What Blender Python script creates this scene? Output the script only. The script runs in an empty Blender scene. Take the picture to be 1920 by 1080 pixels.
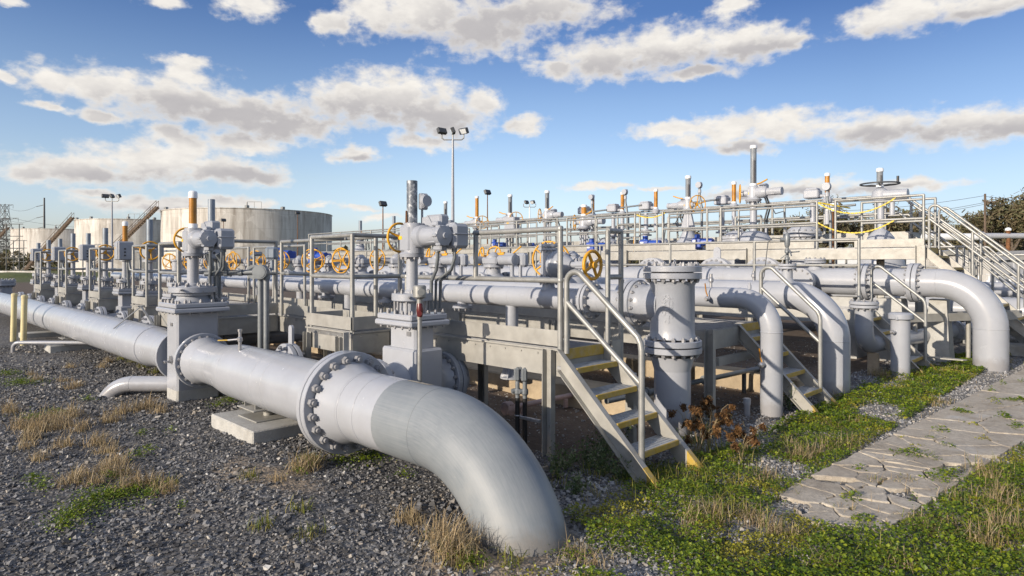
import bpy, math, random
import numpy as np
from mathutils import Vector, Matrix
random.seed(7)
RNG = np.random.default_rng(11)
sc = bpy.context.scene
COL = sc.collection
R = math.radians
PI = math.pi
V = Vector


def basis(axis):
    w = V(axis).normalized()
    h = V((0, 0, 1)) if abs(w.z) < 0.9 else V((1, 0, 0))
    u = h.cross(w).normalized()
    return u, w.cross(u).normalized(), w


class MB:
    """collects vertices and faces of one part"""
    def __init__(s, off=(0, 0, 0)):
        s.v, s.f, s.s, s.o, s.m, s.mi = [], [], [], V(off), [], 0

    def add(s, vs, fs, smooth=False):
        b = len(s.v)
        s.v += [tuple(V(p) - s.o) for p in vs]
        s.f += [tuple(i + b for i in f) for f in fs]
        s.s += [smooth] * len(fs)
        s.m += [s.mi] * len(fs)
        return s

    def ring(s, c, u, v, r, n, ph=0.0):
        return [c + (u * math.cos(2 * PI * k / n + ph) + v * math.sin(2 * PI * k / n + ph)) * r for k in range(n)]

    def cyl(s, a, b, r0, r1=None, n=16, cap=True, smooth=True, ph=0.0):
        a, b = V(a), V(b)
        r1 = r0 if r1 is None else r1
        u, v, w = basis(b - a)
        A, B = s.ring(a, u, v, r0, n, ph), s.ring(b, u, v, r1, n, ph)
        s.add(A + B, [(k, (k + 1) % n, n + (k + 1) % n, n + k) for k in range(n)], smooth)
        if cap:
            s.add(A, [tuple(reversed(range(n)))])
            s.add(B, [tuple(range(n))])
        return s

    def lathe(s, o, axis, prof, n=24, soft=False, cap=True):
        """prof: (distance along axis, radius); soft shares the rings"""
        o = V(o)
        u, v, w = basis(axis)
        rings = [s.ring(o + w * t, u, v, max(r, 1e-4), n) for t, r in prof]
        if soft:
            vs = [p for r in rings for p in r]
            s.add(vs, [(i * n + k, i * n + (k + 1) % n, (i + 1) * n + (k + 1) % n, (i + 1) * n + k)
                       for i in range(len(rings) - 1) for k in range(n)], True)
        else:
            for A, B in zip(rings, rings[1:]):
                s.add(A + B, [(k, (k + 1) % n, n + (k + 1) % n, n + k) for k in range(n)], True)
        if cap:
            s.add(rings[0], [tuple(reversed(range(n)))])
            s.add(rings[-1], [tuple(range(n))])
        return s

    def tube(s, pts, r, n=12, cap=True, closed=False):
        pts = [V(p) for p in pts]
        m = len(pts)
        rr = r if isinstance(r, (list, tuple)) else [r] * m
        vs = []
        up = None
        for i, p in enumerate(pts):
            if closed:
                t = (pts[(i + 1) % m] - pts[i - 1]).normalized()
            else:
                t0 = (p - pts[i - 1]).normalized() if i else (pts[1] - p).normalized()
                t1 = (pts[i + 1] - p).normalized() if i < m - 1 else t0
                t = (t0 + t1).normalized()
            if up is None:
                up = basis(t)[0]
            up = (up - t * up.dot(t)).normalized()
            x = t.cross(up)
            k = 1.0
            if not closed and 0 < i < m - 1:
                k = 1 / max(0.6, t.dot(t1))
            vs += [p + (up * math.cos(2 * PI * j / n) + x * math.sin(2 * PI * j / n)) * rr[i] * (k if k < 1.2 else 1.15) for j in range(n)]
        mm = m if closed else m - 1
        s.add(vs, [(i * n + k, i * n + (k + 1) % n, ((i + 1) % m) * n + (k + 1) % n, ((i + 1) % m) * n + k)
                   for i in range(mm) for k in range(n)], True)
        if cap and not closed:
            s.add(vs[:n], [tuple(reversed(range(n)))])
            s.add(vs[-n:], [tuple(range(n))])
        return s

    def torus(s, c, axis, Rr, r, N=32, n=8):
        c = V(c)
        u, v, w = basis(axis)
        return s.tube([c + (u * math.cos(2 * PI * k / N) + v * math.sin(2 * PI * k / N)) * Rr for k in range(N)], r, n, closed=True)

    def box(s, c, size, bev=0.0, ax=None, rz=0.0):
        c = V(c)
        if ax is None:
            ax = (V((math.cos(rz), math.sin(rz), 0)), V((-math.sin(rz), math.cos(rz), 0)), V((0, 0, 1)))
        hx, hy, hz = [q / 2 for q in size]
        T = lambda x, y, z: c + ax[0] * x + ax[1] * y + ax[2] * z
        if bev <= 0:
            vs = [T(x, y, z) for x in (-hx, hx) for y in (-hy, hy) for z in (-hz, hz)]
            return s.add(vs, [(0, 1, 3, 2), (4, 6, 7, 5), (0, 4, 5, 1), (2, 3, 7, 6), (0, 2, 6, 4), (1, 5, 7, 3)])
        b = min(bev, hx * .9, hy * .9, hz * .9)
        idx, vs = {}, []
        for sx in (-1, 1):
            for sy in (-1, 1):
                for sz in (-1, 1):
                    for k in range(3):
                        d = [hx - b, hy - b, hz - b]
                        d[k] += b
                        idx[sx, sy, sz, k] = len(vs)
                        vs.append(T(sx * d[0], sy * d[1], sz * d[2]))
        fs = []
        g = (-1, 1)
        cyc = [(-1, -1), (1, -1), (1, 1), (-1, 1)]
        for k in range(3):
            i, j = (k + 1) % 3, (k + 2) % 3
            for sg in g:
                f = []
                for a, e in cyc:
                    q = [0, 0, 0]
                    q[k], q[i], q[j] = sg, a, e
                    f.append(idx[q[0], q[1], q[2], k])
                fs.append(tuple(f if sg > 0 else reversed(f)))
        for k in range(3):
            i, j = (k + 1) % 3, (k + 2) % 3
            for a in g:
                for e in g:
                    f = []
                    for sg, kk in ((-1, i), (1, i), (1, j), (-1, j)):
                        q = [0, 0, 0]
                        q[k], q[i], q[j] = sg, a, e
                        f.append(idx[q[0], q[1], q[2], kk])
                    fs.append(tuple(f if a * e < 0 else reversed(f)))
        for sx in g:
            for sy in g:
                for sz in g:
                    f = [idx[sx, sy, sz, 0], idx[sx, sy, sz, 1], idx[sx, sy, sz, 2]]
                    fs.append(tuple(f if sx * sy * sz > 0 else reversed(f)))
        return s.add(vs, fs)

    def bar(s, a, b, w, h, bev=0.0):
        """rectangular bar from a to b; w sideways, h upward"""
        a, b = V(a), V(b)
        x = (b - a).normalized()
        y = V((0, 0, 1)).cross(x)
        y = y.normalized() if y.length > 1e-4 else V((0, 1, 0))
        return s.box((a + b) / 2, ((b - a).length, w, h), bev, (x, y, x.cross(y)))

    def prism(s, poly, o, u, v, t):
        """polygon in the (u, v) plane at o, extruded by vector t, centred"""
        o, u, v, t = V(o), V(u), V(v), V(t)
        n = len(poly)
        A = [o + u * x + v * y - t / 2 for x, y in poly]
        B = [p + t for p in A]
        s.add(A + B, [(k, (k + 1) % n, n + (k + 1) % n, n + k) for k in range(n)] + [tuple(reversed(range(n))), tuple(range(n, 2 * n))])
        return s

    def hexbolt(s, p, axis, r, h, stud=True):
        p = V(p)
        w = V(axis).normalized()
        s.cyl(p, p + w * h, r, r * .97, 6, True, False)
        if stud:
            s.cyl(p + w * h, p + w * h * 1.45, r * .55, r * .5, 8)
        return s

    def bolts(s, c, axis, rad, n, r, h, ph=0.0, stud=True):
        c = V(c)
        u, v, w = basis(axis)
        for k in range(n):
            a = 2 * PI * (k + .5) / n + ph
            s.hexbolt(c + (u * math.cos(a) + v * math.sin(a)) * rad, w, r, h, stud)
        return s

    def build(s, name, mat, parent=None):
        me = bpy.data.meshes.new(name)
        me.from_pydata(s.v, [], s.f)
        me.polygons.foreach_set('use_smooth', s.s)
        for q in (mat if isinstance(mat, (list, tuple)) else [mat]): me.materials.append(q)
        me.polygons.foreach_set('material_index', s.m)
        me.update()
        o = bpy.data.objects.new(name, me)
        COL.objects.link(o)
        if parent is not None:
            o.parent = parent
        return o


def tag(o, label=None, cat=None, group=None, kind=None):
    if label: o['label'] = label
    if cat: o['category'] = cat
    if group: o['group'] = group
    if kind: o['kind'] = kind
    return o


def thing(name, loc, label, cat, group=None, rz=0.0):
    o = bpy.data.objects.new(name, None)
    o.empty_display_size = .2
    COL.objects.link(o)
    o.location = loc
    o.rotation_euler = (0, 0, rz)
    return tag(o, label, cat, group)


def dup(o, loc=None, rz=None, label=None, group=None, parent=None, skip=()):
    c = o.copy()
    COL.objects.link(c)
    if parent is not None:
        c.parent = parent
    if loc is not None: c.location = loc
    if rz is not None: c.rotation_euler = (0, 0, rz)
    if label: c['label'] = label
    if group: c['group'] = group
    for ch in list(o.children):
        if ch.name.split('.')[0] not in skip:
            dup(ch, parent=c)
    return c


# the place: X along the pipes (towards the stairs), Y across them (away), camera at the origin
F, U0, V0, H = 1215., 960., 493., 1.8


def at(u_deg_tan, d, z=0.0):
    """a point d metres ahead of the standpoint and u_deg_tan*d to its right"""
    q = math.sqrt(.5)
    s_ = u_deg_tan * d
    return V((q * (s_ - d), q * (s_ + d), z))
# ---------------------------------------------------------------- materials
def newmat(name):
    m = bpy.data.materials.new(name)
    m.use_nodes = True
    nt = m.node_tree
    nt.nodes.clear()
    out = nt.nodes.new('ShaderNodeOutputMaterial')
    b = nt.nodes.new('ShaderNodeBsdfPrincipled')
    nt.links.new(b.outputs[0], out.inputs[0])
    return m, nt, b


class NT:
    def __init__(s, nt): s.nt = nt
    def n(s, t, **kw):
        o = s.nt.nodes.new(t)
        for k, val in kw.items(): setattr(o, k, val)
        return o
    def l(s, a, b): s.nt.links.new(a, b)
    def coord(s, kind='Object', scale=(1, 1, 1), rot=(0, 0, 0)):
        t = s.n('ShaderNodeTexCoord')
        m = s.n('ShaderNodeMapping')
        m.inputs['Scale'].default_value = scale
        m.inputs['Rotation'].default_value = rot
        s.l(t.outputs[kind], m.inputs[0])
        return m.outputs[0]
    def noise(s, co, scale, detail=4, rough=.55, dist=0.0):
        t = s.n('ShaderNodeTexNoise')
        t.inputs['Scale'].default_value = scale
        t.inputs['Detail'].default_value = detail
        t.inputs['Roughness'].default_value = rough
        t.inputs['Distortion'].default_value = dist
        s.l(co, t.inputs['Vector'])
        return t.outputs['Fac']
    def voro(s, co, scale, feature='F1', out='Distance', rnd=1.0):
        t = s.n('ShaderNodeTexVoronoi', feature=feature)
        t.inputs['Scale'].default_value = scale
        t.inputs['Randomness'].default_value = rnd
        s.l(co, t.inputs['Vector'])
        return t.outputs[out]
    def ramp(s, fac, stops, interp='LINEAR'):
        r = s.n('ShaderNodeValToRGB')
        r.color_ramp.interpolation = interp
        e = r.color_ramp.elements
        while len(e) < len(stops): e.new(.5)
        for q, (p, c) in zip(e, stops):
            q.position = p
            q.color = (*c, 1) if len(c) == 3 else c
        s.l(fac, r.inputs[0])
        return r.outputs[0]
    def mix(s, fac, a, b, mode='MIX'):
        m = s.n('ShaderNodeMix', data_type='RGBA', blend_type=mode)
        for sock, val in ((m.inputs[0], fac), (m.inputs[6], a), (m.inputs[7], b)):
            if hasattr(val, 'is_linked'): s.l(val, sock)
            elif isinstance(val, (int, float)): sock.default_value = val
            else: sock.default_value = (*val, 1)
        return m.outputs[2]
    def math(s, op, a, b=None, c=None, clamp=False):
        m = s.n('ShaderNodeMath', operation=op)
        m.use_clamp = clamp
        for i, val in enumerate((a, b, c)):
            if val is None: continue
            if hasattr(val, 'is_linked'): s.l(val, m.inputs[i])
            else: m.inputs[i].default_value = val
        return m.outputs[0]
    def bump(s, h, strength, dist, bsdf):
        b = s.n('ShaderNodeBump')
        b.inputs['Strength'].default_value = strength
        b.inputs['Distance'].default_value = dist
        s.l(h, b.inputs['Height'])
        s.l(b.outputs[0], bsdf.inputs['Normal'])


def mat_surface(name, col, rough=.5, metal=0.0, var=.12, scale=6, dirt=None, dirt_amt=.35, dirt_scale=1.5, bump=.15, bscale=60, stretch=(1, 1, 1), rvar=.12, bd=.004, splash=0.0):
    m, nt, b = newmat(name)
    T = NT(nt)
    co = T.coord('Object', stretch)
    base = T.ramp(T.noise(co, scale, 5), [(.3, [c * (1 - var) for c in col]), (.7, [min(1, c * (1 + var)) for c in col])])
    if dirt:
        fac = T.ramp(T.noise(co, dirt_scale, 7, .65), [(.48, (0, 0, 0)), (.75, (dirt_amt,) * 3)])
        base = T.mix(fac, base, dirt)
    if splash:                                          # mud thrown up from the ground, with a ragged upper edge
        z = T.n('ShaderNodeSeparateXYZ'); T.l(co, z.inputs[0])
        k = T.math('MULTIPLY_ADD', T.math('SUBTRACT', z.outputs[2], T.math('MULTIPLY', T.noise(co, 9, 7, .7), .30)), -9, .55, True)
        base = T.mix(T.math('MULTIPLY', k, splash), base, (.16, .125, .09))
    T.l(base, b.inputs['Base Color'])
    T.l(T.math('MULTIPLY_ADD', T.noise(co, scale * 1.7, 4), rvar * 2, rough - rvar), b.inputs['Roughness'])
    b.inputs['Metallic'].default_value = metal
    if bump: T.bump(T.noise(co, bscale, 3), bump, bd, b)
    return m


M = {}
M['paint'] = mat_surface('pipe_paint', (.355, .373, .41), .24, 0, .05, 3, (.28, .28, .28), .3, 2.6, .05, 45, rvar=.1, bd=.003, splash=.32)
M['cast'] = mat_surface('cast_paint', (.315, .335, .375), .36, 0, .07, 5, (.22, .22, .22), .3, 3, .35, 70, rvar=.12, bd=.004)
M['bolt'] = mat_surface('painted_bolts', (.27, .275, .29), .38, .1, .1, 20, (.30, .27, .24), .4, 8, .1, 90)
M['zbolt'] = mat_surface('zinc_bolts', (.42, .42, .43), .33, .7, .15, 30, None, bump=.05)
M['galv'] = mat_surface('galvanised_tube', (.31, .315, .305), .42, .35, .16, 9, (.20, .19, .17), .55, 4, .06, 120)
M['beam'] = mat_surface('galvanised_steel', (.355, .35, .325), .52, .25, .13, 7, (.23, .215, .185), .6, 2.5, .06, 90)
M['deck'] = mat_surface('deck_grating', (.34, .345, .35), .55, .4, .15, 9, (.22, .20, .18), .5, 2)
M['tread'] = mat_surface('tread_plate', (.40, .42, .44), .5, .3, .15, 14, (.25, .23, .2), .5, 5, .3, 60)
M['yellow'] = mat_surface('yellow_paint', (.62, .31, .012), .45, 0, .12, 8, (.35, .25, .12), .5, 6, .1, 60)
M['nosing'] = mat_surface('worn_yellow_nosing', (.42, .285, .045), .55, 0, .12, 14, (.40, .33, .22), .8, 11, .2, 70)
M['amber'] = mat_surface('amber_tube', (.42, .18, .012), .25, 0, .15, 3, (.12, .06, .02), .7, 4, 0)
M['white'] = mat_surface('white_plastic', (.72, .74, .76), .4, 0, .04, 6, bump=0)
M['clear'] = mat_surface('clear_tube', (.20, .22, .24), .15, 0, .2, 5, (.2, .21, .22), .7, 3, 0)
M['greytube'] = mat_surface('grey_tube', (.22, .26, .31), .45, .2, .1, 6, (.13, .14, .16), .5, 5, .1)
M['dark'] = mat_surface('dark_tube_fill', (.07, .07, .075), .4, 0, .2, 5, bump=0)
M['conduit'] = mat_surface('conduit', (.19, .21, .225), .45, .3, .15, 12, (.2, .2, .2), .4, 6, .1)
M['black'] = mat_surface('black_plastic', (.02, .02, .021), .35, 0, .2, 10, bump=.05)
M['rust'] = mat_surface('rusty_steel', (.17, .075, .03), .8, .1, .4, 12, (.07, .035, .02), .7, 7, .5, 50)
M['blue'] = mat_surface('blue_paint', (.02, .07, .36), .4, 0, .12, 6, bump=.1)
M['red'] = mat_surface('dark_red_plastic', (.10, .012, .012), .3, 0, .1, 6, bump=0)
M['pink'] = mat_surface('faded_pink_paint', (.44, .33, .31), .6, 0, .15, 10, (.3, .24, .2), .6, 6, .3)
M['steel'] = mat_surface('dark_steel', (.10, .105, .11), .5, .6, .15, 8, bump=.1)
M['lampface'] = mat_surface('lamp_glass', (.55, .58, .60), .15, 0, .05, 5, bump=0)
M['stickery'] = mat_surface('yellow_sticker', (.75, .45, .02), .5, 0, .03, 6, bump=0)
M['concrete'] = mat_surface('grey_concrete', (.40, .40, .38), .85, 0, .14, 7, (.26, .24, .21), .6, 3, .5, 45, bd=.01)
M['tan'] = mat_surface('tan_concrete', (.40, .325, .225), .9, 0, .16, 6, (.22, .17, .12), .7, 2.5, .6, 40, bd=.012)
M['postyellow'] = mat_surface('pale_yellow_paint', (.60, .52, .28), .5, 0, .08, 7, (.34, .33, .27), .7, 4, .1)
M['chain'] = mat_surface('yellow_chain', (.62, .48, .03), .5, 0, .1, 8, bump=0)
M['wood'] = mat_surface('weathered_wood', (.13, .095, .07), .9, 0, .3, 5, (.06, .045, .035), .6, 3, .5, 40, (1, 1, .2))
M['bark'] = mat_surface('bark', (.13, .105, .085), .95, 0, .3, 6, bump=.4)
M['wire'] = mat_surface('wire', (.04, .04, .045), .6, 0, .1, 3, bump=0)
M['text'] = mat_surface('sticker_print', (.30, .17, .01), .5, 0, .02, 3, bump=0)


def mat_galvtube():
    """old galvanised indicator tube, mottled dark grey and white"""
    m, nt, b = newmat('mottled_galvanised')
    T = NT(nt)
    co = T.coord('Object', (1, 1, .8))
    c = T.ramp(T.noise(co, 26, 9, .75, .4), [(.40, (.085, .10, .125)), (.52, (.16, .18, .21)), (.60, (.48, .50, .52))])
    c = T.mix(T.ramp(T.noise(co, 9, 5, .6), [(.66, (0, 0, 0)), (.7, (1, 1, 1))]), c, (.13, .055, .025))
    T.l(c, b.inputs['Base Color'])
    b.inputs['Roughness'].default_value = .5
    b.inputs['Metallic'].default_value = .2
    return m


M['mottled'] = mat_galvtube()


def mat_brushed():
    """unpainted, brushed and scuffed pipe wall"""
    m, nt, b = newmat('scuffed_bare_pipe')
    T = NT(nt)
    co = T.coord('Object')
    big = T.noise(co, 2.2, 5, .6)
    c = T.ramp(big, [(.3, (.135, .16, .185)), (.55, (.19, .215, .235)), (.75, (.25, .265, .27))])
    st = T.noise(T.coord('UV', (3.0, 150, 1)), 1.0, 5, .7)
    c = T.mix(T.ramp(st, [(.35, (.0, .0, .0)), (.7, (.55,) * 3)]), c, (.27, .285, .30))
    scr = T.noise(T.coord('UV', (2, 22, 1)), 1.7, 9, .8, 1.5)
    c = T.mix(T.ramp(scr, [(.60, (0, 0, 0)), (.66, (.6,) * 3), (.70, (0, 0, 0))]), c, (.16, .18, .20))
    c = T.mix(T.ramp(T.noise(co, 11, 8, .7), [(.64, (0, 0, 0)), (.72, (.4,) * 3)]), c, (.36, .375, .38))
    z = T.n('ShaderNodeSeparateXYZ'); T.l(co, z.inputs[0])
    k = T.math('MULTIPLY_ADD', T.math('SUBTRACT', z.outputs[2], T.math('MULTIPLY', T.noise(co, 8, 7, .7), .24)), -9, .35, True)
    c = T.mix(T.math('MULTIPLY', k, .5), c, (.17, .14, .105))
    T.l(c, b.inputs['Base Color'])
    T.l(T.math('MULTIPLY_ADD', st, .2, .42), b.inputs['Roughness'])
    b.inputs['Metallic'].default_value = .0
    T.bump(st, .12, .004, b)
    return m


M['brushed'] = mat_brushed()


def mat_tank():
    m, nt, b = newmat('weathered_white_tank')
    T = NT(nt)
    co = T.coord('Object')
    st = T.noise(T.coord('Object', (1, 1, .07)), .85, 7, .7)
    c = T.ramp(st, [(.30, (.30, .27, .235)), (.44, (.48, .455, .42)), (.58, (.62, .60, .565)), (.7, (.68, .665, .63))])
    pt = T.voro(T.coord('Object', (.34, .34, .42)), 1.0, 'F1', 'Color', .9)
    bw = T.n('ShaderNodeRGBToBW'); T.l(pt, bw.inputs[0])
    c = T.mix(.35, c, bw.outputs[0], 'SOFT_LIGHT')
    z = T.n('ShaderNodeSeparateXYZ')
    T.l(co, z.inputs[0])
    top = T.math('MULTIPLY_ADD', z.outputs[2], .25, -1.75, True)
    ru = T.noise(T.coord('Object', (1, 1, .14)), 1.3, 8, .75)
    c = T.mix(T.math('MULTIPLY', T.ramp(ru, [(.50, (0, 0, 0)), (.66, (1, 1, 1))]), T.math('MULTIPLY_ADD', top, .7, .12)), c, (.13, .085, .055))
    sp = T.noise(co, 2.1, 6, .8)
    c = T.mix(T.ramp(sp, [(.70, (0, 0, 0)), (.73, (.9,) * 3)]), c, (.10, .055, .035))
    an = T.math('ARCTAN2', z.outputs[0], z.outputs[1])
    row = T.math('FLOOR', T.math('MULTIPLY', z.outputs[2], .42))
    vs_ = T.math('FRACT', T.math('ADD', T.math('MULTIPLY', an, 6.2), T.math('MULTIPLY', row, .37)))
    c = T.mix(T.ramp(vs_, [(.0, (.5,) * 3), (.018, (0, 0, 0))]), c, (.22, .20, .18))
    seam = T.math('FRACT', T.math('MULTIPLY', z.outputs[2], .42))
    c = T.mix(T.ramp(seam, [(.0, (.45,) * 3), (.03, (0, 0, 0))]), c, (.22, .21, .20))
    T.l(c, b.inputs['Base Color'])
    b.inputs['Roughness'].default_value = .7
    return m


M['tank'] = mat_tank()


def mat_rock(name, dark, mid, light, tint):
    m, nt, b = newmat(name)
    T = NT(nt)
    g = T.n('ShaderNodeNewGeometry')
    c = T.ramp(g.outputs['Random Per Island'], [(0, dark), (.45, mid), (.8, light), (.95, tint), (1, (.52, .51, .48))])
    n = T.noise(T.coord('Object'), 90, 3)
    c = T.mix(.5, c, T.ramp(n, [(.3, (.35,) * 3), (.7, (.75,) * 3)]), 'OVERLAY')
    T.l(c, b.inputs['Base Color'])
    b.inputs['Roughness'].default_value = .75
    return m


M['rock'] = mat_rock('crushed_stone', (.037, .037, .039), (.095, .096, .10), (.225, .225, .228), (.23, .195, .15))
M['rockpale'] = mat_rock('pale_stone', (.11, .11, .115), (.22, .22, .225), (.36, .36, .36), (.34, .30, .25))


def mat_leaf(name, cols, rough=.55, trans=.25):
    m, nt, b = newmat(name)
    T = NT(nt)
    g = T.n('ShaderNodeNewGeometry')
    c = T.ramp(g.outputs['Random Per Island'], [(i / (len(cols) - 1), q) for i, q in enumerate(cols)])
    T.l(c, b.inputs['Base Color'])
    b.inputs['Roughness'].default_value = rough
    tr = T.n('ShaderNodeBsdfTranslucent')
    T.l(c, tr.inputs[0])
    mx = T.n('ShaderNodeMixShader')
    mx.inputs[0].default_value = trans
    T.l(b.outputs[0], mx.inputs[1])
    T.l(tr.outputs[0], mx.inputs[2])
    o = [q for q in nt.nodes if q.type == 'OUTPUT_MATERIAL'][0]
    T.l(mx.outputs[0], o.inputs[0])
    return m


M['clover'] = mat_leaf('clover_leaves', [(.05, .10, .005), (.09, .155, .007), (.155, .215, .008), (.24, .285, .014), (.07, .125, .006)])
M['clover2'] = mat_leaf('yellow_green_weeds', [(.12, .13, .008), (.20, .21, .012), (.28, .27, .02), (.33, .29, .05), (.15, .17, .01)])
M['weed'] = mat_leaf('weed_leaves', [(.05, .09, .03), (.08, .13, .04), (.13, .17, .06), (.30, .30, .2)])
M['straw'] = mat_leaf('dry_grass', [(.26, .19, .10), (.40, .30, .165), (.52, .42, .26), (.32, .23, .13), (.22, .19, .08)], .7, .2)
M['greenblade'] = mat_leaf('green_grass', [(.10, .14, .02), (.17, .20, .03), (.24, .23, .05), (.32, .25, .09)], .6, .3)
M['rustweed'] = mat_leaf('rust_seedheads', [(.07, .032, .010), (.12, .055, .015), (.18, .09, .025), (.06, .032, .014)], .8, .15)
M['farleaf'] = mat_leaf('winter_leaves', [(.10, .085, .05), (.15, .12, .07), (.11, .12, .055), (.20, .155, .09)], .8, .15)
M['fargrass'] = mat_surface('far_grass', (.09, .11, .025), .9, 0, .4, 2.0, (.17, .14, .06), .7, .6, .5, 30)
# ---------------------------------------------------------------- piping helpers (thing-local coordinates)
BOLT_MESH = {}


def bolt_parts(parent, c, axis, rad, n, r, h, ph=0.0):
    """n separate bolts, each a part of its own, sharing one mesh"""
    key = (round(r, 4), round(h, 4))
    if key not in BOLT_MESH:
        m = MB()
        m.hexbolt((0, 0, 0), (0, 0, 1), r, h)
        o = m.build('bolt', M['bolt'])
        BOLT_MESH[key] = o.data
        bpy.data.objects.remove(o)
    u, v, w = basis(axis)
    R3 = Matrix((u, v, w)).transposed().to_4x4()
    for k in range(n):
        a = 2 * PI * (k + .5) / n + ph
        o = bpy.data.objects.new('bolt', BOLT_MESH[key])
        COL.objects.link(o)
        o.parent = parent
        o.matrix_local = Matrix.Translation(V(c) + (u * math.cos(a) + v * math.sin(a)) * rad) @ R3 @ Matrix.Rotation(k * 1.7, 4, 'Z')


def flange(T, c, axis, rad, t=.06, nb=16, br=.017, both=True, mat='paint', bm='bolt', pair=True, bore=None, nuts=(True, True), sep=False):
    """a bolted flange pair centred at c; with sep its bolts are sub-parts of their own"""
    c, w = V(c), V(axis).normalized()
    m = MB()
    g = .006 if pair else 0
    for sgn in ((-1, 1) if pair else (1,)):
        a, b = (g, g + t) if pair else (-t / 2, t / 2)
        m.lathe(c, w * sgn, [(a, rad * .985), (a + .004, rad), (b - .006, rad), (b, rad - .006)], 40)
    if pair:
        m.cyl(c - w * .008, c + w * .008, rad * .72, n=28)
    e = (t + g) if pair else t / 2
    pr = rad * .855
    m.mi = 1
    if not sep:
        if nuts[1]: m.bolts(c + w * e, w, pr, nb, br, br * 1.3)
        if nuts[0]: m.bolts(c - w * e, -w, pr, nb, br, br * 1.3)
    fl = m.build('flange', [M[mat], M[bm]], T)
    if sep:
        if nuts[1]: bolt_parts(fl, c + w * e, w, pr, nb, br, br * 1.3)
        if nuts[0]: bolt_parts(fl, c - w * e, -w, pr, nb, br, br * 1.3)
    return fl


def arc(c, a0, a1, r, ux, uy, n=16):
    c, ux, uy = V(c), V(ux), V(uy)
    return [c + (ux * math.cos(a0 + (a1 - a0) * k / n) + uy * math.sin(a0 + (a1 - a0) * k / n)) * r for k in range(n + 1)]


def pipe_path(y, z, x0, xb, r, zend, n=28):
    """pipe along X at (y, z) from x0, bending down at xb with a long-radius elbow of radius r, to height zend"""
    p = [V((x0, y, z)), V((xb, y, z))]
    p += arc((xb, y, z - r), PI / 2, 0, r, (1, 0, 0), (0, 0, 1), 18)[1:]
    p.append(V((xb + r, y, zend)))
    return p


def seam(m, c, axis, r, w=.006, n=36):
    m.torus(c, axis, r, w, n, 6)


def handwheel(T, c, axis, Rr, r=.014, spokes=3, ph=0.3, mat='yellow', hub=.03, dish=.04, parent=None):
    m = MB()
    c = V(c)
    u, v, w = basis(axis)
    m.torus(c, w, Rr, r, 36, 8)
    h = c - w * dish
    m.cyl(h - w * hub, h + w * hub, hub * 1.15, n=12)
    for k in range(spokes):
        a = 2 * PI * k / spokes + ph
        e = c + (u * math.cos(a) + v * math.sin(a)) * Rr
        m.tube([h, h.lerp(e, .5) + w * dish * .3, e], [r * 1.15, r * .95, r * .85], 8)
    return m.build('handwheel', M[mat], parent or T)


def tube_indicator(T, c, r, h, kind):
    """stem cover tube: 'amber'/'clear' with white cap and collar, 'greytube'/'mottled' open pipe"""
    c = V(c)
    m = MB()
    if kind in ('amber', 'clear'):
        m.cyl(c + V((0, 0, .05)), c + V((0, 0, h - .06)), r * .93, n=18)
        t = m.build('indicator_tube', M[kind], T)
        k = MB()
        k.lathe(c + V((0, 0, h - .09)), (0, 0, 1), [(0, r * 1.08), (.07, r * 1.08), (.09, r * .9), (.1, r * .3)], 18, True)
        k.build('tube_cap', M['white'], t)
        k = MB()
        k.cyl(c, c + V((0, 0, .07)), r * 1.12, n=18)
        k.build('tube_collar', M['white'], t)
        if kind == 'clear':
            k = MB()
            k.cyl(c + V((r * .55, -r * .75, .07)), c + V((r * .55, -r * .75, h * .62)), r * .28, n=8)
            k.build('stem_rod', M['dark'], t)
    else:
        m.lathe(c, (0, 0, 1), [(0, r), (h, r), (h + .001, r * .86)], 20, cap=False)
        m.cyl(c + V((0, 0, h - .05)), c + V((0, 0, h - .045)), r * .9, n=18)
        m.torus(c + V((0, 0, h)), (0, 0, 1), r * .93, r * .08, 20, 6)
        t = m.build('indicator_tube', M[kind], T)
    return t


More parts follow.
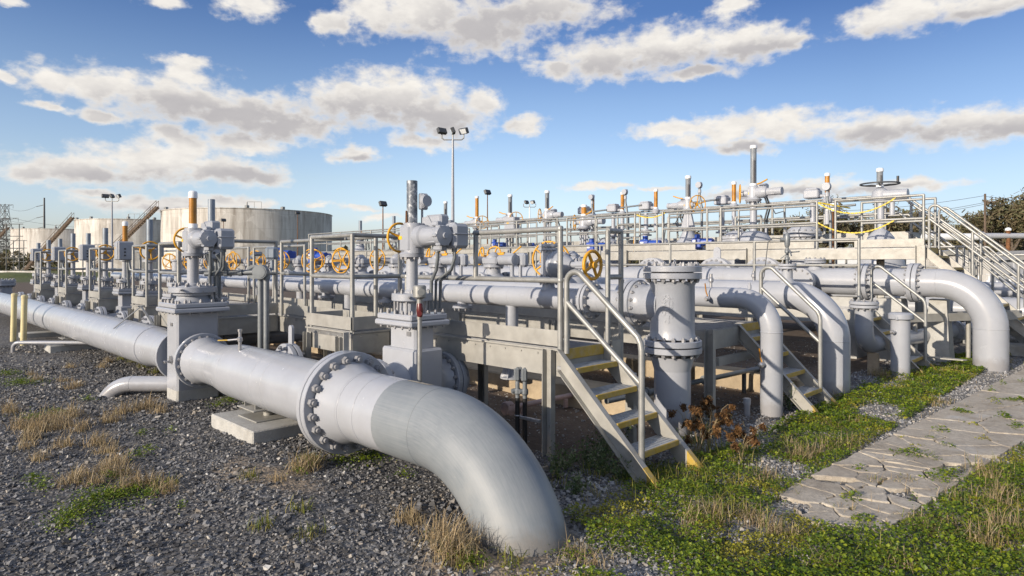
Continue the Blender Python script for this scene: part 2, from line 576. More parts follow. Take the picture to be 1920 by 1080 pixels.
def actuator(T, z, s=1.0, wheel=True, fine=True, wr=.15):
    """electric valve actuator: gear case on the column, motor along +X, control housing behind it, handwheel on -X"""
    m = MB()
    m.lathe((0, 0, z - .04), (0, 0, 1), [(0, .125 * s), (.035, .13 * s), (.05, .115 * s)], 24)
    m.box((0, 0, z + .15 * s), (.20 * s, .21 * s, .29 * s), .03 * s)
    m.cyl((.03 * s, .0, z), (.03 * s, .0, z + .31 * s), .105 * s, n=20)
    m.box((.112 * s, -.02 * s, z + .13 * s), (.012, .018, .10 * s), .004)
    m.hexbolt((.10 * s, -.035 * s, z + .07 * s), (1, -.3, 0), .016, .03)
    m.mi = 1
    m.bolts((0, 0, z - .04), (0, 0, -1), .11 * s, 8, .014 * s, .02)
    if fine: m.bolts((.0, 0, z + .305 * s), (0, 0, 1), .085 * s, 8, .010, .012, 0, False)
    gc = m.build('gear_case', [M['cast'], M['bolt']], T)
    k = MB()
    k.box((-.055 * s, -.1065 * s, z + .16 * s), (.05 * s, .003, .035 * s))
    st = k.build('sticker', M['stickery'], gc)
    k = MB()
    for q in range(3):
        k.box((-.068 * s + q * .013 * s, -.1085 * s, z + .16 * s), (.006 * s, .001, .018 * s))
    zc = z + .17 * s
    m = MB()
    m.lathe((.07 * s, 0, zc), (1, 0, 0), [(0, .075 * s), (.07 * s, .115 * s), (.16 * s, .118 * s), (.18 * s, .10 * s), (.40 * s, .086 * s)], 28)
    for a in range(4):
        t = PI / 4 + a * PI / 2
        y_, z_ = math.cos(t) * .088 * s, math.sin(t) * .088 * s
        m.cyl((.25 * s, y_, zc + z_), (.48 * s, y_, zc + z_), .009 * s, n=8)
    m.lathe((.46 * s, 0, zc), (1, 0, 0), [(0, .095 * s), (.05 * s, .105 * s), (.075 * s, .098 * s), (.085 * s, .03 * s), (.10 * s, .028 * s)], 8 if not fine else 24)
    for a in range(6):
        t = a * PI / 3
        m.box((.50 * s, math.cos(t) * .098 * s, zc + math.sin(t) * .098 * s), (.07 * s, .035 * s, .035 * s), .01 * s)
    mo = m.build('motor', M['cast'], T)
    m = MB()
    m.box((.42 * s, .20 * s, zc + .0 * s), (.30 * s, .20 * s, .25 * s), .03 * s)
    m.box((.425 * s, .20 * s, zc + .02 * s), (.31 * s, .21 * s, .012 * s), .004 * s)
    m.box((.24 * s, .14 * s, zc + .16 * s), (.26 * s, .12 * s, .13 * s), .02 * s)
    m.box((.36 * s, .04 * s, zc + .125 * s), (.10 * s, .07 * s, .05 * s), .012 * s)
    m.box((.40 * s, .05 * s, zc - .12 * s), (.13 * s, .09 * s, .06 * s), .015 * s)
    m.prism([(-.14, 0), (.05, 0), (-.04, .11), (-.14, .10)], (.22 * s, .075 * s, zc + .1 * s), (s, 0, 0), (0, 0, s), (0, .012, 0))
    m.build('control_housing', M['cast'], T)
    m = MB()
    for x_, y_, r_ in ((.30, .10, .018), (.42, .22, .016), (.50, .16, .013)):
        m.tube([(x_ * s, y_ * s, zc - .10 * s), (x_ * s, y_ * s, zc - .22 * s), (x_ * .8 * s, (y_ + .03) * s, zc - .34 * s), (.12 * s, (y_ + .06) * s, zc - .46 * s), (.10 * s, (y_ + .07) * s, zc - .75 * s)], r_ * s, 8)
        m.lathe((x_ * s, y_ * s, zc - .16 * s), (0, 0, 1), [(0, r_ * 1.7 * s), (.05 * s, r_ * 1.7 * s)], 8)
    m.build('cables', M['conduit'], T)
    if wheel:
        m = MB()
        m.cyl((-.09 * s, 0, zc), (-.22 * s, 0, zc), .03 * s, n=12)
        sh = m.build('wheel_shaft', M['cast'], T)
        handwheel(T, (-.22 * s, .0, zc), (-1, 0, 0), wr * s, .013 * s, 3, .4, parent=sh)
    return gc


def gate_valve(T, bx, by, z0, zt, plate, studs=True, low=None):
    """slab gate valve: body, bolted bonnet plates, stud ring, bonnet flange, stem column. Returns the column top"""
    m = MB()
    m.box((0, 0, (z0 + zt) / 2), (bx, by, zt - z0), .022)
    if low:
        m.box((0, 0, (z0 + low[2]) / 2), (low[0], low[1], low[2] - z0), .02)
    m.build('valve_body', M['paint'], T)
    px, py = plate
    m = MB()
    m.box((0, 0, zt + .030), (px, py, .058), .014)
    m.box((0, 0, zt + .092), (px * .93, py * .93, .06), .012)
    m.mi = 1
    b = m
    for i in range(5):
        for sx, sy in ((1, 0), (-1, 0), (0, 1), (0, -1)):
            x = sx * px * .42 + (abs(sy) * (i - 2) * px * .195)
            y = sy * py * .42 + (abs(sx) * (i - 2) * py * .195)
            b.hexbolt((x, y, zt + .122), (0, 0, 1), .018, .028)
            b.hexbolt((x, y, zt + .001), (0, 0, -1), .016, .022, False)
    m.build('bonnet_plate', [M['paint'], M['bolt']], T)
    rf = min(px, py) * .42
    zb = zt + .25
    m = MB()
    m.lathe((0, 0, zt + .12), (0, 0, 1), [(0, rf * .62), (.14, rf * .6)], 20)
    m.lathe((0, 0, zb), (0, 0, 1), [(0, rf * .97), (.006, rf), (.07, rf), (.078, rf * .96)], 28)
    m.mi = 1
    b = m
    if studs:
        for k in range(10):
            a = 2 * PI * (k + .5) / 10
            b.cyl((math.cos(a) * rf * .84, math.sin(a) * rf * .84, zt + .12), (math.cos(a) * rf * .84, math.sin(a) * rf * .84, zb), .013, n=8)
    b.bolts((0, 0, zb + .078), (0, 0, 1), rf * .84, 10, .017, .026)
    b.hexbolt((rf * .75, -rf * .70, zb + .04), (1, -1, 0), .016, .04)
    m.build('bonnet_flange', [M['cast'], M['bolt']], T)
    return zb + .078


def column(T, z0, z1, r):
    m = MB()
    m.cyl((0, 0, z0), (0, 0, z1), r, n=20)
    m.lathe((0, 0, z0), (0, 0, 1), [(0, r * 1.25), (.02, r * 1.25), (.035, r)], 20)
    return m.build('stem_column', M['paint'], T)


# ---------------------------------------------------------------- steelwork helpers (world coordinates, off = thing location)
def rails(T, runs, off, z, hs=(1.1, .63), r=.022, mat='galv', name='handrail', base=0.0):
    """runs: lists of (x, y, has_post) corners; one part per run"""
    for run in runs:
        m = MB(off)
        pts = [p if len(p) == 3 else (*p, True) for p in run]
        for h in hs:
            for a, b in zip(pts, pts[1:]):
                m.cyl((a[0], a[1], z + h), (b[0], b[1], z + h), r, n=10)
        for x, y, post in pts:
            if post:
                m.cyl((x, y, z + base), (x, y, z + hs[0]), r * 1.05, n=10)
                m.lathe((x, y, z + hs[0] - r), (0, 0, 1), [(0, r * 1.04), (r, r * 1.04), (r * 1.6, r * .85), (r * 2, r * .3)], 10, True)
        m.build(name, M[mat], T)


def cpost(T, x, y, z0, z1, off, rz=0.0, w=.10, d=.06, name='leg', bolts=True):
    m = MB(off)
    ax = (V((math.cos(rz), math.sin(rz), 0)), V((-math.sin(rz), math.cos(rz), 0)), V((0, 0, 1)))
    c = V((x, y, (z0 + z1) / 2))
    m.box(c, (w, .009, z1 - z0), .002, ax)
    for s_ in (-1, 1):
        m.prism([(-d / 2, -(z1 - z0) / 2), (d / 2, -(z1 - z0) / 2), (d / 2, (z1 - z0) / 2 - .03), (d / 2 - .03, (z1 - z0) / 2), (-d / 2, (z1 - z0) / 2)],
                c + ax[0] * s_ * (w / 2 + .004) - ax[1] * (d / 2 - .0), ax[1], ax[2], ax[0] * .009)
    m.box(V((x, y, z0 + .01)) - ax[1] * d / 2, (w + .06, d + .08, .014), .003, ax)
    if bolts:
        m.hexbolt(V((x, y, z1 - .05)) - ax[1] * .005, -ax[1], .012, .012, False)
        m.hexbolt(V((x - .015, y, z0 + .32)) - ax[1] * .005, -ax[1], .010, .01, False)
        m.hexbolt(V((x + .02, y, z0 + .318)) - ax[1] * .005, -ax[1], .010, .01, False)
    return m.build(name, M['beam'], T)


def deck(T, x0, x1, y0, y1, z, off, toes='fblr', beams='fblr', toe_h=.14):
    """grated deck with channel beams under it and toe boards on the named sides (f: -Y, b: +Y, l: -X, r: +X)"""
    m = MB(off)
    m.box(((x0 + x1) / 2, (y0 + y1) / 2, z - .016), (x1 - x0 - .02, y1 - y0 - .02, .03), 0)
    n = int((y1 - y0) / .045)
    for k in range(n):
        y = y0 + .02 + (k + .5) * (y1 - y0 - .04) / n
        m.box(((x0 + x1) / 2, y, z + .006), (x1 - x0 - .03, .007, .012), 0)
    m.build('deck', M['deck'], T)
    S = {'f': ((x0, y0), (x1, y0), (0, -1)), 'b': ((x0, y1), (x1, y1), (0, 1)), 'l': ((x0, y0), (x0, y1), (-1, 0)), 'r': ((x1, y0), (x1, y1), (1, 0))}
    for sd, (a, b, nn) in S.items():
        N = V((*nn, 0))
        A, B = V((*a, 0)), V((*b, 0))
        D = (B - A).normalized()
        ins = .011 if sd in 'lr' else 0.0
        A, B = A + D * ins, B - D * ins
        if sd in beams:
            m = MB(off)
            c = (A + B) / 2
            m.bar(A + V((0, 0, z - .13)), B + V((0, 0, z - .13)), .010, .22)
            for zz in (z - .02 - .003, z - .237):
                m.bar(A - N * .026 + V((0, 0, zz)), B - N * .026 + V((0, 0, zz)), .05, .010)
            m.build('edge_beam', M['beam'], T)
        if sd in toes:
            m = MB(off)
            o = N * .008
            m.bar(A + o + V((0, 0, z + .032 + toe_h / 2)), B + o + V((0, 0, z + .032 + toe_h / 2)), .007, toe_h, .002)
            m.bar(A + N * .018 + V((0, 0, z + .002)), B + N * .018 + V((0, 0, z + .002)), .014, .018)
            L = (B - A).length
            for k in range(int(L / .22)):
                m.hexbolt(A + D * (.11 + k * .22) + N * .006 + V((0, 0, z - .045)), N, .009, .008, False)
            m.build('toe_board', M['beam'], T)


def stair(T, x0, x1, y0, y1, zt, zb, n, off, foot=.10, w=.20):
    """straight steel stair falling towards +X: two stringers with painted feet, n treads with painted nosings"""
    sl = (zb - zt) / (x1 - x0)
    for y, sgn in ((y0, -1), (y1, 1)):
        m, ft = MB(off), MB(off)
        xs = x1 - foot
        def seg(mm, xa, xb):
            za, zc = zt + sl * (xa - x0), zt + sl * (xb - x0)
            L = V((xb - xa, 0, zc - za)).normalized()
            N = V((-L.z, 0, L.x))
            A, B = V((xa, y, za)), V((xb, y, zc))
            cut_a = V((0, 0, 1)) if xa == x0 else N
            pa, pb = A, B
            mm.prism([(0, -w), (0, 0), (B.x - A.x, B.z - A.z), (B.x - A.x, B.z - A.z - w)], A, (1, 0, 0), (0, 0, 1), (0, .010, 0))
            for dz in (-.004, -w + .004):
                mm.prism([(0, dz - .005), (0, dz + .005), (B.x - A.x, B.z - A.z + dz + .005), (B.x - A.x, B.z - A.z + dz - .005)], A + V((0, sgn * .03, 0)), (1, 0, 0), (0, 0, 1), (0, .052, 0))
        seg(m, x0, xs)
        st = m.build('stringer', M['beam'], T)
        seg(ft, xs, x1)
        ft.build('stringer_foot', M['nosing'], st)
    rise = (zt - zb + .05) / (n + 1)
    for k in range(n):
        z = zt + .03 - (k + 1) * rise
        xf = x0 + (zt - z) / -sl - .02
        m = MB(off)
        m.box((xf - .115, (y0 + y1) / 2, z), (.215, y1 - y0 - .014, .035), .004)
        for q in range(5):
            m.box((xf - .20 + q * .04, (y0 + y1) / 2, z + .019), (.012, y1 - y0 - .06, .006))
        t = m.build('tread', M['tread'], T)
        m = MB(off)
        m.box((xf + .004, (y0 + y1) / 2, z - .004), (.02, y1 - y0 - .02, .05), .004)
        m.build('nosing', M['nosing'], t)


def hump_rail(T, x0, zt, x1, z1, y, off, hp, r=.022, zb=0.0, post=None, mid=True, name='handrail'):
    """stair handrail: post up at x0, a rounded hump, sloping down to x1/z1, and down to zb"""
    R_ = .10
    a = math.atan2(hp - z1, x1 - x0 - R_)
    m = MB(off)
    c = V((x0 + R_, y, hp - R_))
    p = [V((x0, y, zt))] + [c + V((-math.cos(t) * R_, 0, math.sin(t) * R_)) for t in np.linspace(0, PI / 2 + a, 12)]
    e = V((x1, y, z1))
    p += [e + V((-.05 * math.cos(a), 0, .05 * math.sin(a))), e + V((-.01, 0, -.02)), e + V((0, 0, -.08)), V((x1, y, zb))]
    m.tube(p, r, 12)
    if mid:
        d = .30
        q0 = V((x0, y, hp - R_ - .17))
        m.cyl(q0, V((x1, y, z1 - .36)), r * .92, n=10)
    for px in post or ():
        zz = hp - math.tan(a) * (px - x0 - R_)
        m.cyl((px, y, zz), (px, y, zz - .85), r, n=10)
    return m.build(name, M['galv'], T)
# ================================================================ FRONT: header pipe, big valve, valve by the elbow
YM, ZM = 3.09, .545
# --- the large pipe in front with its buried elbow
o = (-3.6, YM, 0)
T = thing('header_pipe', o, 'large pale grey header pipe running to a weathered elbow buried in the gravel', 'pipe')
m = MB(o)
m.tube([(-5.12, YM, ZM), (-4.34, YM, ZM)], .305, 40, cap=False)
m.lathe((-5.14, YM, ZM), (1, 0, 0), [(.02, .37), (.07, .355), (.20, .312), (.25, .3055)], 40, True, False)
for x in (-4.86, -4.62): seam(m, (x, YM, ZM), (1, 0, 0), .304, .005, 48)
m.build('pipe_spool', M['paint'], T)
# bare elbow with lengthwise scuffs: own UVs
Re, r, n = .96, .3045, 48
pts = [V((-4.34, YM, ZM)), V((-4.12, YM, ZM)), V((-3.87, YM, ZM))] + arc((-3.87, YM, ZM - Re), PI / 2, .12, Re, (1, 0, 0), (0, 0, 1), 30)[1:]
m = MB(o)
m.tube(pts, r, n, cap=False)
e = m.build('elbow', M['brushed'], T)
e['label'] = 'bare scuffed grey elbow'
uv = e.data.uv_layers.new(name='UVMap')
for p in e.data.polygons:
    ks = [e.data.loops[li].vertex_index for li in p.loop_indices]
    wrap = max(k % n for k in ks) == n - 1 and min(k % n for k in ks) == 0
    for li, k in zip(p.loop_indices, ks):
        uv.data[li].uv = (k // n / 10.0, ((k % n) or (n if wrap else 0)) / n)
m = MB(o)
seam(m, (-3.87, YM, ZM), (1, 0, 0), .303, .005, 48)
m.build('weld_seam', M['brushed'], T)
m = MB(o)
def cyl_patch(m, x0, x1, a0, a1, r_, n=4):
    A = [V((x, YM - math.cos(a) * r_, ZM + math.sin(a) * r_)) for a in np.linspace(a0, a1, n + 1) for x in (x0, x1)]
    m.add(A, [(2 * k, 2 * k + 1, 2 * k + 3, 2 * k + 2) for k in range(n)])
cyl_patch(m, -4.30, -4.02, 1.62, 1.86, .3065)
pt_ = m.build('paper_tag', mat_surface('tan_paper', (.52, .45, .33), .8, 0, .1, 9, bump=0), T)
m = MB(o)
for x, a in ((-4.12, 1.70), (-4.09, 1.80), (-4.17, 1.66), (-4.06, 1.67), (-4.22, 1.78)): cyl_patch(m, x, x + .015, a, a + .06, .308, 1)
m.build('print', M['black'], pt_)
flange(T, V((-5.205, YM, ZM)) - V(o), (1, 0, 0), .457, .062, 20, .037, sep=True)
m = MB(o)
m.box((-5.27, YM + .03, ZM + .52), (.012, .06, .20), .004)
m.cyl((-5.262, YM + .03, ZM + .585), (-5.278, YM + .03, ZM + .585), .012, n=10)
m.build('lifting_lug', M['beam'], T)
# spool between the elbow flange and the big valve
m = MB(o)
m.lathe((-8.66, YM, ZM), (1, 0, 0), [(0, .30), (.05, .285), (.16, .262), (.20, .258), (.62, .258), (.70, .262), (.95, .292), (1.05, .302), (1.15, .3045), (3.2, .3045), (3.25, .315), (3.38, .36), (3.42, .37)], 48, True, False)
for x, rr in ((-8.44, .257), (-8.0, .258), (-7.50, .303), (-6.6, .3035), (-6.35, .3035)): seam(m, (x, YM, ZM), (1, 0, 0), rr, .0035, 48)
m.build('pipe_spool', M['paint'], T)
flange(T, V((-8.72, YM, ZM)) - V(o), (1, 0, 0), .35, .05, 20, .022, pair=False, nuts=(False, True), sep=True)
# far part, beyond the valve
m = MB(o)
m.lathe((-9.50, YM, ZM), (-1, 0, 0), [(0, .30), (.05, .285), (.16, .262), (.3, .258), (.9, .262), (1.15, .296), (1.3, .30), (46, .30)], 48, True, False)
k = 0
x = -10.0
while x > -40:
    seam(m, (x, YM, ZM), (1, 0, 0), .2585 if x > -10.4 else .299, .0035, 40)
    x -= (.62, .95, .40, 1.35)[k % 4]
    k += 1
m.build('pipe_spool', M['paint'], T)
flange(T, V((-9.45, YM, ZM)) - V(o), (1, 0, 0), .35, .05, 20, .022, pair=False, nuts=(True, False), sep=True)
# branch outlets of the header
BX = [-14.25, -15.97, -17.6, -19.25, -20.95, -22.6, -24.25, -25.9, -12.65, -11.0]
for x in BX + [-7.32, -5.5]:
    m = MB(o)
    big = x > -8
    m.cyl((x, YM + .15, ZM), (x, 3.52, ZM), .2, n=24)
    m.lathe((x, 3.43, ZM), (0, 1, 0), [(0, .17), (.06, .2)], 24)
    br_ = m.build('branch_outlet', M['paint'], T)
    flange(T, V((x, 3.57, ZM)) - V(o), (0, 1, 0), .325 if not big else .30, .055, 12, .024)
# blind end with lifting eye and the small bleed valve
m = MB(o)
m.prism([(-.045, 0), (.045, 0), (.045, .20)] + [(.045 * math.cos(t), .20 + .045 * math.sin(t)) for t in np.linspace(.3, PI - .3, 6)] + [(-.045, .20)], (-7.32, 3.60, ZM + .27), (1, 0, 0), (0, 0, 1), (0, .03, 0))
m.build('lifting_eye', M['paint'], T)
m = MB(o)
m.cyl((-7.27, 2.97, ZM + .26), (-7.27, 2.97, ZM + .40), .018, n=10)
m.box((-7.27, 2.97, ZM + .40), (.05, .05, .06), .012)
m.cyl((-7.27, 2.97, ZM + .43), (-7.27, 2.97, ZM + .50), .016, n=10)
m.cyl((-7.27, 2.97, ZM + .49), (-7.27, 2.97, ZM + .515), .026, n=6)
m.cyl((-7.27, 2.97, ZM + .405), (-7.42, 2.90, ZM + .385), .011, n=8)
bv = m.build('bleed_valve', M['zbolt'], T)
m = MB(o)
m.bar((-7.39, 2.915, ZM + .388), (-7.56, 2.84, ZM + .375), .018, .014, .004)
m.build('lever', M['nosing'], bv)

# --- big gate valve set in the header
T1 = T = thing('gate_valve', (-9.085, YM, 0), 'large grey gate valve straddling the header pipe, tall slab body with amber indicator tube', 'valve')
zc = gate_valve(T, .40, .52, -.02, 1.16, (.72, .70), False)
m = MB()
m.lathe((0, 0, 1.28), (0, 0, 1), [(0, .26), (.05, .20), (.10, .19)], 28, True)
m.lathe((0, 0, 1.375), (0, 0, 1), [(0, .235), (.006, .24), (.115, .24), (.125, .23)], 32)
m.mi = 1
b = m
b.bolts((0, 0, 1.50), (0, 0, 1), .195, 10, .02, .03)
b.bolts((0, 0, 1.28), (0, 0, 1), .29, 10, .022, .035)
for a in (-.9, .1, -2.2): b.hexbolt((math.cos(a) * .238, math.sin(a) * .238, 1.43), (math.cos(a), math.sin(a), 0), .018, .04)
m.build('bonnet_cover', [M['cast'], M['bolt']], T)
column(T, 1.50, 1.90, .072)
actuator(T, 1.93, 1.06)
tube_indicator(T, (0, 0, 2.25), .052, .50, 'amber')
m = MB()
m.lathe((-.0, -.262, ZM), (0, -1, 0), [(0, .05), (.02, .05)], 16)
m.cyl((.0, -.26, .52), (.0, -.30, .52), .02, n=10)
m.cyl((.0, -.30, .52), (.0, -.36, .52), .012, n=8)
m.box((.0, -.345, .52), (.035, .03, .035), .008)
m.build('drain_plug', M['zbolt'], T)
m = MB()
m.box((.0, -.0, .09), (.404, .524, .17), .02)
m.build('body_foot', M['concrete'], T)['label'] = 'unpainted grey lower band'

# --- gate valve behind the elbow flange
T2 = thing('gate_valve', (-5.5, 4.03, 0), 'large grey gate valve behind the elbow flange with mottled galvanised indicator tube', 'valve')
zc = gate_valve(T2, .44, .25, .15, 1.16, (.64, .50), True, low=(.58, .36, .93))
m = MB()
m.lathe((0, .18, ZM), (0, 1, 0), [(0, .25), (.05, .235), (.09, .19), (.14, .185), (.2, .24)], 32, True)
m.build('valve_hub', M['paint'], T2)
m = MB()
m.lathe((0, -.18, ZM), (0, -1, 0), [(0, .25), (.05, .235), (.09, .19), (.14, .185), (.2, .24)], 32, True)
m.build('valve_hub', M['paint'], T2)
flange(T2, (0, .46, ZM), (0, 1, 0), .29, .055, 16, .022)
column(T2, zc, 1.88, .061)
actuator(T2, 1.90, 1.0)
tube_indicator(T2, (0, 0, 2.19), .056, .46, 'mottled')
m = MB()
m.box((.06, .10, 2.44), (.05, .10, .17), .012)
m.box((.11, .08, 2.44), (.07, .09, .145), .025)
m.cyl((.10, .08, 2.44), (.155, .08, 2.44), .06, n=16)
m.cyl((.04, .10, 2.19), (.04, .10, 2.40), .012, n=8)
m.build('position_switch', M['cast'], T2)
m = MB()
m.cyl((-.01, -.055, 2.2), (-.01, -.066, 2.34), .02, .008, n=8)
m.build('rust_patch', M['rust'], T2)
m = MB()
m.cyl((0, .50, ZM), (0, .62, ZM), .2, n=28)
m.build('outlet_pipe', M['paint'], T2)

# small name plates
for T_, p_ in ((T1, (-.0, -.268, 1.0)), (T2, (.12, -.131, 1.08))):
    m = MB()
    m.box(p_, (.07, .004, .045), .001)
    m.build('name_plate', M['zbolt'], T_)
# --- conduits
def conduit(path, r, loc, label, mat='galv', name='conduit', cat='conduit', group=None):
    T = thing(name, loc, label, cat, group)
    m = MB(loc)
    m.tube(path, r, 12)
    m.build('tube', M[mat], T)
    return T
o = (-4.93, 3.70, 0)
T = conduit([(-4.93, 3.70, 0), (-4.93, 3.70, 1.30)], .021, o, 'upright galvanised conduit with red sealing fitting in front of the gate valve')
m = MB(o)
m.cyl((-4.93, 3.70, 1.27), (-4.93, 3.70, 1.47), .027, n=14)
m.lathe((-4.93, 3.70, 1.46), (0, 0, 1), [(0, .035), (.02, .062), (.12, .062), (.13, .05)], 16)
m.cyl((-4.93, 3.70, 1.53), (-4.85, 3.66, 1.53), .034, n=12)
m.build('conduit_box', M['galv'], T)
m = MB(o)
m.tube([(-4.895, 3.675, 1.30), (-4.885, 3.67, 1.36), (-4.892, 3.672, 1.42)], [.026, .033, .024], 10)
m.cyl((-4.885, 3.67, 1.33), (-4.86, 3.645, 1.33), .024, n=10)
m.build('sealing_fitting', M['red'], T)
o = (-8.55, 3.80, 0)
T = thing('junction_conduits', o, 'twin grey conduits carrying round junction boxes right of the big valve', 'conduit')
for x in (-8.62, -8.44):
    m = MB(o)
    m.cyl((x, 3.80, 0), (x, 3.80, 1.62), .038, n=14)
    m.build('riser', M['conduit'], T)
    m = MB(o)
    m.cyl((x - .03, 3.76, 1.68), (x + .05, 3.68, 1.68), .095, n=24)
    m.cyl((x + .05, 3.68, 1.68), (x + .055, 3.675, 1.68), .08, n=24)
    m.cyl((x, 3.80, 1.58), (x, 3.80, 1.64), .05, n=14)
    m.build('round_box', M['conduit'], T)
m = MB(o)
m.tube([(-8.46, 3.76, 1.68), (-8.80, 3.45, 1.67), (-9.02, 3.22, 1.655)], .034, 12)
for t in (.35, .6): m.lathe(V((-8.46, 3.76, 1.68)).lerp(V((-9.02, 3.22, 1.655)), t), (-.56, -.54, -.02), [(0, .044), (.05, .044)], 12)
m.tube([(-8.98, 3.28, 1.655), (-8.98, 3.28, 1.80), (-8.95, 3.22, 1.93)], .036, 12)
m.tube([(-8.82, 3.40, 1.66), (-8.82, 3.40, 1.78), (-8.80, 3.30, 1.92)], .036, 12)
m.lathe((-8.98, 3.28, 1.70), (0, 0, 1), [(0, .05), (.06, .05)], 12)
m.lathe((-8.82, 3.40, 1.70), (0, 0, 1), [(0, .05), (.06, .05)], 12)
m.build('cross_conduit', M['conduit'], T)
m = MB(o)
m.cyl((-8.40, 3.86, 1.7), (-8.40, 3.86, 1.84), .024, n=10)
m.box((-8.40, 3.86, 1.93), (.15, .15, .17), .03, rz=PI / 4)
m.box((-8.42, 3.84, 1.93), (.02, .16, .13), .01, rz=PI / 4)
m.cyl((-8.50, 3.76, 1.92), (-8.56, 3.70, 1.92), .03, n=8)
m.build('switch_box', M['greytube'], T)
# condulets by the first stair
o = (-4.30, 4.50, 0)
T = thing('condulet_pair', o, 'pair of black conduits with grey elbow fittings beside the stair post', 'conduit')
for k, x in enumerate((-4.385, -4.315)):
    yb = 4.46 + k * .03
    m = MB(o)
    m.cyl((x, yb, 0), (x, yb, .50), .024, n=12)
    m.build('black_conduit', M['black'], T)
    m = MB(o)
    m.cyl((x, yb, .48), (x, yb, .66), .022, n=12)
    m.lathe((x, yb, .53), (0, 0, 1), [(0, .026), (.015, .034), (.05, .034), (.06, .028)], 12)
    m.lathe((x - .02, yb - .02, .565), (-.4, -1, 0), [(0, .026), (.03, .022)], 10)
    m.box((x, yb, .725), (.048, .058, .14), .02)
    m.box((x - .008, yb - .026, .725), (.03, .012, .115), .005)
    m.tube([(x, yb + .01, .77), (x + .03, yb + .10, .785), (x + .18, yb + .4, .79), (x + .25, yb + .9, .79)], .022, 10)
    m.build('fitting', M['conduit'], T)
m = MB(o)
m.bar((-4.42, 4.475, .315), (-4.10, 4.475, .315), .03, .03, .004)
for x in (-4.385, -4.315): m.torus((x, 4.465, .33), (0, 0, 1), .027, .007, 16, 6)
m.build('clamp_bar', M['zbolt'], T)

# --- supports of the header pipe
def pipe_pad(x, label, lx, ly, h, plate=True, y=3.09, group=None, rz=0.0):
    o = (x, y, 0)
    T = thing('pipe_support', o, label, 'pipe support', group)
    m = MB(o)
    m.box((x, y, h / 2 - .03), (lx, ly, h + .06), .012, rz=rz)
    m.build('concrete_pad', M['concrete'], T)
    if plate:
        m = MB(o)
        m.box((x, y, h + .007), (.46, .46, .014), .003)
        m.box((x, y, h + .115), (.42, .50, .014), .003)
        m.cyl((x, y, h), (x, y, h + .11), .05, n=16)
        for q in (-.13, .13):
            m.prism([(-.2, 0), (.2, 0), (.2, .13), (.09, .02), (-.09, .02), (-.2, .13)], (x + q, y, h + .12), (0, 1, 0), (0, 0, 1), (.012, 0, 0))
        m.build('saddle', M['beam'], T)
    return T
pipe_pad(-6.82, 'chipped concrete pad with steel saddle under the pipe near the elbow flange', 1.08, .80, .145)
pipe_pad(-15.9, 'low concrete sleeper under the pipe behind the two yellow posts', .55, .95, .14)
pipe_pad(-19.3, 'small concrete sleeper under the far end of the pipe', .45, .9, .12, False)
# small bent drain pipe diving into the gravel behind the big valve
o = (-10.2, 2.2, 0)
T = thing('drain_pipe', o, 'short grey pipe bending into the gravel left of the big valve', 'pipe')
m = MB(o)
dq = V((math.sqrt(.5), math.sqrt(.5), 0))
s0 = V((-10.0, 2.40, .165))
m.tube([s0 + dq * 1.5, s0 + dq * .25] + [s0 + dq * (.25 - .42 * math.sin(t)) - V((0, 0, .42 * (1 - math.cos(t)))) for t in np.linspace(.1, 1.25, 9)], .105, 28)
m.torus(s0 + dq * .24, dq, .104, .004, 28, 6)
m.build('pipe', M['paint'], T)
o = (-16.9, 2.6, 0)
T = thing('vent_pipe', o, 'thin grey pipe with a bend coming out of the gravel by the yellow posts', 'pipe')
m = MB(o)
s0 = V((-16.2, 2.20, .20))
m.tube([s0 + dq * 1.4, s0] + [s0 - dq * .12 * math.sin(t) - V((0, 0, .12 * (1 - math.cos(t)))) for t in np.linspace(.2, PI / 2, 6)] + [s0 - dq * .12 - V((0, 0, .35))], .037, 14)
m.build('pipe', M['paint'], T)
# two pale yellow marker posts
for k, (p, lb) in enumerate((((-18.62, 2.42, 0), 'slim pale yellow marker post standing farther back in the gravel'), ((-17.5, 2.45, 0), 'slim pale yellow marker post standing nearer, in front of the header pipe'))):
    T = thing('marker_post', p, lb, 'post', 'pale yellow posts in the gravel')
    m = MB()
    m.cyl((0, 0, -.05), (.03, .02, 1.06), .058, n=16)
    m.build('shaft', M['postyellow'], T)
    m = MB()
    m.lathe((.029, .0195, 1.03), (0, 0, 1), [(0, .064), (.05, .064), (.07, .05), (.08, .02)], 16)
    m.build('post_cap', M['postyellow'], T)
# hinged A-frame of flat bar lying over the pipe
o = (-12.2, 3.0, .85)
T = thing('bar_frame', o, 'thin silver inverted V bracket standing on the header pipe left of the big valve', 'bracket')
m = MB(o)
ap = V((-11.95, 3.25, 1.08))
for e in (V((-11.85, 2.83, .75)), V((-11.35, 3.27, .80))):
    m.bar(e, ap, .035, .008)
m.cyl(ap - V((.0, .05, -.0)), ap + V((0, .05, 0)), .012, n=8)
m.build('bars', M['galv'], T)
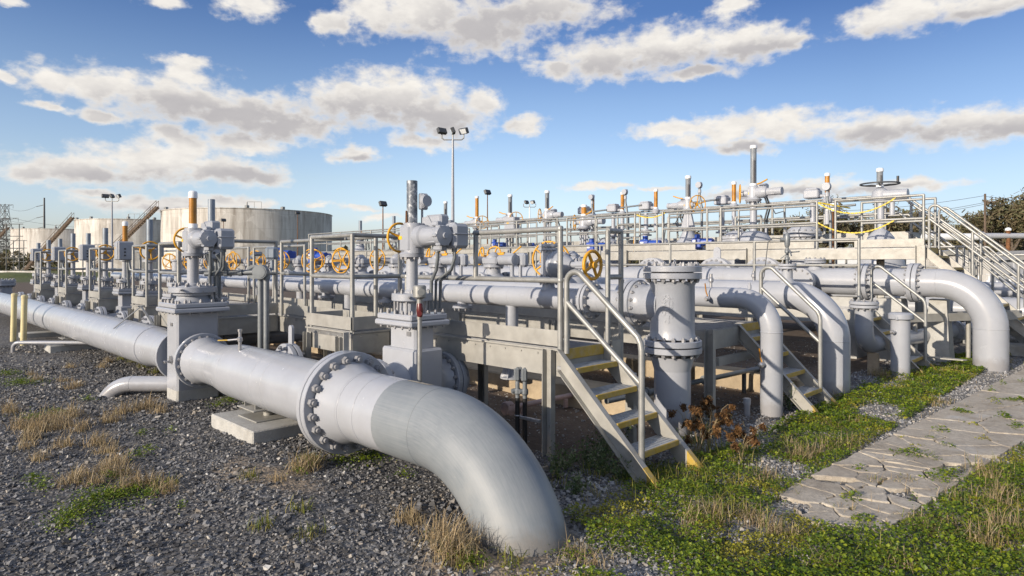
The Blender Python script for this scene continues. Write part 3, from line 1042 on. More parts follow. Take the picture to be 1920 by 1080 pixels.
# ================================================================ valve rows along the header, walkways, stairs
def row_valve(kind, x, tube, th, label, act=True):
    T = thing('branch_valve', (x, 4.03, 0), label, 'valve', 'gate valves in the row along the header pipe')
    zc = gate_valve(T, .26, .22, .2, 1.12, (.46, .40), True, low=(.36, .28, .86))
    m = MB()
    for s_ in (-1, 1): m.lathe((0, s_ * .13, ZM), (0, s_, 0), [(0, .2), (.08, .17), (.26, .165)], 24, True)
    m.cyl((0, .2, ZM), (0, 3.2, ZM), .16, n=20)
    m.build('outlet_pipe', M['paint'], T)
    column(T, zc, 1.86 if kind == 'box' else 1.84, .055)
    if kind == 'gear':
        m = MB()
        m.lathe((0, 0, 1.82), (0, 0, 1), [(0, .13), (.04, .13), (.05, .11)], 20)
        m.box((0, 0, 1.98), (.26, .22, .24), .03)
        m.cyl((0, 0, 1.85), (0, 0, 2.14), .10, n=18)
        m.cyl((.1, -.06, 2.04), (.24, -.06, 2.04), .045, n=14)
        m.box((-.02, .16, 2.02), (.22, .16, .2), .02)
        m.build('gear_case', M['cast'], T)
        handwheel(T, (.26, -.06, 2.04), (1, -.15, 0), .175, .016, 3, random.uniform(0, 2))
        m = MB()
        m.tube([(-.06, -.16, 2.1), (-.2, -.19, 2.12), (-.24, -.19, 2.11)], .016, 8)
        m.build('clutch_lever', M['yellow'], T)
        tube_indicator(T, (0, 0, 2.14), .058, th - 2.14, tube)
    elif kind == 'box':
        m = MB()
        m.lathe((0, 0, 1.84), (0, 0, 1), [(0, .11), (.04, .11), (.05, .095), (.30, .095), (.33, .07)], 20)
        m.box((.05, 0, 2.0), (.2, .18, .22), .02)
        m.build('gear_case', M['cast'], T)
        m = MB()
        m.box((.24, -.08, 2.06), (.28, .30, .40), .025)
        m.box((.24, -.234, 2.06), (.24, .012, .36), .006)
        hb = m.build('control_box', M['cast'], T)
        m = MB()
        m.box((.20, -.2415, 2.12), (.035, .003, .05))
        m.build('sticker', M['stickery'], hb)
        m = MB()
        for q in range(3): m.cyl((.382, -.10, 1.96 + q * .07), (.395, -.10, 1.96 + q * .07), .018, n=10)
        m.build('push_buttons', M['black'], hb)
        handwheel(T, (-.14, .03, 2.04), (-1, 0, 0), .17, .013, 3, random.uniform(0, 2))
        tube_indicator(T, (0, 0, 2.16), .055, th - 2.16, tube)
        m = MB()
        m.tube([(.2, 0, 1.86), (.2, 0, 1.70), (.15, .02, 1.6), (.15, .02, 1.3)], .032, 10)
        m.tube([(.3, 0, 1.86), (.3, .02, 1.66), (.5, .12, 1.6)], .026, 10)
        m.build('cable_fittings', M['conduit'], T)
    return T
row = [('gear', -14.25, 'greytube', 2.66, 'gear valve with yellow wheel and tall grey tube, nearest one left of the big valve'),
       ('box', -15.97, 'amber', 2.70, 'gate valve with amber capped tube and big square control box'),
       ('gear', -17.6, 'greytube', 2.62, 'gear operated valve with yellow wheel, standing directly beside the left lamp mast'),
       ('box', -19.25, 'greytube', 2.55, 'valve with square control box and grey tube between the second and third yellow wheels'),
       ('gear', -20.95, 'greytube', 2.6, 'gear operated valve with yellow wheel, third along the row from the big valve'),
       ('box', -22.6, 'greytube', 2.5, 'valve with square control box between the two farthest yellow wheels'),
       ('gear', -24.25, 'greytube', 2.5, 'gear operated valve with the farthest yellow wheel of the row'),
       ('box', -25.9, 'greytube', 2.45, 'valve with square control box at the far end of the row')]
for kd, x, tb, th, lb in row: row_valve(kd, x, tb, th, lb)
T = row_valve('box', -11.0, 'greytube', 2.84, 'grey gate valve hidden behind the big valve, tall bare grey tube above')
T = thing('branch_valve', (-12.65, 4.03, 0), 'short valve without actuator left of the big valve, capped yoke', 'valve', 'gate valves in the row along the header pipe')
zc = gate_valve(T, .26, .22, .2, 1.12, (.46, .40), True, low=(.36, .28, .86))
column(T, zc, 1.60, .05)
m = MB()
m.lathe((0, 0, 1.58), (0, 0, 1), [(0, .10), (.03, .10), (.035, .085), (.24, .085), (.25, .11), (.28, .11)], 18)
m.cyl((0, 0, 1.86), (0, 0, 2.05), .02, n=8)
m.build('yoke', M['paint'], T)

# --- finger platforms between the valves
def finger(xc, label, y0=3.62, w=.84):
    o = (xc, y0, 0)
    T = thing('access_platform', o, label, 'platform', 'short platforms between the valves')
    a, b = xc - w / 2, xc + w / 2
    deck(T, a, b, y0, 4.48, 1.0, o, 'flr', 'flr')
    rails(T, [[(a, 4.44, True), (a, y0 + .02, True), (b, y0 + .02, True), (b, 4.44, True)]], o, 1.0, (1.12, .64), .024)
    for x in (a + .08, b - .08): cpost(T, x, y0 - .02, -.02, .94, o, w=.09)
    return T
fl = ['short platform with railing beside the nearest yellow wheel, left of the big valve', 'short railed platform between the amber tube valve and the next control box',
      'short railed platform, third from the big valve', 'farthest short railed platform at the end of the valve row']
for x, lb in zip((-13.46, -16.80, -20.1, -23.43), fl): finger(x, lb)
# wider block behind the big valve
o = (-10.7, 3.5, 0)
T = thing('access_platform', o, 'wide galvanised platform behind the big valve with a corner railing', 'platform')
deck(T, -11.9, -9.56, 3.5, 4.5, 1.0, o, 'flr', 'flr', .16)
rails(T, [[(-11.9, 4.44, True), (-11.9, 3.52, True), (-10.98, 3.52, True), (-10.98, 4.2, False)], [(-9.57, 3.6, False), (-9.57, 4.46, True)]], o, 1.0, (1.12, .64), .026)
for x in (-11.8, -11.05): cpost(T, x, 3.48, -.02, .94, o)
# spine walkway further left
o = (-17, 5, 0)
T = thing('walkway', o, 'long low galvanised walkway behind the valve row', 'walkway')
deck(T, -26.5, -9.58, 4.51, 5.40, 1.0, o, 'b', 'fb')
rails(T, [[(x, 5.36, True) for x in (-26.4, -24, -21.5, -19, -16.6, -14.4, -12.7)]], o, 1.0, (1.1, .62), .024)
rails(T, [[(-12.45, 5.36, True), (-11.6, 5.36, True), (-10.4, 5.36, True)]], o, 1.0, (1.1, .62), .024)
for x in (-25, -21, -17, -13): cpost(T, x, 4.6, -.02, .8, o)

# --- front walkway with the landing and the first stair
o = (-6.5, 4.9, 0)
T = thing('walkway', o, 'front galvanised walkway with toe boards leading to the yellow edged stair', 'walkway')
deck(T, -9.54, -3.86, 4.50, 5.20, 1.0, o, 'f', 'fbr', .15)
deck(T, -7.55, -6.5, 3.92, 4.44, 1.0, o, 'flr', 'flr', .15)
m = MB(o)
for k in range(38): m.box((-7.5 + k * .027, 3.918, .965), (.012, .02, .05))
m.build('grating_edge', M['deck'], T)
rails(T, [[(-9.40, 4.47, True), (-8.2, 4.47, False), (-6.85, 4.47, True)],
          [(-6.86, 3.96, False)][:0] or [(-7.50, 4.40, False), (-7.50, 3.96, True), (-6.55, 3.96, True), (-6.55, 4.62, True)]], o, 1.0, (1.12, .64), .026)
m = MB(o)
for a, b in (((-5.0, 4.47, 1.64), (-5.0, 4.47, 2.11)), ((-5.02, 4.47, 2.11), (-3.85, 4.47, 2.11)), ((-6.03, 4.47, 1.64), (-3.85, 4.47, 1.64)), ((-3.85, 4.47, .98), (-3.85, 4.47, 2.125)),
             ((-6.03, 4.47, 1.66), (-6.03, 4.47, 1.0)), ((-6.5, 4.62, 1.64), (-6.2, 4.47, 1.64)), ((-6.2, 4.47, 1.64), (-6.2, 4.47, 1.02))):
    m.cyl(a, b, .026, n=12)
for p in ((-5.0, 4.47, 2.11), (-3.85, 4.47, 2.11), (-6.03, 4.47, 1.64), (-6.2, 4.47, 1.64), (-3.85, 4.47, 1.64)): m.lathe(V(p) - V((0, 0, .027)), (0, 0, 1), [(0, .02), (.012, .029), (.042, .029), (.054, .02)], 12, True)
m.build('handrail', M['galv'], T)
m = MB(o)
for a, b in (((-3.86, 5.20, 1.0), (-3.86, 5.20, 2.12)), ((-3.86, 5.42, .8), (-3.86, 5.42, 2.12)), ((-3.86, 5.20, 2.12), (-3.86, 5.42, 2.12)), ((-3.86, 5.20, 1.66), (-3.86, 5.42, 1.66))):
    m.cyl(a, b, .026, n=12)
m.build('end_rail', M['galv'], T)
cpost(T, -3.98, 4.485, -.03, 1.005, o, w=.095)
for x in (-7.45, -6.68): cpost(T, x, 3.90, -.03, .95, o, w=.085)
for x in (-5.6, -7.3, -9.2): cpost(T, x, 5.15, -.03, .78, o)
m = MB(o)
m.box((-3.855, 5.33, .93), (.02, .16, .2), .01)
for k in range(5): m.hexbolt((-3.86, 5.26 + k * .03, 1.03), (0, 0, 1), .012, .03)
m.build('bracket', M['beam'], T)
o = (-3.3, 4.8, 0)
T = thing('stair', o, 'nearest steel stair with worn yellow nosings and painted yellow feet', 'stair')
stair(T, -3.84, -2.80, 4.47, 5.10, 1.02, .03, 4, o, .13, .20)
hump_rail(T, -3.80, .98, -3.00, 1.16, 4.50, o, 1.72, .026, .16)
m = MB(o)
m.box((-3.835, 4.80, .965), (.02, .58, .10), .004)
m.build('landing_nosing', M['nosing'], T)
o = (-3.42, 4.95, 0)
T = thing('support_post', o, 'pale steel post under the nearest stair', 'post')
m = MB(o)
m.box((-3.62, 5.25, .36), (.10, .06, .76), .006)
m.build('post', M['beam'], T)
m = MB(o)
m.box((-3.62, 5.25, .0), (.2, .16, .02), .003)
m.build('base_plate', M['beam'], T)

# --- second walkway and stair
o = (-6, 7.6, 0)
T = thing('walkway', o, 'second galvanised walkway under the small bent pipe, by the middle stair', 'walkway')
deck(T, -13.0, -3.80, 7.05, 8.55, 1.0, o, '', 'fbr')
m = MB(o)
m.bar((-13, 7.03, 1.08), (-4.9, 7.03, 1.08), .008, .14)
m.build('toe_board', M['beam'], T)
cpost(T, -3.72, 7.02, -.03, 1.02, o, w=.10)
for x in (-6.2, -8.2, -10.5): cpost(T, x, 7.06, -.03, .98, o, w=.1)
for x in (-5, -8, -11): cpost(T, x, 8.5, -.03, .78, o)
m = MB(o)
m.bar((-3.74, 7.2, .62), (-3.74, 8.4, .62), .05, .1)
m.build('cross_beam', M['beam'], T)
o = (-3.3, 8.2, 0)
T = thing('stair', o, 'middle steel stair between the two pipes that bend down', 'stair')
stair(T, -3.80, -2.80, 7.93, 8.52, 1.02, .02, 4, o, .10)
hump_rail(T, -3.78, .98, -3.02, 1.16, 8.50, o, 1.74, .026, .16)
m = MB(o)
m.box((-3.79, 8.22, .965), (.02, .55, .10), .004)
m.build('landing_nosing', M['nosing'], T)

# --- third walkway with thin bright rails and its stair
o = (-9, 12.3, 0)
T = thing('walkway', o, 'third walkway with thin bright rails beside the large rear pipe', 'walkway')
deck(T, -18.5, -3.62, 11.93, 12.70, 1.0, o, '', 'fbr')
rails(T, [[(x, 11.9, True) for x in (-3.6, -5.42, -7.23, -9.05, -10.75)], [(x, 11.9, True) for x in (-11.05, -12.8, -14.6, -16.3)], [(x, 11.9, True) for x in (-17.0, -18.8, -20.6, -22.4)]], o, 1.0, (1.2, .76), .024)
for x in (-4, -8, -12, -16): cpost(T, x, 12.0, -.03, .78, o)
o = (-3.1, 12.3, 0)
T = thing('stair', o, 'rear steel stair beside the stubby capped post', 'stair')
stair(T, -3.62, -2.62, 11.93, 12.60, 1.02, .02, 4, o, .10)
hump_rail(T, -3.60, .98, -2.78, 1.16, 12.58, o, 1.74, .026, .16)

# --- upper platform and the long stair on the right
o = (-12, 15.8, 0)
TU = thing('upper_platform', o, 'high pale galvanised platform with double railings across the back', 'platform')
deck(TU, -30, -3.40, 15.4, 16.45, 2.12, o, '', 'fbr')
m = MB(o)
for a, b in ((-30, -15.6), (-15.4, -12.2), (-11.6, -8.6), (-8.3, -5.6), (-4.75, -3.42)):
    m.bar((a, 15.385, 2.22), (b, 15.385, 2.22), .008, .17, .002)
m.build('toe_board', M['beam'], TU)
hs = (1.08, .60)
for y, rr in ((15.42, [[-3.44, -5.15], [-5.55, -7.9, -8.28, -9.6], [-10.5, -11.9, -13.0], [-13.4, -15.2, -17, -19], [-19.6, -21.5, -24, -26.5, -29.5]]),
              (16.40, [[-3.44, -4.9], [-5.9, -7.9, -10.0], [-10.4, -12.6, -14.8], [-15.2, -17.5, -20, -23, -26, -29.5]])):
    rails(TU, [[(x, y, True) for x in q] for q in rr], o, 2.12, hs, .027)
for x in (-3.48, -7.1, -10.8, -14.5, -18.5, -23): cpost(TU, x, 15.38, -.03, 2.16, o, w=.16, d=.08)
for x in (-4.5, -9, -14, -20): cpost(TU, x, 16.4, -.03, 1.9, o, w=.14)
o = (-3.4, 15.9, 0)
T = thing('stair', o, 'long steel stair with double handrails at the right end of the high platform', 'stair')
stair(T, -3.40, -1.15, 15.46, 16.38, 2.14, .02, 8, o, .10, .24)
for y in (15.50, 16.34):
    hump_rail(T, -3.36, 2.1, -1.25, 1.18, y, o, 2.98, .027, .05, (-2.62, -1.9))
m = MB(o)
m.box((-3.39, 15.92, 2.06), (.02, .88, .12), .004)
m.build('landing_nosing', M['nosing'], T)
# yellow chains across the gaps of the upper railing
def chain(a, b, sag, label, mat='chain'):
    a, b = V(a), V(b)
    m = MB()
    P = [a.lerp(b, t) - V((0, 0, sag * 4 * t * (1 - t))) for t in np.linspace(0, 1, 41)]
    for i, (p, q) in enumerate(zip(P, P[1:])):
        w = (q - p).normalized()
        u, v, _ = basis(w)
        s_ = u if i % 2 else v
        m.bar(p - w * .008, q + w * .008, .030 if i % 2 else .014, .014 if i % 2 else .030)
    c = m.build('safety_chain', M[mat])
    return tag(c, label, 'chain', 'plastic chains on the upper railing')
chain((-5.53, 15.42, 3.18), (-5.0, 15.9, 3.05), .0, 'short stretch of yellow chain at the top of the upper railing')
chain((-5.53, 15.42, 3.17), (-3.95, 15.42, 3.18), .28, 'upper sagging yellow chain across the railing gap under the flat handwheel')
chain((-5.53, 15.42, 2.72), (-3.95, 15.42, 2.72), .26, 'lower sagging yellow chain across the railing gap under the flat handwheel')
chain((-9.55, 15.44, 3.16), (-10.45, 15.44, 3.16), .10, 'yellow chain hanging in the gap left of the tall clear tube')
# the dark higher walkway behind
o = (-10, 21, 0)
T = thing('rear_platform', o, 'shaded grey platform farthest back with bent end rails', 'platform')
deck(T, -26, -4.9, 20.6, 21.6, 2.66, o, '', 'fbr')
m = MB(o)
m.bar((-26, 20.57, 2.55), (-4.9, 20.57, 2.55), .02, .26)
m.build('edge_beam', M['beam'], T)
for y in (20.62, 21.58):
    rails(T, [[(x, y, True) for x in (-5.8, -7.2, -8.8, -10.6, -12.8, -15, -18, -21, -25)]], o, 2.66, (1.06, .55), .034, base=-.25)
    m = MB(o)
    m.tube([(-5.8, y, 3.72), (-5.2, y, 3.72), (-3.2, y, 2.0)], .034, 10)
    m.tube([(-5.8, y, 3.21), (-5.2, y, 3.21), (-3.4, y, 1.65)], .034, 10)
    m.cyl((-4.9, y, 2.6), (-4.9, y, 3.5), .034, n=10)
    m.build('handrail', M['galv'], T)
for x in (-5.2, -9, -13, -18): cpost(T, x, 20.62, -.03, 2.4, o, w=.16)
m = MB(o)
m.prism([(0, -.25), (0, 0), (2.2, -2.0), (2.2, -2.25)], (-4.9, 20.7, 2.62), (1, 0, 0), (0, 0, 1), (0, .03, 0))
m.build('stringer', M['beam'], T)
# ================================================================ pipes that bend into the ground, tee, rear equipment
ZP = 1.355
def elbow_pipe(name, label, y, z, r, xb, Rr, x0, seams=(), low=0.0):
    o = (xb + Rr, y, 0)
    T = thing(name, o, label, 'pipe', 'pipes bending into the ground')
    m = MB(o)
    m.tube(pipe_path(y, z, x0, xb, Rr, -.2), r, 36, cap=True)
    for x in seams: seam(m, (x, y, z), (1, 0, 0), r - .001, .004, 36)
    seam(m, (xb, y, z), (1, 0, 0), r - .001, .0045, 36)
    seam(m, (xb + Rr, y, z - Rr), (0, 0, 1), r - .001, .006, 36)
    m.build('pipe', M['paint'], T)
    return T, o


def small_valve(T, p, d, o, lever=True, h=.09):
    """quarter-turn tap standing out of a pipe at p along d"""
    p, d = V(p), V(d).normalized()
    m = MB(o)
    m.cyl(p, p + d * h, .016, n=10)
    m.lathe(p + d * h * .5, d, [(0, .02), (.015, .032), (.05, .032), (.065, .02)], 10)
    m.cyl(p + d * h, p + d * (h + .05), .019, n=6)
    b = m.build('tap', M['zbolt'], T)
    if lever:
        m = MB(o)
        q = p + d * (h * .7) + V((0, 0, .03))
        m.tube([q, q + V((-.02, 0, .05)), q + V((-.03, -.01, .16))] if abs(d.z) < .5 else [q, q + V((-.05, -.03, .03)), q + V((-.15, -.06, .03))], .008, 6)
        m.build('lever', M['amber'], b)


T, o = elbow_pipe('riser_pipe', 'slimmest bent pipe beside the middle stair with two small taps', 7.66, 1.365, .128, -3.67, .39, -27, (-4.6, -6.4, -9))
small_valve(T, (-4.06, 7.66, 1.49), (0, 0, 1), o, False, .12)
small_valve(T, (-4.02, 7.535, 1.36), (.2, -1, -.1), o, True)
small_valve(T, (-3.30, 7.54, .60), (-.3, -1, 0), o, True, .08)
m = MB(o)
m.cyl((-3.55, 7.66, 1.48), (-3.55, 7.66, 1.53), .022, n=10)
m.cyl((-3.55, 7.66, 1.53), (-3.55, 7.66, 1.56), .014, n=8)
m.build('plug', M['paint'], T)
T, o = elbow_pipe('riser_pipe', 'medium bent pipe standing right of the middle stair', 9.41, 1.34, .20, -3.76, .60, -27, (-5.2, -7.5))
small_valve(T, (-4.30, 9.41, 1.53), (0, 0, 1), o, False, .10)
# stub with the gauge tree on top
m = MB((o[0] - .18, o[1], o[2]))
m.lathe((-3.98, 9.41, 1.5), (0, 0, 1), [(0, .11), (.08, .075), (.22, .075)], 20)
m.build('stub', M['paint'], T)
flange(T, V((-3.80, 9.41, 1.75)) - V(o), (0, 0, 1), .125, .03, 8, .014)
m = MB((o[0] - .18, o[1], o[2]))
m.cyl((-3.98, 9.41, 1.78), (-3.98, 9.41, 2.02), .022, n=10)
for z_ in (1.84, 1.94): m.lathe((-3.98, 9.41, z_), (0, 0, 1), [(0, .024), (.01, .036), (.04, .036), (.05, .024)], 10)
m.lathe((-3.98, 9.41, 2.02), (0, 0, 1), [(0, .022), (.04, .038), (.15, .042), (.19, .03), (.22, .012)], 14, True)
m.cyl((-3.98, 9.41, 2.13), (-4.06, 9.36, 2.14), .03, n=10)
tb = MB((o[0] - .18, o[1], o[2]))
tb.tube([(-4.06, 9.36, 2.15), (-4.15, 9.3, 2.16), (-4.2, 9.27, 2.10), (-4.25, 9.25, 1.6), (-4.28, 9.23, 1.50)], .007, 8)
m.tube([(-3.98, 9.38, 1.92), (-3.9, 9.3, 1.98), (-3.86, 9.26, 1.9)], .010, 8)
m.cyl((-3.98, 9.41, 1.95), (-3.78, 9.33, 1.96), .010, n=6)
m.cyl((-4.06, 9.37, 1.86), (-3.94, 9.42, 1.97), .008, n=6)
gt_ = m.build('gauge_tree', M['conduit'], T)
tb.build('impulse_tube', M['steel'], gt_)
# further stub left
m = MB(o)
m.lathe((-5.75, 9.41, 1.52), (0, 0, 1), [(0, .085), (.06, .06), (.1, .06)], 18)
m.build('stub', M['paint'], T)
flange(T, V((-5.75, 9.41, 1.655)) - V(o), (0, 0, 1), .13, .032, 8, .014)

T, o = elbow_pipe('riser_pipe', 'largest rear pipe with two bolted flange joints bending down on the right', 13.57, 1.44, .255, -2.80, .76, -26, (-5.0, -6.8))
for x in (-3.98, -3.16):
    flange(T, V((x, 13.57, 1.44)) - V(o), (1, 0, 0), .355, .075, 18, .024)
m = MB(o)
m.cyl((-1.98 - .25, 13.2, .16), (-2.95, 12.95, .17), .001, .001, n=4)
m.prism([(0, -.0), (.25, -.12), (.62, -.08), (.66, .02), (.3, .10)], (-2.95, 13.08, .17), (1, 0, 0), (0, 1, 0), (0, 0, .016))
m.build('flat_bracket', M['beam'], T)
# saddle stubs on the rear pipe
m = MB(o)
m.lathe((-4.92, 13.57, 1.66), (0, 0, 1), [(0, .14), (.06, .12), (.14, .12)], 20)
m.lathe((-5.0, 13.3, 1.44), (0, -1, 0), [(0, .2), (.12, .14), (.2, .14)], 20)
m.build('stub', M['paint'], T)
flange(T, V((-4.92, 13.57, 1.84)) - V(o), (0, 0, 1), .20, .04, 10, .016)
flange(T, V((-5.0, 13.02, 1.44)) - V(o), (0, 1, 0), .26, .05, 12, .02)

# --- tee standing on its riser, and the long slim pipe feeding it
o = (-3.68, 6.10, 0)
T = thing('pipe_tee', o, 'cast pipe tee with blind top flange standing on a thick upright pipe', 'pipe')
xt, yt = -3.68, 6.10
m = MB(o)
m.cyl((xt, yt, -.2), (xt, yt, .80), .192, n=36)
m.lathe((xt, yt, .66), (0, 0, 1), [(0, .192), (.03, .2), (.10, .22), (.15, .24)], 36, True, False)
m.build('riser', M['paint'], T)
m = MB(o)
m.lathe((xt, yt, 1.0), (0, 0, 1), [(0, .25), (.05, .235), (.10, .232), (.56, .232), (.6, .25)], 40, True, False)
m.lathe((xt - .42, yt, ZP - .0), (1, 0, 0), [(0, .26), (.04, .22), (.10, .20), (.16, .205), (.26, .235), (.36, .24)], 36, True, False)
# raised casting marks
m.build('tee_body', M['cast'], T)
def raised(txt, ang, zc, size):
    cu = bpy.data.curves.new('casting_mark', 'FONT')
    cu.body, cu.size, cu.extrude, cu.align_x, cu.align_y = txt, size, .004, 'CENTER', 'CENTER'
    q = bpy.data.objects.new('casting_mark', cu)
    COL.objects.link(q)
    dg = bpy.context.evaluated_depsgraph_get()
    me = bpy.data.meshes.new_from_object(q.evaluated_get(dg))
    bpy.data.objects.remove(q)
    nn = V((math.cos(ang), math.sin(ang), 0))
    Rm = Matrix((V((0, 0, -1)), V((0, 0, 1)).cross(nn) * 1.0, nn)).transposed().to_4x4()
    k_ = bpy.data.objects.new('casting_mark', me)
    me.materials.append(M['cast'])
    COL.objects.link(k_)
    k_.parent = T
    k_.matrix_local = Matrix.Translation(V((xt, yt, zc)) + nn * .233 - V(o)) @ Rm
for txt, ang, zc_, sz in (('INMNO', -1.42, 1.36, .062), ('OIUTK  TO', -1.27, 1.32, .062), ('ACI8SSC', -1.11, 1.34, .062)): raised(txt, ang, zc_, sz)
flange(T, V((xt, yt, .915)) - V(o), (0, 0, 1), .305, .062, 16, .022, mat='cast', sep=True)
flange(T, V((xt - .47, yt, ZP)) - V(o), (1, 0, 0), .26, .06, 16, .022, mat='cast', sep=True)
flange(T, V((xt, yt, 1.70)) - V(o), (0, 0, 1), .305, .062, 16, .022, mat='cast', sep=True)
m = MB(o)
m.torus((xt + .03, yt, 1.80), (1, .3, 0), .035, .007, 18, 6)
m.build('eye_bolt', M['zbolt'], T)
m = MB(o)
m.lathe((xt - .54, yt, ZP), (-1, 0, 0), [(0, .22), (.05, .17), (.12, .14), (.16, .137)], 32, True, False)
m.cyl((xt - .6, yt, ZP), (-25.4, yt, ZP), .136, n=32)
m.lathe((-25.4, yt, ZP), (-1, 0, 0), [(0, .136), (.07, .11), (.1, .02)], 24, True)
for x in (-4.6, -6.07, -7.0, -8.5, -9.3, -10.9, -12.4, -14, -16, -18, -20): seam(m, (x, yt, ZP), (1, 0, 0), .1355, .003, 32)
m.build('pipe', M['paint'], T)
flange(T, V((-4.78, yt, ZP)) - V(o), (1, 0, 0), .22, .04, 12, .018)
m = MB(o)
for x in (-6.1, -8.4, -10.2, -12.0, -14):
    m = MB(o)
    m.cyl((x, yt, .25), (x, yt, ZP - .12), .085, n=18)
    m.lathe((x, yt, .27), (0, 0, 1), [(0, .16), (.02, .16), (.03, .09)], 18)
    for a in (0, PI / 2): m.prism([(-.17, 0), (.17, 0), (.09, .17), (-.09, .17)], (x, yt, .28), (math.cos(a + .4), math.sin(a + .4), 0), (0, 0, 1), (-math.sin(a + .4) * .012, math.cos(a + .4) * .012, 0))
    m.build('stanchion', M['paint'], T)
for x in (-7.1, -9.0, -11.0):
    m = MB(o)
    m.lathe((x, yt, ZP - .10), (0, 0, -1), [(0, .08), (.06, .08), (.061, .15), (.10, .15)], 20)
    m.mi = 1
    m.bolts((x, yt, ZP - .20), (0, 0, -1), .12, 8, .014, .03)
    m.build('drain_flange', [M['cast'], M['bolt']], T)
small_valve(T, (-4.35, yt + .02, ZP + .13), (0, 0, 1), o, False, .14)

# --- vertical globe valve with side handwheel on the slim pipe
o = (-5.45, 6.10, ZP)
T = thing('globe_valve', o, 'upright flanged valve with thick yellow handwheel on its side, on the slim pipe', 'valve')
x = -5.45
m = MB(o)
m.lathe((x, 6.1, ZP + .10), (0, 0, 1), [(0, .11), (.05, .08), (.10, .078)], 20, True, False)
m.cyl((x, 6.1, ZP + .26), (x, 6.1, ZP + .62), .095, n=24)
m.lathe((x + .05, 6.1, ZP + .42), (1, 0, 0), [(0, .12), (.05, .17), (.10, .18), (.14, .18), (.145, .165), (.20, .165), (.24, .13), (.34, .06)], 28, True)
m.mi = 1
b = m
b.bolts((x + .255, 6.1, ZP + .42), (1, 0, 0), .145, 10, .016, .03)
b.bolts((x + .19, 6.1, ZP + .42), (-1, 0, 0), .15, 10, .016, .03)
m.build('valve_body', [M['cast'], M['bolt']], T)
flange(T, (0, 0, .235), (0, 0, 1), .125, .035, 8, .014, mat='cast')
flange(T, (0, 0, .64), (0, 0, 1), .125, .035, 8, .014, mat='cast')
m = MB(o)
m.cyl((x + .30, 6.1, ZP + .42), (x + .62, 6.1, ZP + .42), .045, .03, n=14)
m.box((x + .52, 6.1, ZP + .42), (.16, .05, .09), .01)
for k in range(4): m.hexbolt((x + .45 + k * .05, 6.1, ZP + (.38 if k % 2 else .46)), (0, 0, -1 if k % 2 else 1), .014, .03)
m.build('yoke', M['cast'], T)
handwheel(T, (.70, 0, .42), (1, 0, 0), .165, .021, 4, .5, hub=.035, dish=-.01)

# --- small flanged riser with elbow, capped post
o = (-3.36, 11.35, 0)
T = thing('drain_riser', o, 'short flanged riser turning into a low horizontal pipe beside the rear stair', 'pipe')
p = [V((-3.36, 11.35, 1.10)), V((-3.36, 11.35, .80))] + arc((-3.36 + .0, 11.35 + .34, .80), PI, PI * 1.5, .34, (0, 1, 0), (0, 0, 1), 12)[1:] + [V((-3.2, 13.0, .46)), V((-2.85, 15.3, .46)), V((-2.7, 17, .46))]
m = MB(o)
m.tube(p, .135, 28)
m.torus((-3.36, 11.35, .80), (0, 0, 1), .134, .005, 28, 6)
m.build('pipe', M['paint'], T)
flange(T, V((-3.36, 11.35, 1.13)) - V(o), (0, 0, 1), .215, .045, 12, .019)
flange(T, V((-2.87, 15.1, .46)) - V(o), (.15, 1, 0), .225, .045, 12, .019)
m = MB(o)
m.box((-3.30, 11.62, .14), (.16, .10, .40), .01)
m.build('concrete_stub', M['tan'], T)
o = (-2.86, 11.42, 0)
T = thing('capped_post', o, 'stubby grey capped post with a small tap in front of the rear stair', 'post')
m = MB(o)
m.cyl((-2.86, 11.42, -.1), (-2.86, 11.42, .94), .135, n=30)
m.build('post', M['paint'], T)
m = MB(o)
m.lathe((-2.86, 11.42, .92), (0, 0, 1), [(0, .165), (.012, .182), (.08, .182), (.105, .15), (.11, .05)], 8)
for k in range(3): m.cyl((-2.86 + .17 * math.cos(k * 2.1 - 1.6), 11.42 + .17 * math.sin(k * 2.1 - 1.6), .925), (-2.86 + .17 * math.cos(k * 2.1 - 1.6), 11.42 + .17 * math.sin(k * 2.1 - 1.6), .97), .022, n=8)
m.build('cap', M['cast'], T)
small_valve(T, (-2.90, 11.29, .72), (-.2, -1, .15), o, False, .08)
# plastic stub and little pink capped pipe on the ground
o = (-3.44, 7.45, 0)
T = thing('pipe_stub', o, 'small pale plastic pipe stub in the gravel left of the slimmest bent pipe', 'pipe')
m = MB(o)
m.cyl((-3.47, 7.42, -.05), (-3.47, 7.42, .16), .036, n=16)
m.lathe((-3.47, 7.42, .12), (0, 0, 1), [(0, .042), (.07, .042), (.075, .03)], 16)
m.build('pipe', M['paint'], T)
o = (-5.4, 5.4, 0)
T = thing('capped_pipe', o, 'faded pink capped pipe lying on the dirt behind the black conduits', 'pipe')
m = MB(o)
m.cyl((-5.36, 5.30, .11), (-5.25, 6.5, .13), .032, n=14)
m.cyl((-5.33, 5.5, 0), (-5.33, 5.5, .10), .03, n=10)
m.cyl((-5.25, 6.2, 0), (-5.25, 6.2, .10), .03, n=10)
m.build('pipe', M['pink'], T)
m = MB(o)
m.lathe((-5.365, 5.24, .11), (.09, 1, 0), [(0, .07), (.01, .078), (.10, .078), (.11, .06), (.13, .034)], 16)
for k in range(4): m.box(V((-5.36, 5.30, .11)) + V((math.cos(k * PI / 2 + .7) * .078, 0, math.sin(k * PI / 2 + .7) * .078)), (.02, .06, .02), .004)
m.build('cap', M['pink'], T)
m = MB(o)
m.lathe((-5.25, 6.48, .13), (.09, 1, 0), [(0, .07), (.03, .07), (.031, .10), (.07, .10), (.071, .06), (.16, .05)], 14)
m.build('coupling', M['conduit'], T)
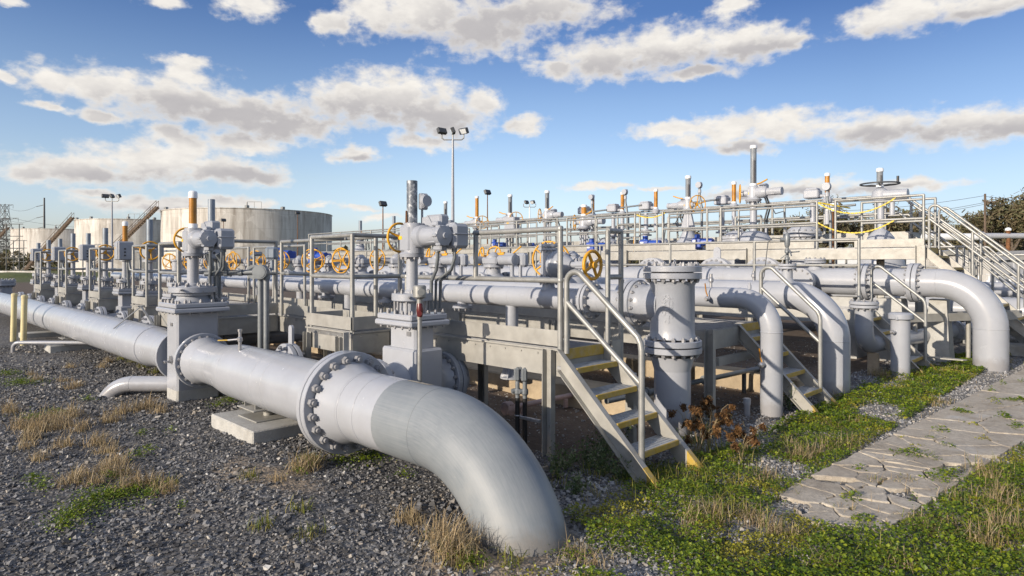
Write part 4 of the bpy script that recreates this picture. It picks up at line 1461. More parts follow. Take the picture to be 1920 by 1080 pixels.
# thin pipe runs low behind the first riser
o = (-3.9, 7, 0)
T = thing('low_pipe', o, 'thin grey pipe running low over the dirt behind the tee riser', 'pipe')
m = MB(o)
m.cyl((-4.25, 5.7, .30), (-4.0, 9.6, .30), .033, n=12)
for y in (6.3, 7.6, 9.0): m.lathe((-4.25 + (y - 5.7) * .064, y, .30), (.064, 1, 0), [(0, .06), (.03, .06), (.031, .045), (.09, .045), (.091, .06), (.12, .06)], 12)
m.build('pipe', M['conduit'], T)
for y in (6.8, 8.6):
    m = MB(o)
    m.cyl((-4.18 + (y - 6.8) * .064, y, 0), (-4.18 + (y - 6.8) * .064, y, .27), .03, n=10)
    m.build('stand', M['steel'], T)

# --- concrete ground beams and pedestals
for c, s_, lb in (((-6.6, 6.55, .11), (4.9, .46, .30), 'tan concrete ground beam behind the nearest stair'), ((-5.6, 9.0, .10), (4.4, .40, .30), 'tan concrete ground beam behind the middle stair'),
                  ((-12.5, 6.6, .09), (6.0, .5, .26), 'tan concrete ground beam farther left under the slim pipe')):
    T = tag(MB((c[0], c[1], 0)).box(c, s_, .02).build('ground_beam', M['tan']), lb, 'concrete beam')
    T.location = (c[0], c[1], 0)
for k, (x, y, b, lb) in enumerate(((-4.35, 13.55, .24, 'shaded tapered concrete pedestal under the rear pipe, left of the lit one'), (-3.55, 13.6, .24, 'sunlit tapered concrete pedestal between the two flange joints of the rear pipe'), (-2.85, 13.9, .16, 'narrow concrete pedestal just right of the last flange joint'))):
    m = MB((x, y, 0))
    B_, C_ = b * 1.3, b * .85
    m.add([(x + sx * q, y + sy * q, z) for q, z in ((B_, -.1), (C_, 1.14)) for sx, sy in ((-1, -1), (1, -1), (1, 1), (-1, 1))], [(0, 1, 5, 4), (1, 2, 6, 5), (2, 3, 7, 6), (3, 0, 4, 7), (4, 5, 6, 7)])
    T = tag(m.build('pedestal', M['concrete']), lb, 'pedestal')
    T.location = (x, y, 0)
o = (-2.2, 15.1, 0)
T = thing('channel_rails', o, 'pair of long steel channels lying level behind the rear stair', 'steel channel')
m = MB(o)
for dy in (0, .3):
    m = MB(o)
    m.bar((-3.2, 13.0 + dy * 2, .82), (-1.9, 15.2 + dy * 2, .82), .05, .14)
    m.build('channel', M['beam'], T)
for p in ((-3.1, 13.3), (-2.5, 14.4)):
    m = MB(o)
    m.cyl((*p, 0), (*p, .75), .04, n=8)
    m.build('leg', M['beam'], T)

# --- gear valves on the branches between the bent pipes
def mid_valve(x, kind, rot, label, wz=0.0):
    T = thing('branch_valve', (x, 8.55, 0), label, 'valve', 'low valves with yellow wheels behind the slim pipe')
    m = MB()
    m.lathe((0, -.3, ZP), (0, 1, 0), [(0, .17), (.08, .15), (.15, .24), (.30, .29), (.45, .24), (.52, .15), (.6, .17)], 26, True)
    m.cyl((0, -.8, ZP), (0, .8, ZP), .15, n=22)
    m.cyl((0, 0, ZP + .2), (0, 0, ZP + .36), .14, n=20)
    m.build('valve_body', M['paint'], T)
    flange(T, (0, -.36, ZP), (0, 1, 0), .27, .04, 12, .018)
    flange(T, (0, .36, ZP), (0, 1, 0), .27, .04, 12, .018)
    m = MB()
    m.lathe((0, 0, ZP + .36), (0, 0, 1), [(0, .2), (.05, .2), (.06, .17)], 24)
    m.box((0, 0, ZP + .48), (.44, .30, .14), .03, rz=rot)
    m.cyl((0, 0, ZP + .4), (0, 0, ZP + .58), .14, n=20)
    m.lathe((0, 0, ZP + .56), (0, 0, 1), [(0, .13), (.04, .10), (.09, .04)], 16)
    gx = V((math.cos(rot), math.sin(rot), 0))
    gn = V((gx.y, -gx.x, 0))
    m.cyl(V((0, 0, ZP + .50)) - gx * .24 + gn * .02, V((0, 0, ZP + .50)) - gx * .24 + gn * .34, .075, n=18)
    m.mi = 1
    m.bolts((0, 0, ZP + .36), (0, 0, -1), .17, 10, .014, .02)
    g = m.build('gear_case', [M['cast'], M['bolt']], T)
    k = MB()
    k.box(V((0, 0, ZP + .50)) - gx * .315 + gn * .2, (.004, .05, .04), rz=rot)
    k.build('sticker', M['stickery'], g)
    if kind == 'wheel':
        c = V((0, 0, ZP + .50)) - gx * .24 + gn * .42
        handwheel(T, c, gn, .30, .017, 5, wz)
        handwheel(T, c + gn * .14 + V((.12, .1, .02)), gn + gx * .8, .24, .015, 3, wz + .4)
    else:
        m = MB()
        m.cyl(V((.2, -.02, ZP + .50)), V((.56, -.02, ZP + .50)), .095, n=20)
        m.lathe((.56, -.02, ZP + .5), (1, 0, 0), [(0, .10), (.05, .105), (.06, .05)], 16)
        m.build('motor', M['cast'], T)
        m = MB()
        m.box((.62, .16, ZP + .50), (.22, .16, .26), .04)
        m.box((.3, .14, ZP + .58), (.3, .14, .10), .03)
        m.tube([(.5, .0, ZP + .4), (.5, 0, ZP + .2), (.6, .05, ZP + .05)], .04, 8)
        m.tube([(.62, .1, ZP + .4), (.62, .1, ZP + .1)], .035, 8)
        m.build('control_housing', M['cast'], T)
        handwheel(T, (-.36, -.0, ZP + .58), (-.5, -1, .2), .17, .016, 3, wz)
        handwheel(T, (-.2, .2, ZP + .62), (.3, -1, .2), .15, .015, 3, wz + 1)
        m = MB()
        m.tube([(-.28, 0, ZP + .56), (-.05, .05, ZP + .60), (.2, .1, ZP + .62)], .035, 8)
        m.tube([(.3, .15, ZP + .58), (.55, .2, ZP + .76)], .014, 6)
        m.build('wheel_stem', M['yellow'], T)
    return T
mids = [(-7.1, 'wheel', .3, 'low valve with its yellow wheels hidden behind the globe valve', 0), (-9.05, 'motor', 0, 'motor driven low valve with a cluster of yellow wheels right of the mottled tube valve', .2),
        (-10.75, 'motor', .1, 'motor driven low valve half hidden behind the valve with the mottled tube', 1.0), (-12.25, 'wheel', -.5, 'low gear valve with star spoked yellow wheel just left of the mottled tube valve', .2),
        (-13.75, 'wheel', .2, 'low gear valve with yellow wheels behind the right landing post', .7), (-15.25, 'wheel', .5, 'low gear valve with grey gearbox seen through the landing railing', .1),
        (-16.9, 'wheel', -.1, 'low gear valve with yellow wheel left of the landing railing', 1.1), (-18.6, 'wheel', .4, 'low gear valve with large yellow wheel below the storage tank edge', .5),
        (-20.2, 'wheel', 0, 'low gear valve with yellow wheel behind the grey switch box', .9), (-22, 'wheel', .6, 'low gear valve with yellow wheel right of the big valve column', .3),
        (-24, 'wheel', .2, 'low gear valve with yellow wheel left of the big valve column', .8), (-26.2, 'wheel', .5, 'low gear valve with yellow wheel farthest left', .2)]
for a in mids: mid_valve(a[0], a[1], a[2], a[3], a[4])
# blue actuators in between
def blue_box(p, s, rz, label, group='blue actuators'):
    T = thing('blue_actuator', p, label, 'actuator', group, rz)
    m = MB()
    m.box((0, 0, .16 * s), (.26 * s, .24 * s, .30 * s), .03 * s)
    m.cyl((.1 * s, 0, .2 * s), (.42 * s, 0, .2 * s), .10 * s, n=16)
    m.box((.34 * s, .1 * s, .18 * s), (.2 * s, .16 * s, .2 * s), .03 * s)
    m.cyl((0, 0, .3 * s), (0, 0, .42 * s), .07 * s, n=14)
    m.build('housing', M['blue'], T)
    m = MB()
    m.cyl((0, 0, -.9 * s), (0, 0, .02 * s), .07 * s, n=14)
    m.lathe((0, 0, -.1 * s), (0, 0, 1), [(0, .16 * s), (.06 * s, .16 * s)], 18)
    m.build('stem', M['paint'], T)
    m = MB()
    m.box((-.05 * s, -.122 * s, .2 * s), (.09 * s, .004, .10 * s))
    m.build('name_plate', M['white'], T)
    return T
for p, s, lb in (((-22.5, 10.6, 1.8), 1.5, 'blue actuator behind the yellow wheels left of the big valve'), ((-19.5, 10.4, 1.75), 1.3, 'blue actuator right of the big valve column'), ((-11.2, 17.0, 2.15), 1.15, 'bright blue actuator with yellow lever, middle of the high platform'),
                 ((-9.55, 17.2, 2.2), 1.05, 'blue actuator right of the cone shaped valve'), ((-13.2, 16.9, 2.1), 1.2, 'blue actuator between the railing posts left of the yellow lever one'), ((-19.0, 18, 2.3), 1.1, 'blue actuator far left behind the mottled tube valve'),
                 ((-16.3, 17.4, 2.2), .8, 'small blue actuator behind the grey cabinet')):
    blue_box(p, s, .2, lb)
T = thing('lever_rod', (-11.5, 16.8, 2.1), 'slim yellow lever rod leaning beside the bright blue actuator', 'lever')
m = MB()
m.bar((0, 0, -.1), (.06, 0, .75), .04, .03)
m.build('rod', M['yellow'], T)

# --- big flanged branches rising behind the rear pipe
def flanged_branch(x, label, lug):
    T = thing('branch_pipe', (x, 14.4, 0), label, 'pipe', 'large flanged branches of the rear pipe')
    m = MB()
    m.cyl((0, -.85, 1.46), (0, 3.0, 1.46), .30, n=28)
    m.lathe((0, -.32, 1.46), (0, 1, 0), [(0, .31), (.2, .40)], 28)
    m.build('pipe', M['paint'], T)
    flange(T, (0, 0, 1.46), (0, 1, 0), .47, .10, 20, .03)
    if lug:
        m = MB()
        m.prism([(-.09, 0), (.09, 0), (.09, .16)] + [(.09 * math.cos(t), .18 + .09 * math.sin(t)) for t in np.linspace(0, PI, 8)] + [(-.09, .16)], (0, .05, 1.46 + .45), (1, 0, 0), (0, 0, 1), (0, .03, 0))
        m.cyl((0, .03, 2.09), (0, .07, 2.09), .035, n=12)
        m.build('lifting_eye', M['paint'], T)
for x, lg, lb in ((-6.35, False, 'flanged branch right of the one with the lifting eye'), (-7.5, True, 'flanged branch with lifting eye throwing a shadow on the high platform beam'), (-9.25, False, 'flanged branch behind the top of the cast tee'),
                  (-11.1, False, 'flanged branch behind the thick yellow handwheel'), (-12.9, False, 'flanged branch behind the globe valve'), (-14.8, False, 'flanged branch right of the motor driven low valves'), (-16.8, False, 'flanged branch behind the motor driven low valves')):
    flanged_branch(x, lb, lg)
# ================================================================ tall valves on the high platform and behind
def tall_valve(x, y, label, body, zc, s, tube, th, wheel=True, mot=1, zbody=2.3, tr=.075):
    T = thing('tall_valve', (x, y, 0), label, 'valve', 'tall motor valves behind the high platform')
    m = MB()
    if body == 'dome':
        m.lathe((0, 0, 1.0), (0, 0, 1), [(0, .50), (1.25, .50), (1.26, .54), (1.33, .54), (1.34, .50), (1.45, .48), (1.58, .38), (1.66, .24), (1.69, .12)], 36, True)
        for a in range(5): m.box((math.cos(a) * .36, math.sin(a) * .36, 2.66), (.05, .05, .22), .01)
    elif body == 'cone':
        m.lathe((0, 0, 1.0), (0, 0, 1), [(0, .5), (1.12, .50), (1.16, .56), (1.22, .56), (1.25, .48), (1.55, .24), (1.75, .16), (1.8, .20), (1.84, .2)], 32, True)
    else:
        m.lathe((0, 0, 1.0), (0, 0, 1), [(0, .36), (zbody - 1.25, .36), (zbody - 1.2, .42), (zbody - 1.1, .42), (zbody - 1.08, .30), (zbody - .95, .18)], 28, True)
    m.build('valve_body', M['greypaint'], T)
    zb = {'dome': 2.68, 'cone': 2.82}.get(body, zbody)
    m = MB()
    if body == 'yoke':
        for a in range(4): m.cyl((math.cos(a * PI / 2 + .4) * .12, math.sin(a * PI / 2 + .4) * .12, zb - .05), (math.cos(a * PI / 2 + .4) * .12, math.sin(a * PI / 2 + .4) * .12, zc), .035, n=10)
        m.lathe((0, 0, zb - .1), (0, 0, 1), [(0, .24), (.05, .24), (.051, .14), (.14, .14)], 20)
    elif body == 'cone':
        m.prism([(-.22, 0), (.22, 0), (.10, zc - zb), (-.10, zc - zb)], (0, 0, zb), (1, 0, 0), (0, 0, 1), (0, .08, 0))
        m.cyl((0, 0, zb), (0, 0, zc), .07, n=12)
    else:
        m.cyl((0, 0, zb), (0, 0, zc), .095 if body == 'dome' else .07, n=16)
    m.build('stem_column', M['greypaint'], T)
    m = MB()
    m.lathe((0, 0, zc), (0, 0, 1), [(0, .20 * s), (.06 * s, .24 * s), (.12 * s, .17 * s), (.42 * s, .15 * s), (.48 * s, .10 * s)], 20)
    m.box((0, 0, zc + .26 * s), (.28 * s, .28 * s, .26 * s), .03 * s)
    m.box((.20 * s * mot, .16 * s, zc + .36 * s), (.30 * s, .26 * s, .34 * s), .04 * s)
    m.mi = 1
    m.bolts((0, 0, zc), (0, 0, -1), .2 * s, 10, .02 * s, .03)
    b = m.build('gear_case', [M['greypaint'], M['bolt']], T)
    k = MB()
    k.box((-.03 * s, -.142 * s, zc + .24 * s), (.12 * s, .004, .06 * s))
    k.build('sticker', M['stickery'], b)
    m = MB()
    m.lathe((.1 * s * mot, 0, zc + .26 * s), (mot, 0, 0), [(0, .15 * s), (.2 * s, .17 * s), (.3 * s, .14 * s), (.32 * s, .105 * s), (.66 * s, .105 * s), (.67 * s, .115 * s), (.74 * s, .115 * s)], 20)
    for a in range(8):
        t = a * PI / 4
        m.box((.5 * s * mot, math.cos(t) * .105 * s, zc + .26 * s + math.sin(t) * .105 * s), (.3 * s, .012, .012))
    m.build('motor', M['greypaint'], T)
    if wheel:
        m = MB()
        m.cyl((-.1 * s * mot, 0, zc + .26 * s), (-.34 * s * mot, -.02, zc + .26 * s), .09 * s, n=14)
        sh = m.build('wheel_shaft', M['greypaint'], T)
        handwheel(T, (-.40 * s * mot, -.02, zc + .26 * s), (-mot, -.55, 0), .26, .015, 5, .3, parent=sh)
        m = MB()
        m.tube([(.16 * s * mot, -.1 * s, zc + .50 * s), (.3 * s * mot, -.16 * s, zc + .52 * s), (.5 * s * mot, -.2 * s, zc + .6 * s)], .022 * s, 8)
        m.build('clutch_lever', M['yellow'], T)
    tube_indicator(T, (0, 0, zc + .46 * s), tr, th - zc - .46 * s, tube)
    m = MB()
    for q_ in (.1, .24):
        m.tube([(.25 * mot, q_, zc + .2 * s), (.35 * mot, q_ + .05, zc - .15), (.22 * mot, q_ + .12, zc - .5), (.28 * mot, q_ + .14, 2.2)], .022, 6)
    m.tube([(.3 * mot, .2, zc + .1), (.55 * mot, .15, zc - .35), (.8 * mot, .1, zc - .3), (.95 * mot, .1, 2.2)], .014, 6)
    m.build('cables', M['steel'], T)
    return T
M['greypaint'] = mat_surface('shaded_grey_paint', (.37, .39, .43), .38, 0, .08, 4, (.25, .26, .28), .4, 3, .15, 50)
tall_valve(-8.0, 17.5, 'tallest valve with domed body and long clear tube above the high railing', 'dome', 3.50, .95, 'clear', 5.07, True, 1, tr=.09)
tall_valve(-10.02, 17.5, 'cone bodied motor valve with clear tube, motor pointing left', 'cone', 3.33, .82, 'clear', 4.42, True, -1, tr=.085)
tall_valve(-14.0, 17.5, 'motor valve with short thick amber tube and yellow wheel on its left', 'yoke', 2.95, 1.0, 'amber', 3.80, True, 1, 2.2, .10)
tall_valve(-15.7, 17.5, 'motor valve with tall clear tube right of the grey cabinet', 'yoke', 3.3, .85, 'clear', 4.42, True, 1, 2.3, .085)
tall_valve(-17.6, 17.5, 'motor valve with clear tube and motor pointing left, left of the grey cabinet', 'yoke', 3.25, .85, 'clear', 4.42, True, -1, 2.3, .085)
tall_valve(-19.5, 17.5, 'motor valve with tall thin amber tube right of the tall lamp mast', 'yoke', 3.2, .85, 'amber', 4.5, True, -1, 2.3, .075)
tall_valve(-21.5, 17.5, 'motor valve with clear tube beside the foot of the tall lamp mast', 'yoke', 3.2, .8, 'clear', 4.42, True, 1, 2.3, .08)
tall_valve(-25.3, 17.5, 'motor valve with bare grey tube just left of the mottled tube', 'yoke', 2.8, .8, 'greytube', 3.98, False, 1, 2.2, .08)
tall_valve(-28.2, 17.5, 'dome valve with bare grey tube seen above the landing railing', 'cone', 2.85, .8, 'greytube', 3.9, True, 1, 2.2, .085)
# valve with a flat dark handwheel
T = thing('tall_valve', (-5.0, 18.2, 0), 'valve with flat horizontal dark handwheel above the yellow chains', 'valve')
m = MB()
m.lathe((0, 0, .8), (0, 0, 1), [(0, .55), (.9, .55), (1.15, .5), (1.3, .42), (1.31, .46), (1.40, .46), (1.42, .36), (1.65, .30), (1.78, .2), (1.86, .08)], 32, True)
m.build('valve_body', M['greypaint'], T)
m = MB()
m.cyl((0, 0, 2.5), (0, 0, 3.4), .075, n=14)
m.cyl((.26, 0, 3.0), (.26, 0, 3.4), .06, n=12)
m.build('stem_column', M['greypaint'], T)
m = MB()
m.lathe((0, 0, 3.36), (0, 0, 1), [(0, .16), (.1, .22), (.26, .18), (.32, .1)], 20)
m.cyl((.1, -.05, 3.5), (.62, -.05, 3.5), .13, n=18)
m.box((.35, .1, 3.5), (.3, .2, .24), .05)
m.build('gear_case', M['greypaint'], T)
handwheel(T, (-.02, 0, 3.80), (0, 0, 1), .44, .02, 3, .2, 'steel', dish=.05)
m = MB()
m.cyl((.36, .1, 3.8), (.36, .1, 3.98), .03, n=10)
m.build('wheel_handle', M['black'], T)
tube_indicator(T, (-.02, 0, 3.70), .08, .50, 'clear')

# row of small actuators with amber tubes further back
def small_act(x, label):
    T = thing('small_actuator', (x, 19.4, 0), label, 'actuator', 'small actuators with amber tubes')
    m = MB()
    m.cyl((0, 0, 1.2), (0, 0, 3.55), .075, n=12)
    m.lathe((0, 0, 2.75), (0, 0, 1), [(0, .2), (.05, .2), (.06, .12), (.16, .12), (.17, .2), (.22, .2)], 16)
    m.cyl((.40, 0, 2.9), (.40, 0, 3.7), .07, n=12)
    m.build('stem_column', M['greypaint'], T)
    m = MB()
    m.box((0, 0, 3.78), (.42, .36, .24), .03)
    m.box((0, 0, 3.92), (.34, .3, .07), .03)
    m.cyl((.18, 0, 3.72), (.42, 0, 3.72), .05, n=10)
    m.lathe((.40, 0, 3.52), (0, 0, 1), [(0, .12), (.10, .14), (.16, .08)], 14)
    m.build('housing', M['greypaint'], T)
    tube_indicator(T, (.40, 0, 3.66), .07, .70, 'amber')
for x, lb in ((-15.5, 'small actuator with amber tube directly right of the short thick amber tube valve'), (-14.15, 'small actuator with amber tube between the first two gauge posts'), (-12.75, 'small actuator with amber tube left of the cone bodied valve'), (-9.9, 'small actuator with amber tube left of the tallest clear tube'), (-7.1, 'small actuator with amber tube right below the motor of the tallest valve')):
    small_act(x, lb)
def gauge_post(x, y, h, label):
    T = thing('gauge_post', (x, y, 0), label, 'gauge', 'gauge posts behind the railing')
    m = MB()
    m.tube([(0, 0, 1.5), (0, 0, h - .8), (-.08, 0, h - .4), (-.08, 0, h - .15)], .04, 8)
    m.cyl((-.3, 0, h - .6), (.6, 0, h - .56), .03, n=8)
    m.build('post', M['conduit'], T)
    m = MB()
    m.box((-.08, 0, h - .05), (.16, .12, .2), .03)
    m.cyl((-.08, -.1, h - .05), (-.08, .02, h - .05), .10, n=16)
    m.cyl((-.08, 0, h - .3), (-.08, 0, h - .2), .055, n=10)
    m.build('gauge_head', M['greypaint'], T)
for x, h, lb in ((-14.9, 4.30, 'gauge on a crooked post, leftmost of the three gauges'), (-13.4, 4.38, 'gauge on a crooked post left of the cone bodied valve'), (-10.5, 4.38, 'gauge post with cable loops just right of the thin yellow wheel'), (-6.0, 3.82, 'small round gauge over the railing left of the yellow chains')):
    gauge_post(x, 19.2 if x < -7 else 17.6, h, lb)
T = thing('rusty_stand', (-6.3, 18.6, 0), 'rusty stand with small white box between the railing posts', 'stand')
m = MB(); m.cyl((0, 0, 0), (0, 0, 3.2), .05, n=10); m.build('pole', M['rust'], T)
m = MB(); m.box((0, 0, 3.3), (.26, .2, .22), .03); m.build('box', M['white'], T)
# grey cabinet
T = thing('cabinet', (-16.55, 16.55, 2.7), 'flat grey electrical cabinet with a yellow sticker above the railing', 'cabinet')
m = MB(); m.box((0, 0, .42), (.52, .30, .66), .02); m.box((0, -.155, .42), (.48, .02, .62), .006); c_ = m.build('cabinet_body', M['paint'], T)
m = MB(); m.box((-.05, -.168, .52), (.11, .004, .06)); m.build('sticker', M['stickery'], T)
m = MB()
for s_ in (-.2, .2): m.box((s_, .1, -.45), (.05, .05, 1.1))
m.build('stand', M['galv'], T)
# flanged pots between the tall valves
def pot(x, y, h, r, label):
    T = thing('flanged_drum', (x, y, 0), label, 'flanged vessel', 'upright flanged vessels')
    m = MB()
    m.cyl((0, 0, .4), (0, 0, h), r, n=28)
    m.lathe((0, 0, h + .12), (0, 0, 1), [(0, r * 1.05), (.05, r), (.14, r * .75), (.2, r * .3)], 24, True)
    m.build('vessel', M['greypaint'], T)
    flange(T, (0, 0, h + .06), (0, 0, 1), r * 1.22, .07, 18, .03, mat='greypaint')
for x, y, h, r, lb in ((-9.0, 18.6, 2.45, .40, 'dark flanged vessel left of the domed valve'), (-7.2, 18.9, 2.55, .42, 'flanged vessel right behind the domed valve'), (-11.6, 18.4, 2.3, .34, 'flanged vessel behind the bright blue actuator'), (-13.6, 18.3, 2.35, .36, 'flanged vessel right of the short thick amber tube')):
    pot(x, y, h, r, lb)
# large pipes running back under the platforms
for y, z, r, lb in ((17.5, 1.3, .30, 'large grey pipe running under the tall valves'), (19.4, 1.5, .26, 'grey pipe in the shade below the small actuators')):
    T = tag(MB((-10, y, 0)).cyl((-28, y, z), (-4.6, y, z), r, n=24).build('rack_pipe', M['greypaint']), lb, 'pipe')
    T.location = (-10, y, 0)
# cross pipes and small bore tubing that clutters the deck behind the railing
def frame_stand(x, y, w, z0, z1, label):
    T = thing('tube_stand', (x, y, 0), label, 'frame', 'tubular frames behind the high platform')
    m = MB()
    for a in (0, w): m.cyl((a, 0, z0), (a, 0, z1), .035, n=8)
    for z in (z1, z1 - .35, z1 - .8): m.cyl((0, 0, z), (w, 0, z), .035, n=8)
    m.build('tubes', M['galv'], T)
for k, (x, y, w, z0, z1, lb) in enumerate(((-13.1, 18.2, .9, 1.5, 3.45, 'tubular frame beside the short thick amber tube valve'), (-11.5, 18.8, .7, 1.5, 3.3, 'tubular frame behind the bright blue actuator'), (-9.2, 18.9, .8, 1.5, 3.2, 'tubular frame left of the tallest valve'), (-17.0, 17.0, .8, 1.5, 3.3, 'tubular frame under the grey cabinet'),
                                          (-18.8, 17.0, 1.1, 1.5, 3.2, 'tubular frame below the thin amber tube'), (-20.6, 17.0, 1.2, 1.5, 3.15, 'tubular frame right of the lamp mast foot'), (-23, 17.0, 1.2, 1.5, 3.1, 'tubular frame left of the lamp mast foot'), (-26.8, 16.9, 1.6, 1.5, 3.1, 'tubular frame above the landing railing'))):
    frame_stand(x, y, w, z0, z1, lb)

# ================================================================ lamps, tanks, pylons, far things
def mast(p, h, heads, label, mat='paint', r=.09, name='lamp_mast', hs=1.0, group='lamp masts', facing=(-.3, -.9)):
    T = thing(name, p, label, 'lamp', group)
    m = MB()
    m.cyl((0, 0, 0), (0, 0, h * .45), r * 1.25, r * 1.1, n=12)
    m.cyl((0, 0, h * .45), (0, 0, h), r * .95, r * .6, n=12)
    m.build('pole', M[mat], T)
    rt = V((.7071, .7071, 0))
    if heads > 1:
        m = MB()
        W_ = .62 * hs
        m.tube([rt * -W_ + V((0, 0, h + .35 * hs)), rt * -W_ + V((0, 0, h + .1 * hs)), rt * -W_ * .8 + V((0, 0, h)), rt * W_ * .8 + V((0, 0, h)), rt * W_ + V((0, 0, h + .1 * hs)), rt * W_ + V((0, 0, h + .35 * hs))], .035 * hs, 8)
        m.cyl((0, 0, h - .1), (0, 0, h + .3 * hs), .04 * hs, n=8)
        m.build('cross_arm', M['galv'], T)
    for k in range(heads):
        q = (k - (heads - 1) / 2) / max(1, (heads - 1) / 2) if heads > 1 else 0
        c = rt * q * .62 * hs + V((0, 0, h + (.5 if heads > 1 else .12) * hs))
        a = (-.8, .15, .9)[k % 3] if heads == 3 else (-.6 + k * 1.2)
        dx = V((math.cos(a - .8), math.sin(a - .8), 0))
        dy = V((-dx.y, dx.x, 0))
        up = (V((0, 0, 1)) - dy * .45).normalized()
        ny = dx.cross(up)
        m = MB()
        m.box(c, (.60 * hs, .22 * hs, .34 * hs), .03 * hs, (dx, -ny, up))
        m.cyl(c - V((0, 0, .22 * hs)), c, .04 * hs, n=8)
        hd = m.build('lamp_head', M['steel'], T)
        m = MB()
        m.box(c + ny * .111 * hs, (.52 * hs, .012, .27 * hs), .004, (dx, -ny, up))
        m.build('lamp_glass', M['lampface'], hd)
    return T
tn = lambda u: (u - U0) / F
mast(at(tn(849), 35), 8.45, 3, 'tall lamp mast with three floodlights in the middle of the sky', 'paint', .10, hs=.95)
mast(at(tn(210), 60), 7.5, 3, 'lamp mast with three floodlights in front of the second storage tank', 'paint', .10, hs=1.0)
mast(at(tn(993), 36), 4.9, 2, 'low white twin floodlight above the grey cabinet', 'white', .05, hs=.55)
for u, d, h, lb in ((718, 35, 4.9, 'small single floodlight on a thin rusty pole left of the mottled tube'), (914, 38, 5.85, 'small single floodlight on a thin rusty pole right of the tall mast'), (558, 62, 6.5, 'small lamp on a rusty pole before the right end of the nearest tank'), (419, 62, 5.8, 'small lamp on a short rusty pole before the middle of the nearest tank')):
    mast(at(tn(u), d), h, 1, lb, 'rust', .045, 'small_lamp', .8, 'small lamps on rusty poles')

def tank(u, d, dia, h, label, sa):
    c = at(tn(u), d)
    T = thing('storage_tank', c, label, 'tank', 'white storage tanks')
    m = MB()
    m.lathe((0, 0, 0), (0, 0, 1), [(0, dia / 2), (h, dia / 2), (h + .02, dia / 2 - .25)], 96, cap=False)
    m.build('shell', M['tank'], T)
    m = MB()
    m.lathe((0, 0, h - .12), (0, 0, 1), [(0, dia / 2 + .12), (.12, dia / 2 + .12)], 96, cap=False)
    m.lathe((0, 0, h - .9), (0, 0, 1), [(0, dia / 2 - .4), (.5, .3)], 64, True)
    m.build('rim_and_roof', M['tank'], T)
    rt, fw = V((.7071, .7071, 0)), V((-.7071, .7071, 0))
    # straight stair leaning on the left side
    m = MB()
    a = rt * (-dia / 2 - 8.5 * sa) - fw * (dia * .30) + V((0, 0, .4))
    b = rt * (-dia / 2 + 2.4) - fw * (dia * .32) + V((0, 0, h + .5))
    for off in (-.35, .35):
        m.bar(a + fw * off, b + fw * off, .10, .42)
        q = V((0, 0, 1.0))
        m.cyl(a + fw * off + q, b + fw * off + q, .04, n=6)
        for k in range(12):
            t = k / 11
            pp = a.lerp(b, t) + fw * off
            m.cyl(pp, pp + q, .03, n=5)
    for k in range(34):
        pp = a.lerp(b, (k + .5) / 34)
        m.box(pp, (.3, .7, .05), 0, (rt, fw, V((0, 0, 1))))
    m.build('stair', M['wood'], T)
    m = MB()
    for k in range(4):
        ang = (-.8, .35, .75, -.3)[k]
        pp = (rt * math.sin(ang) - fw * math.cos(ang)) * (dia / 2 - .3) + V((0, 0, h))
        m.box(pp + V((0, 0, .22)), (.7, .5, .45), .06)
        m.cyl(pp, pp + V((0, 0, .9 if k == 1 else .4)), .1, n=8)
    for s_ in (0, 1.1, 2.2):
        pp = (rt * .33 - fw * .9) * (dia / 2 - .1) + rt * s_ + V((0, 0, h))
        m.cyl(pp, pp + V((0, 0, 1.0)), .035, n=5)
    pp = (rt * .33 - fw * .9) * (dia / 2 - .1) + V((0, 0, h + 1.0))
    m.cyl(pp, pp + rt * 2.2, .035, n=5)
    m.build('roof_fittings', M['galv'], T)
    return T
tank(469, 101 + 12, 27.5, 10.3, 'nearest and largest streaked white storage tank, third from left', 1.0)
tank(262, 128 + 12, 23.5, 10.6, 'middle streaked white storage tank behind the lamp mast', .9)
tank(132, 162 + 12, 25.5, 10.4, 'farthest left sunlit white storage tank', .9)

def lattice(p, h, w, label):
    T = thing('pylon', p, label, 'pylon', 'steel pylons on the far left')
    m = MB()
    n = 9
    rt, fw = V((.7071, .7071, 0)), V((-.7071, .7071, 0))
    def cor(k, i):
        t = k / n
        ww = w * (1 - .72 * min(1, t * 1.15))
        return rt * ww / 2 * (-1, 1, 1, -1)[i] + fw * ww / 2 * (-1, -1, 1, 1)[i] + V((0, 0, h * t))
    for k in range(n):
        for i in range(4):
            m.cyl(cor(k, i), cor(k + 1, i), .09, n=4)
            m.cyl(cor(k, i), cor(k + 1, (i + 1) % 4), .06, n=4)
            m.cyl(cor(k, (i + 1) % 4), cor(k + 1, i), .06, n=4)
            m.cyl(cor(k, i), cor(k, (i + 1) % 4), .06, n=4)
    m.build('tower', M['steel'], T)
    m = MB()
    for z, L in ((h * .99, 3.2), (h * .78, 5.2), (h * .60, 5.2)):
        for s_ in (-1, 1):
            m.cyl(rt * s_ * .5 + V((0, 0, z - .8)), rt * s_ * L + V((0, 0, z)), .07, n=4)
            m.cyl(rt * s_ * .5 + V((0, 0, z)), rt * s_ * L + V((0, 0, z)), .07, n=4)
            m.cyl(rt * s_ * L + V((0, 0, z)), rt * s_ * L + V((0, 0, z - 1.4)), .06, n=4)
    m.build('cross_arms', M['steel'], T)
    return T
lattice(at(tn(9), 250), 24.5, 6.5, 'steel lattice pylon at the left edge')
lattice(at(tn(-6), 170), 13.5, 6, 'dark low lattice frame cut by the left edge')
T = thing('power_pole', at(tn(83), 183), 'tall slender steel power pole rising above the farthest tank', 'pole')
m = MB(); m.cyl((0, 0, 0), (0, 0, 20.2), .38, .2, n=10); m.build('pole', M['steel'], T)
m = MB()
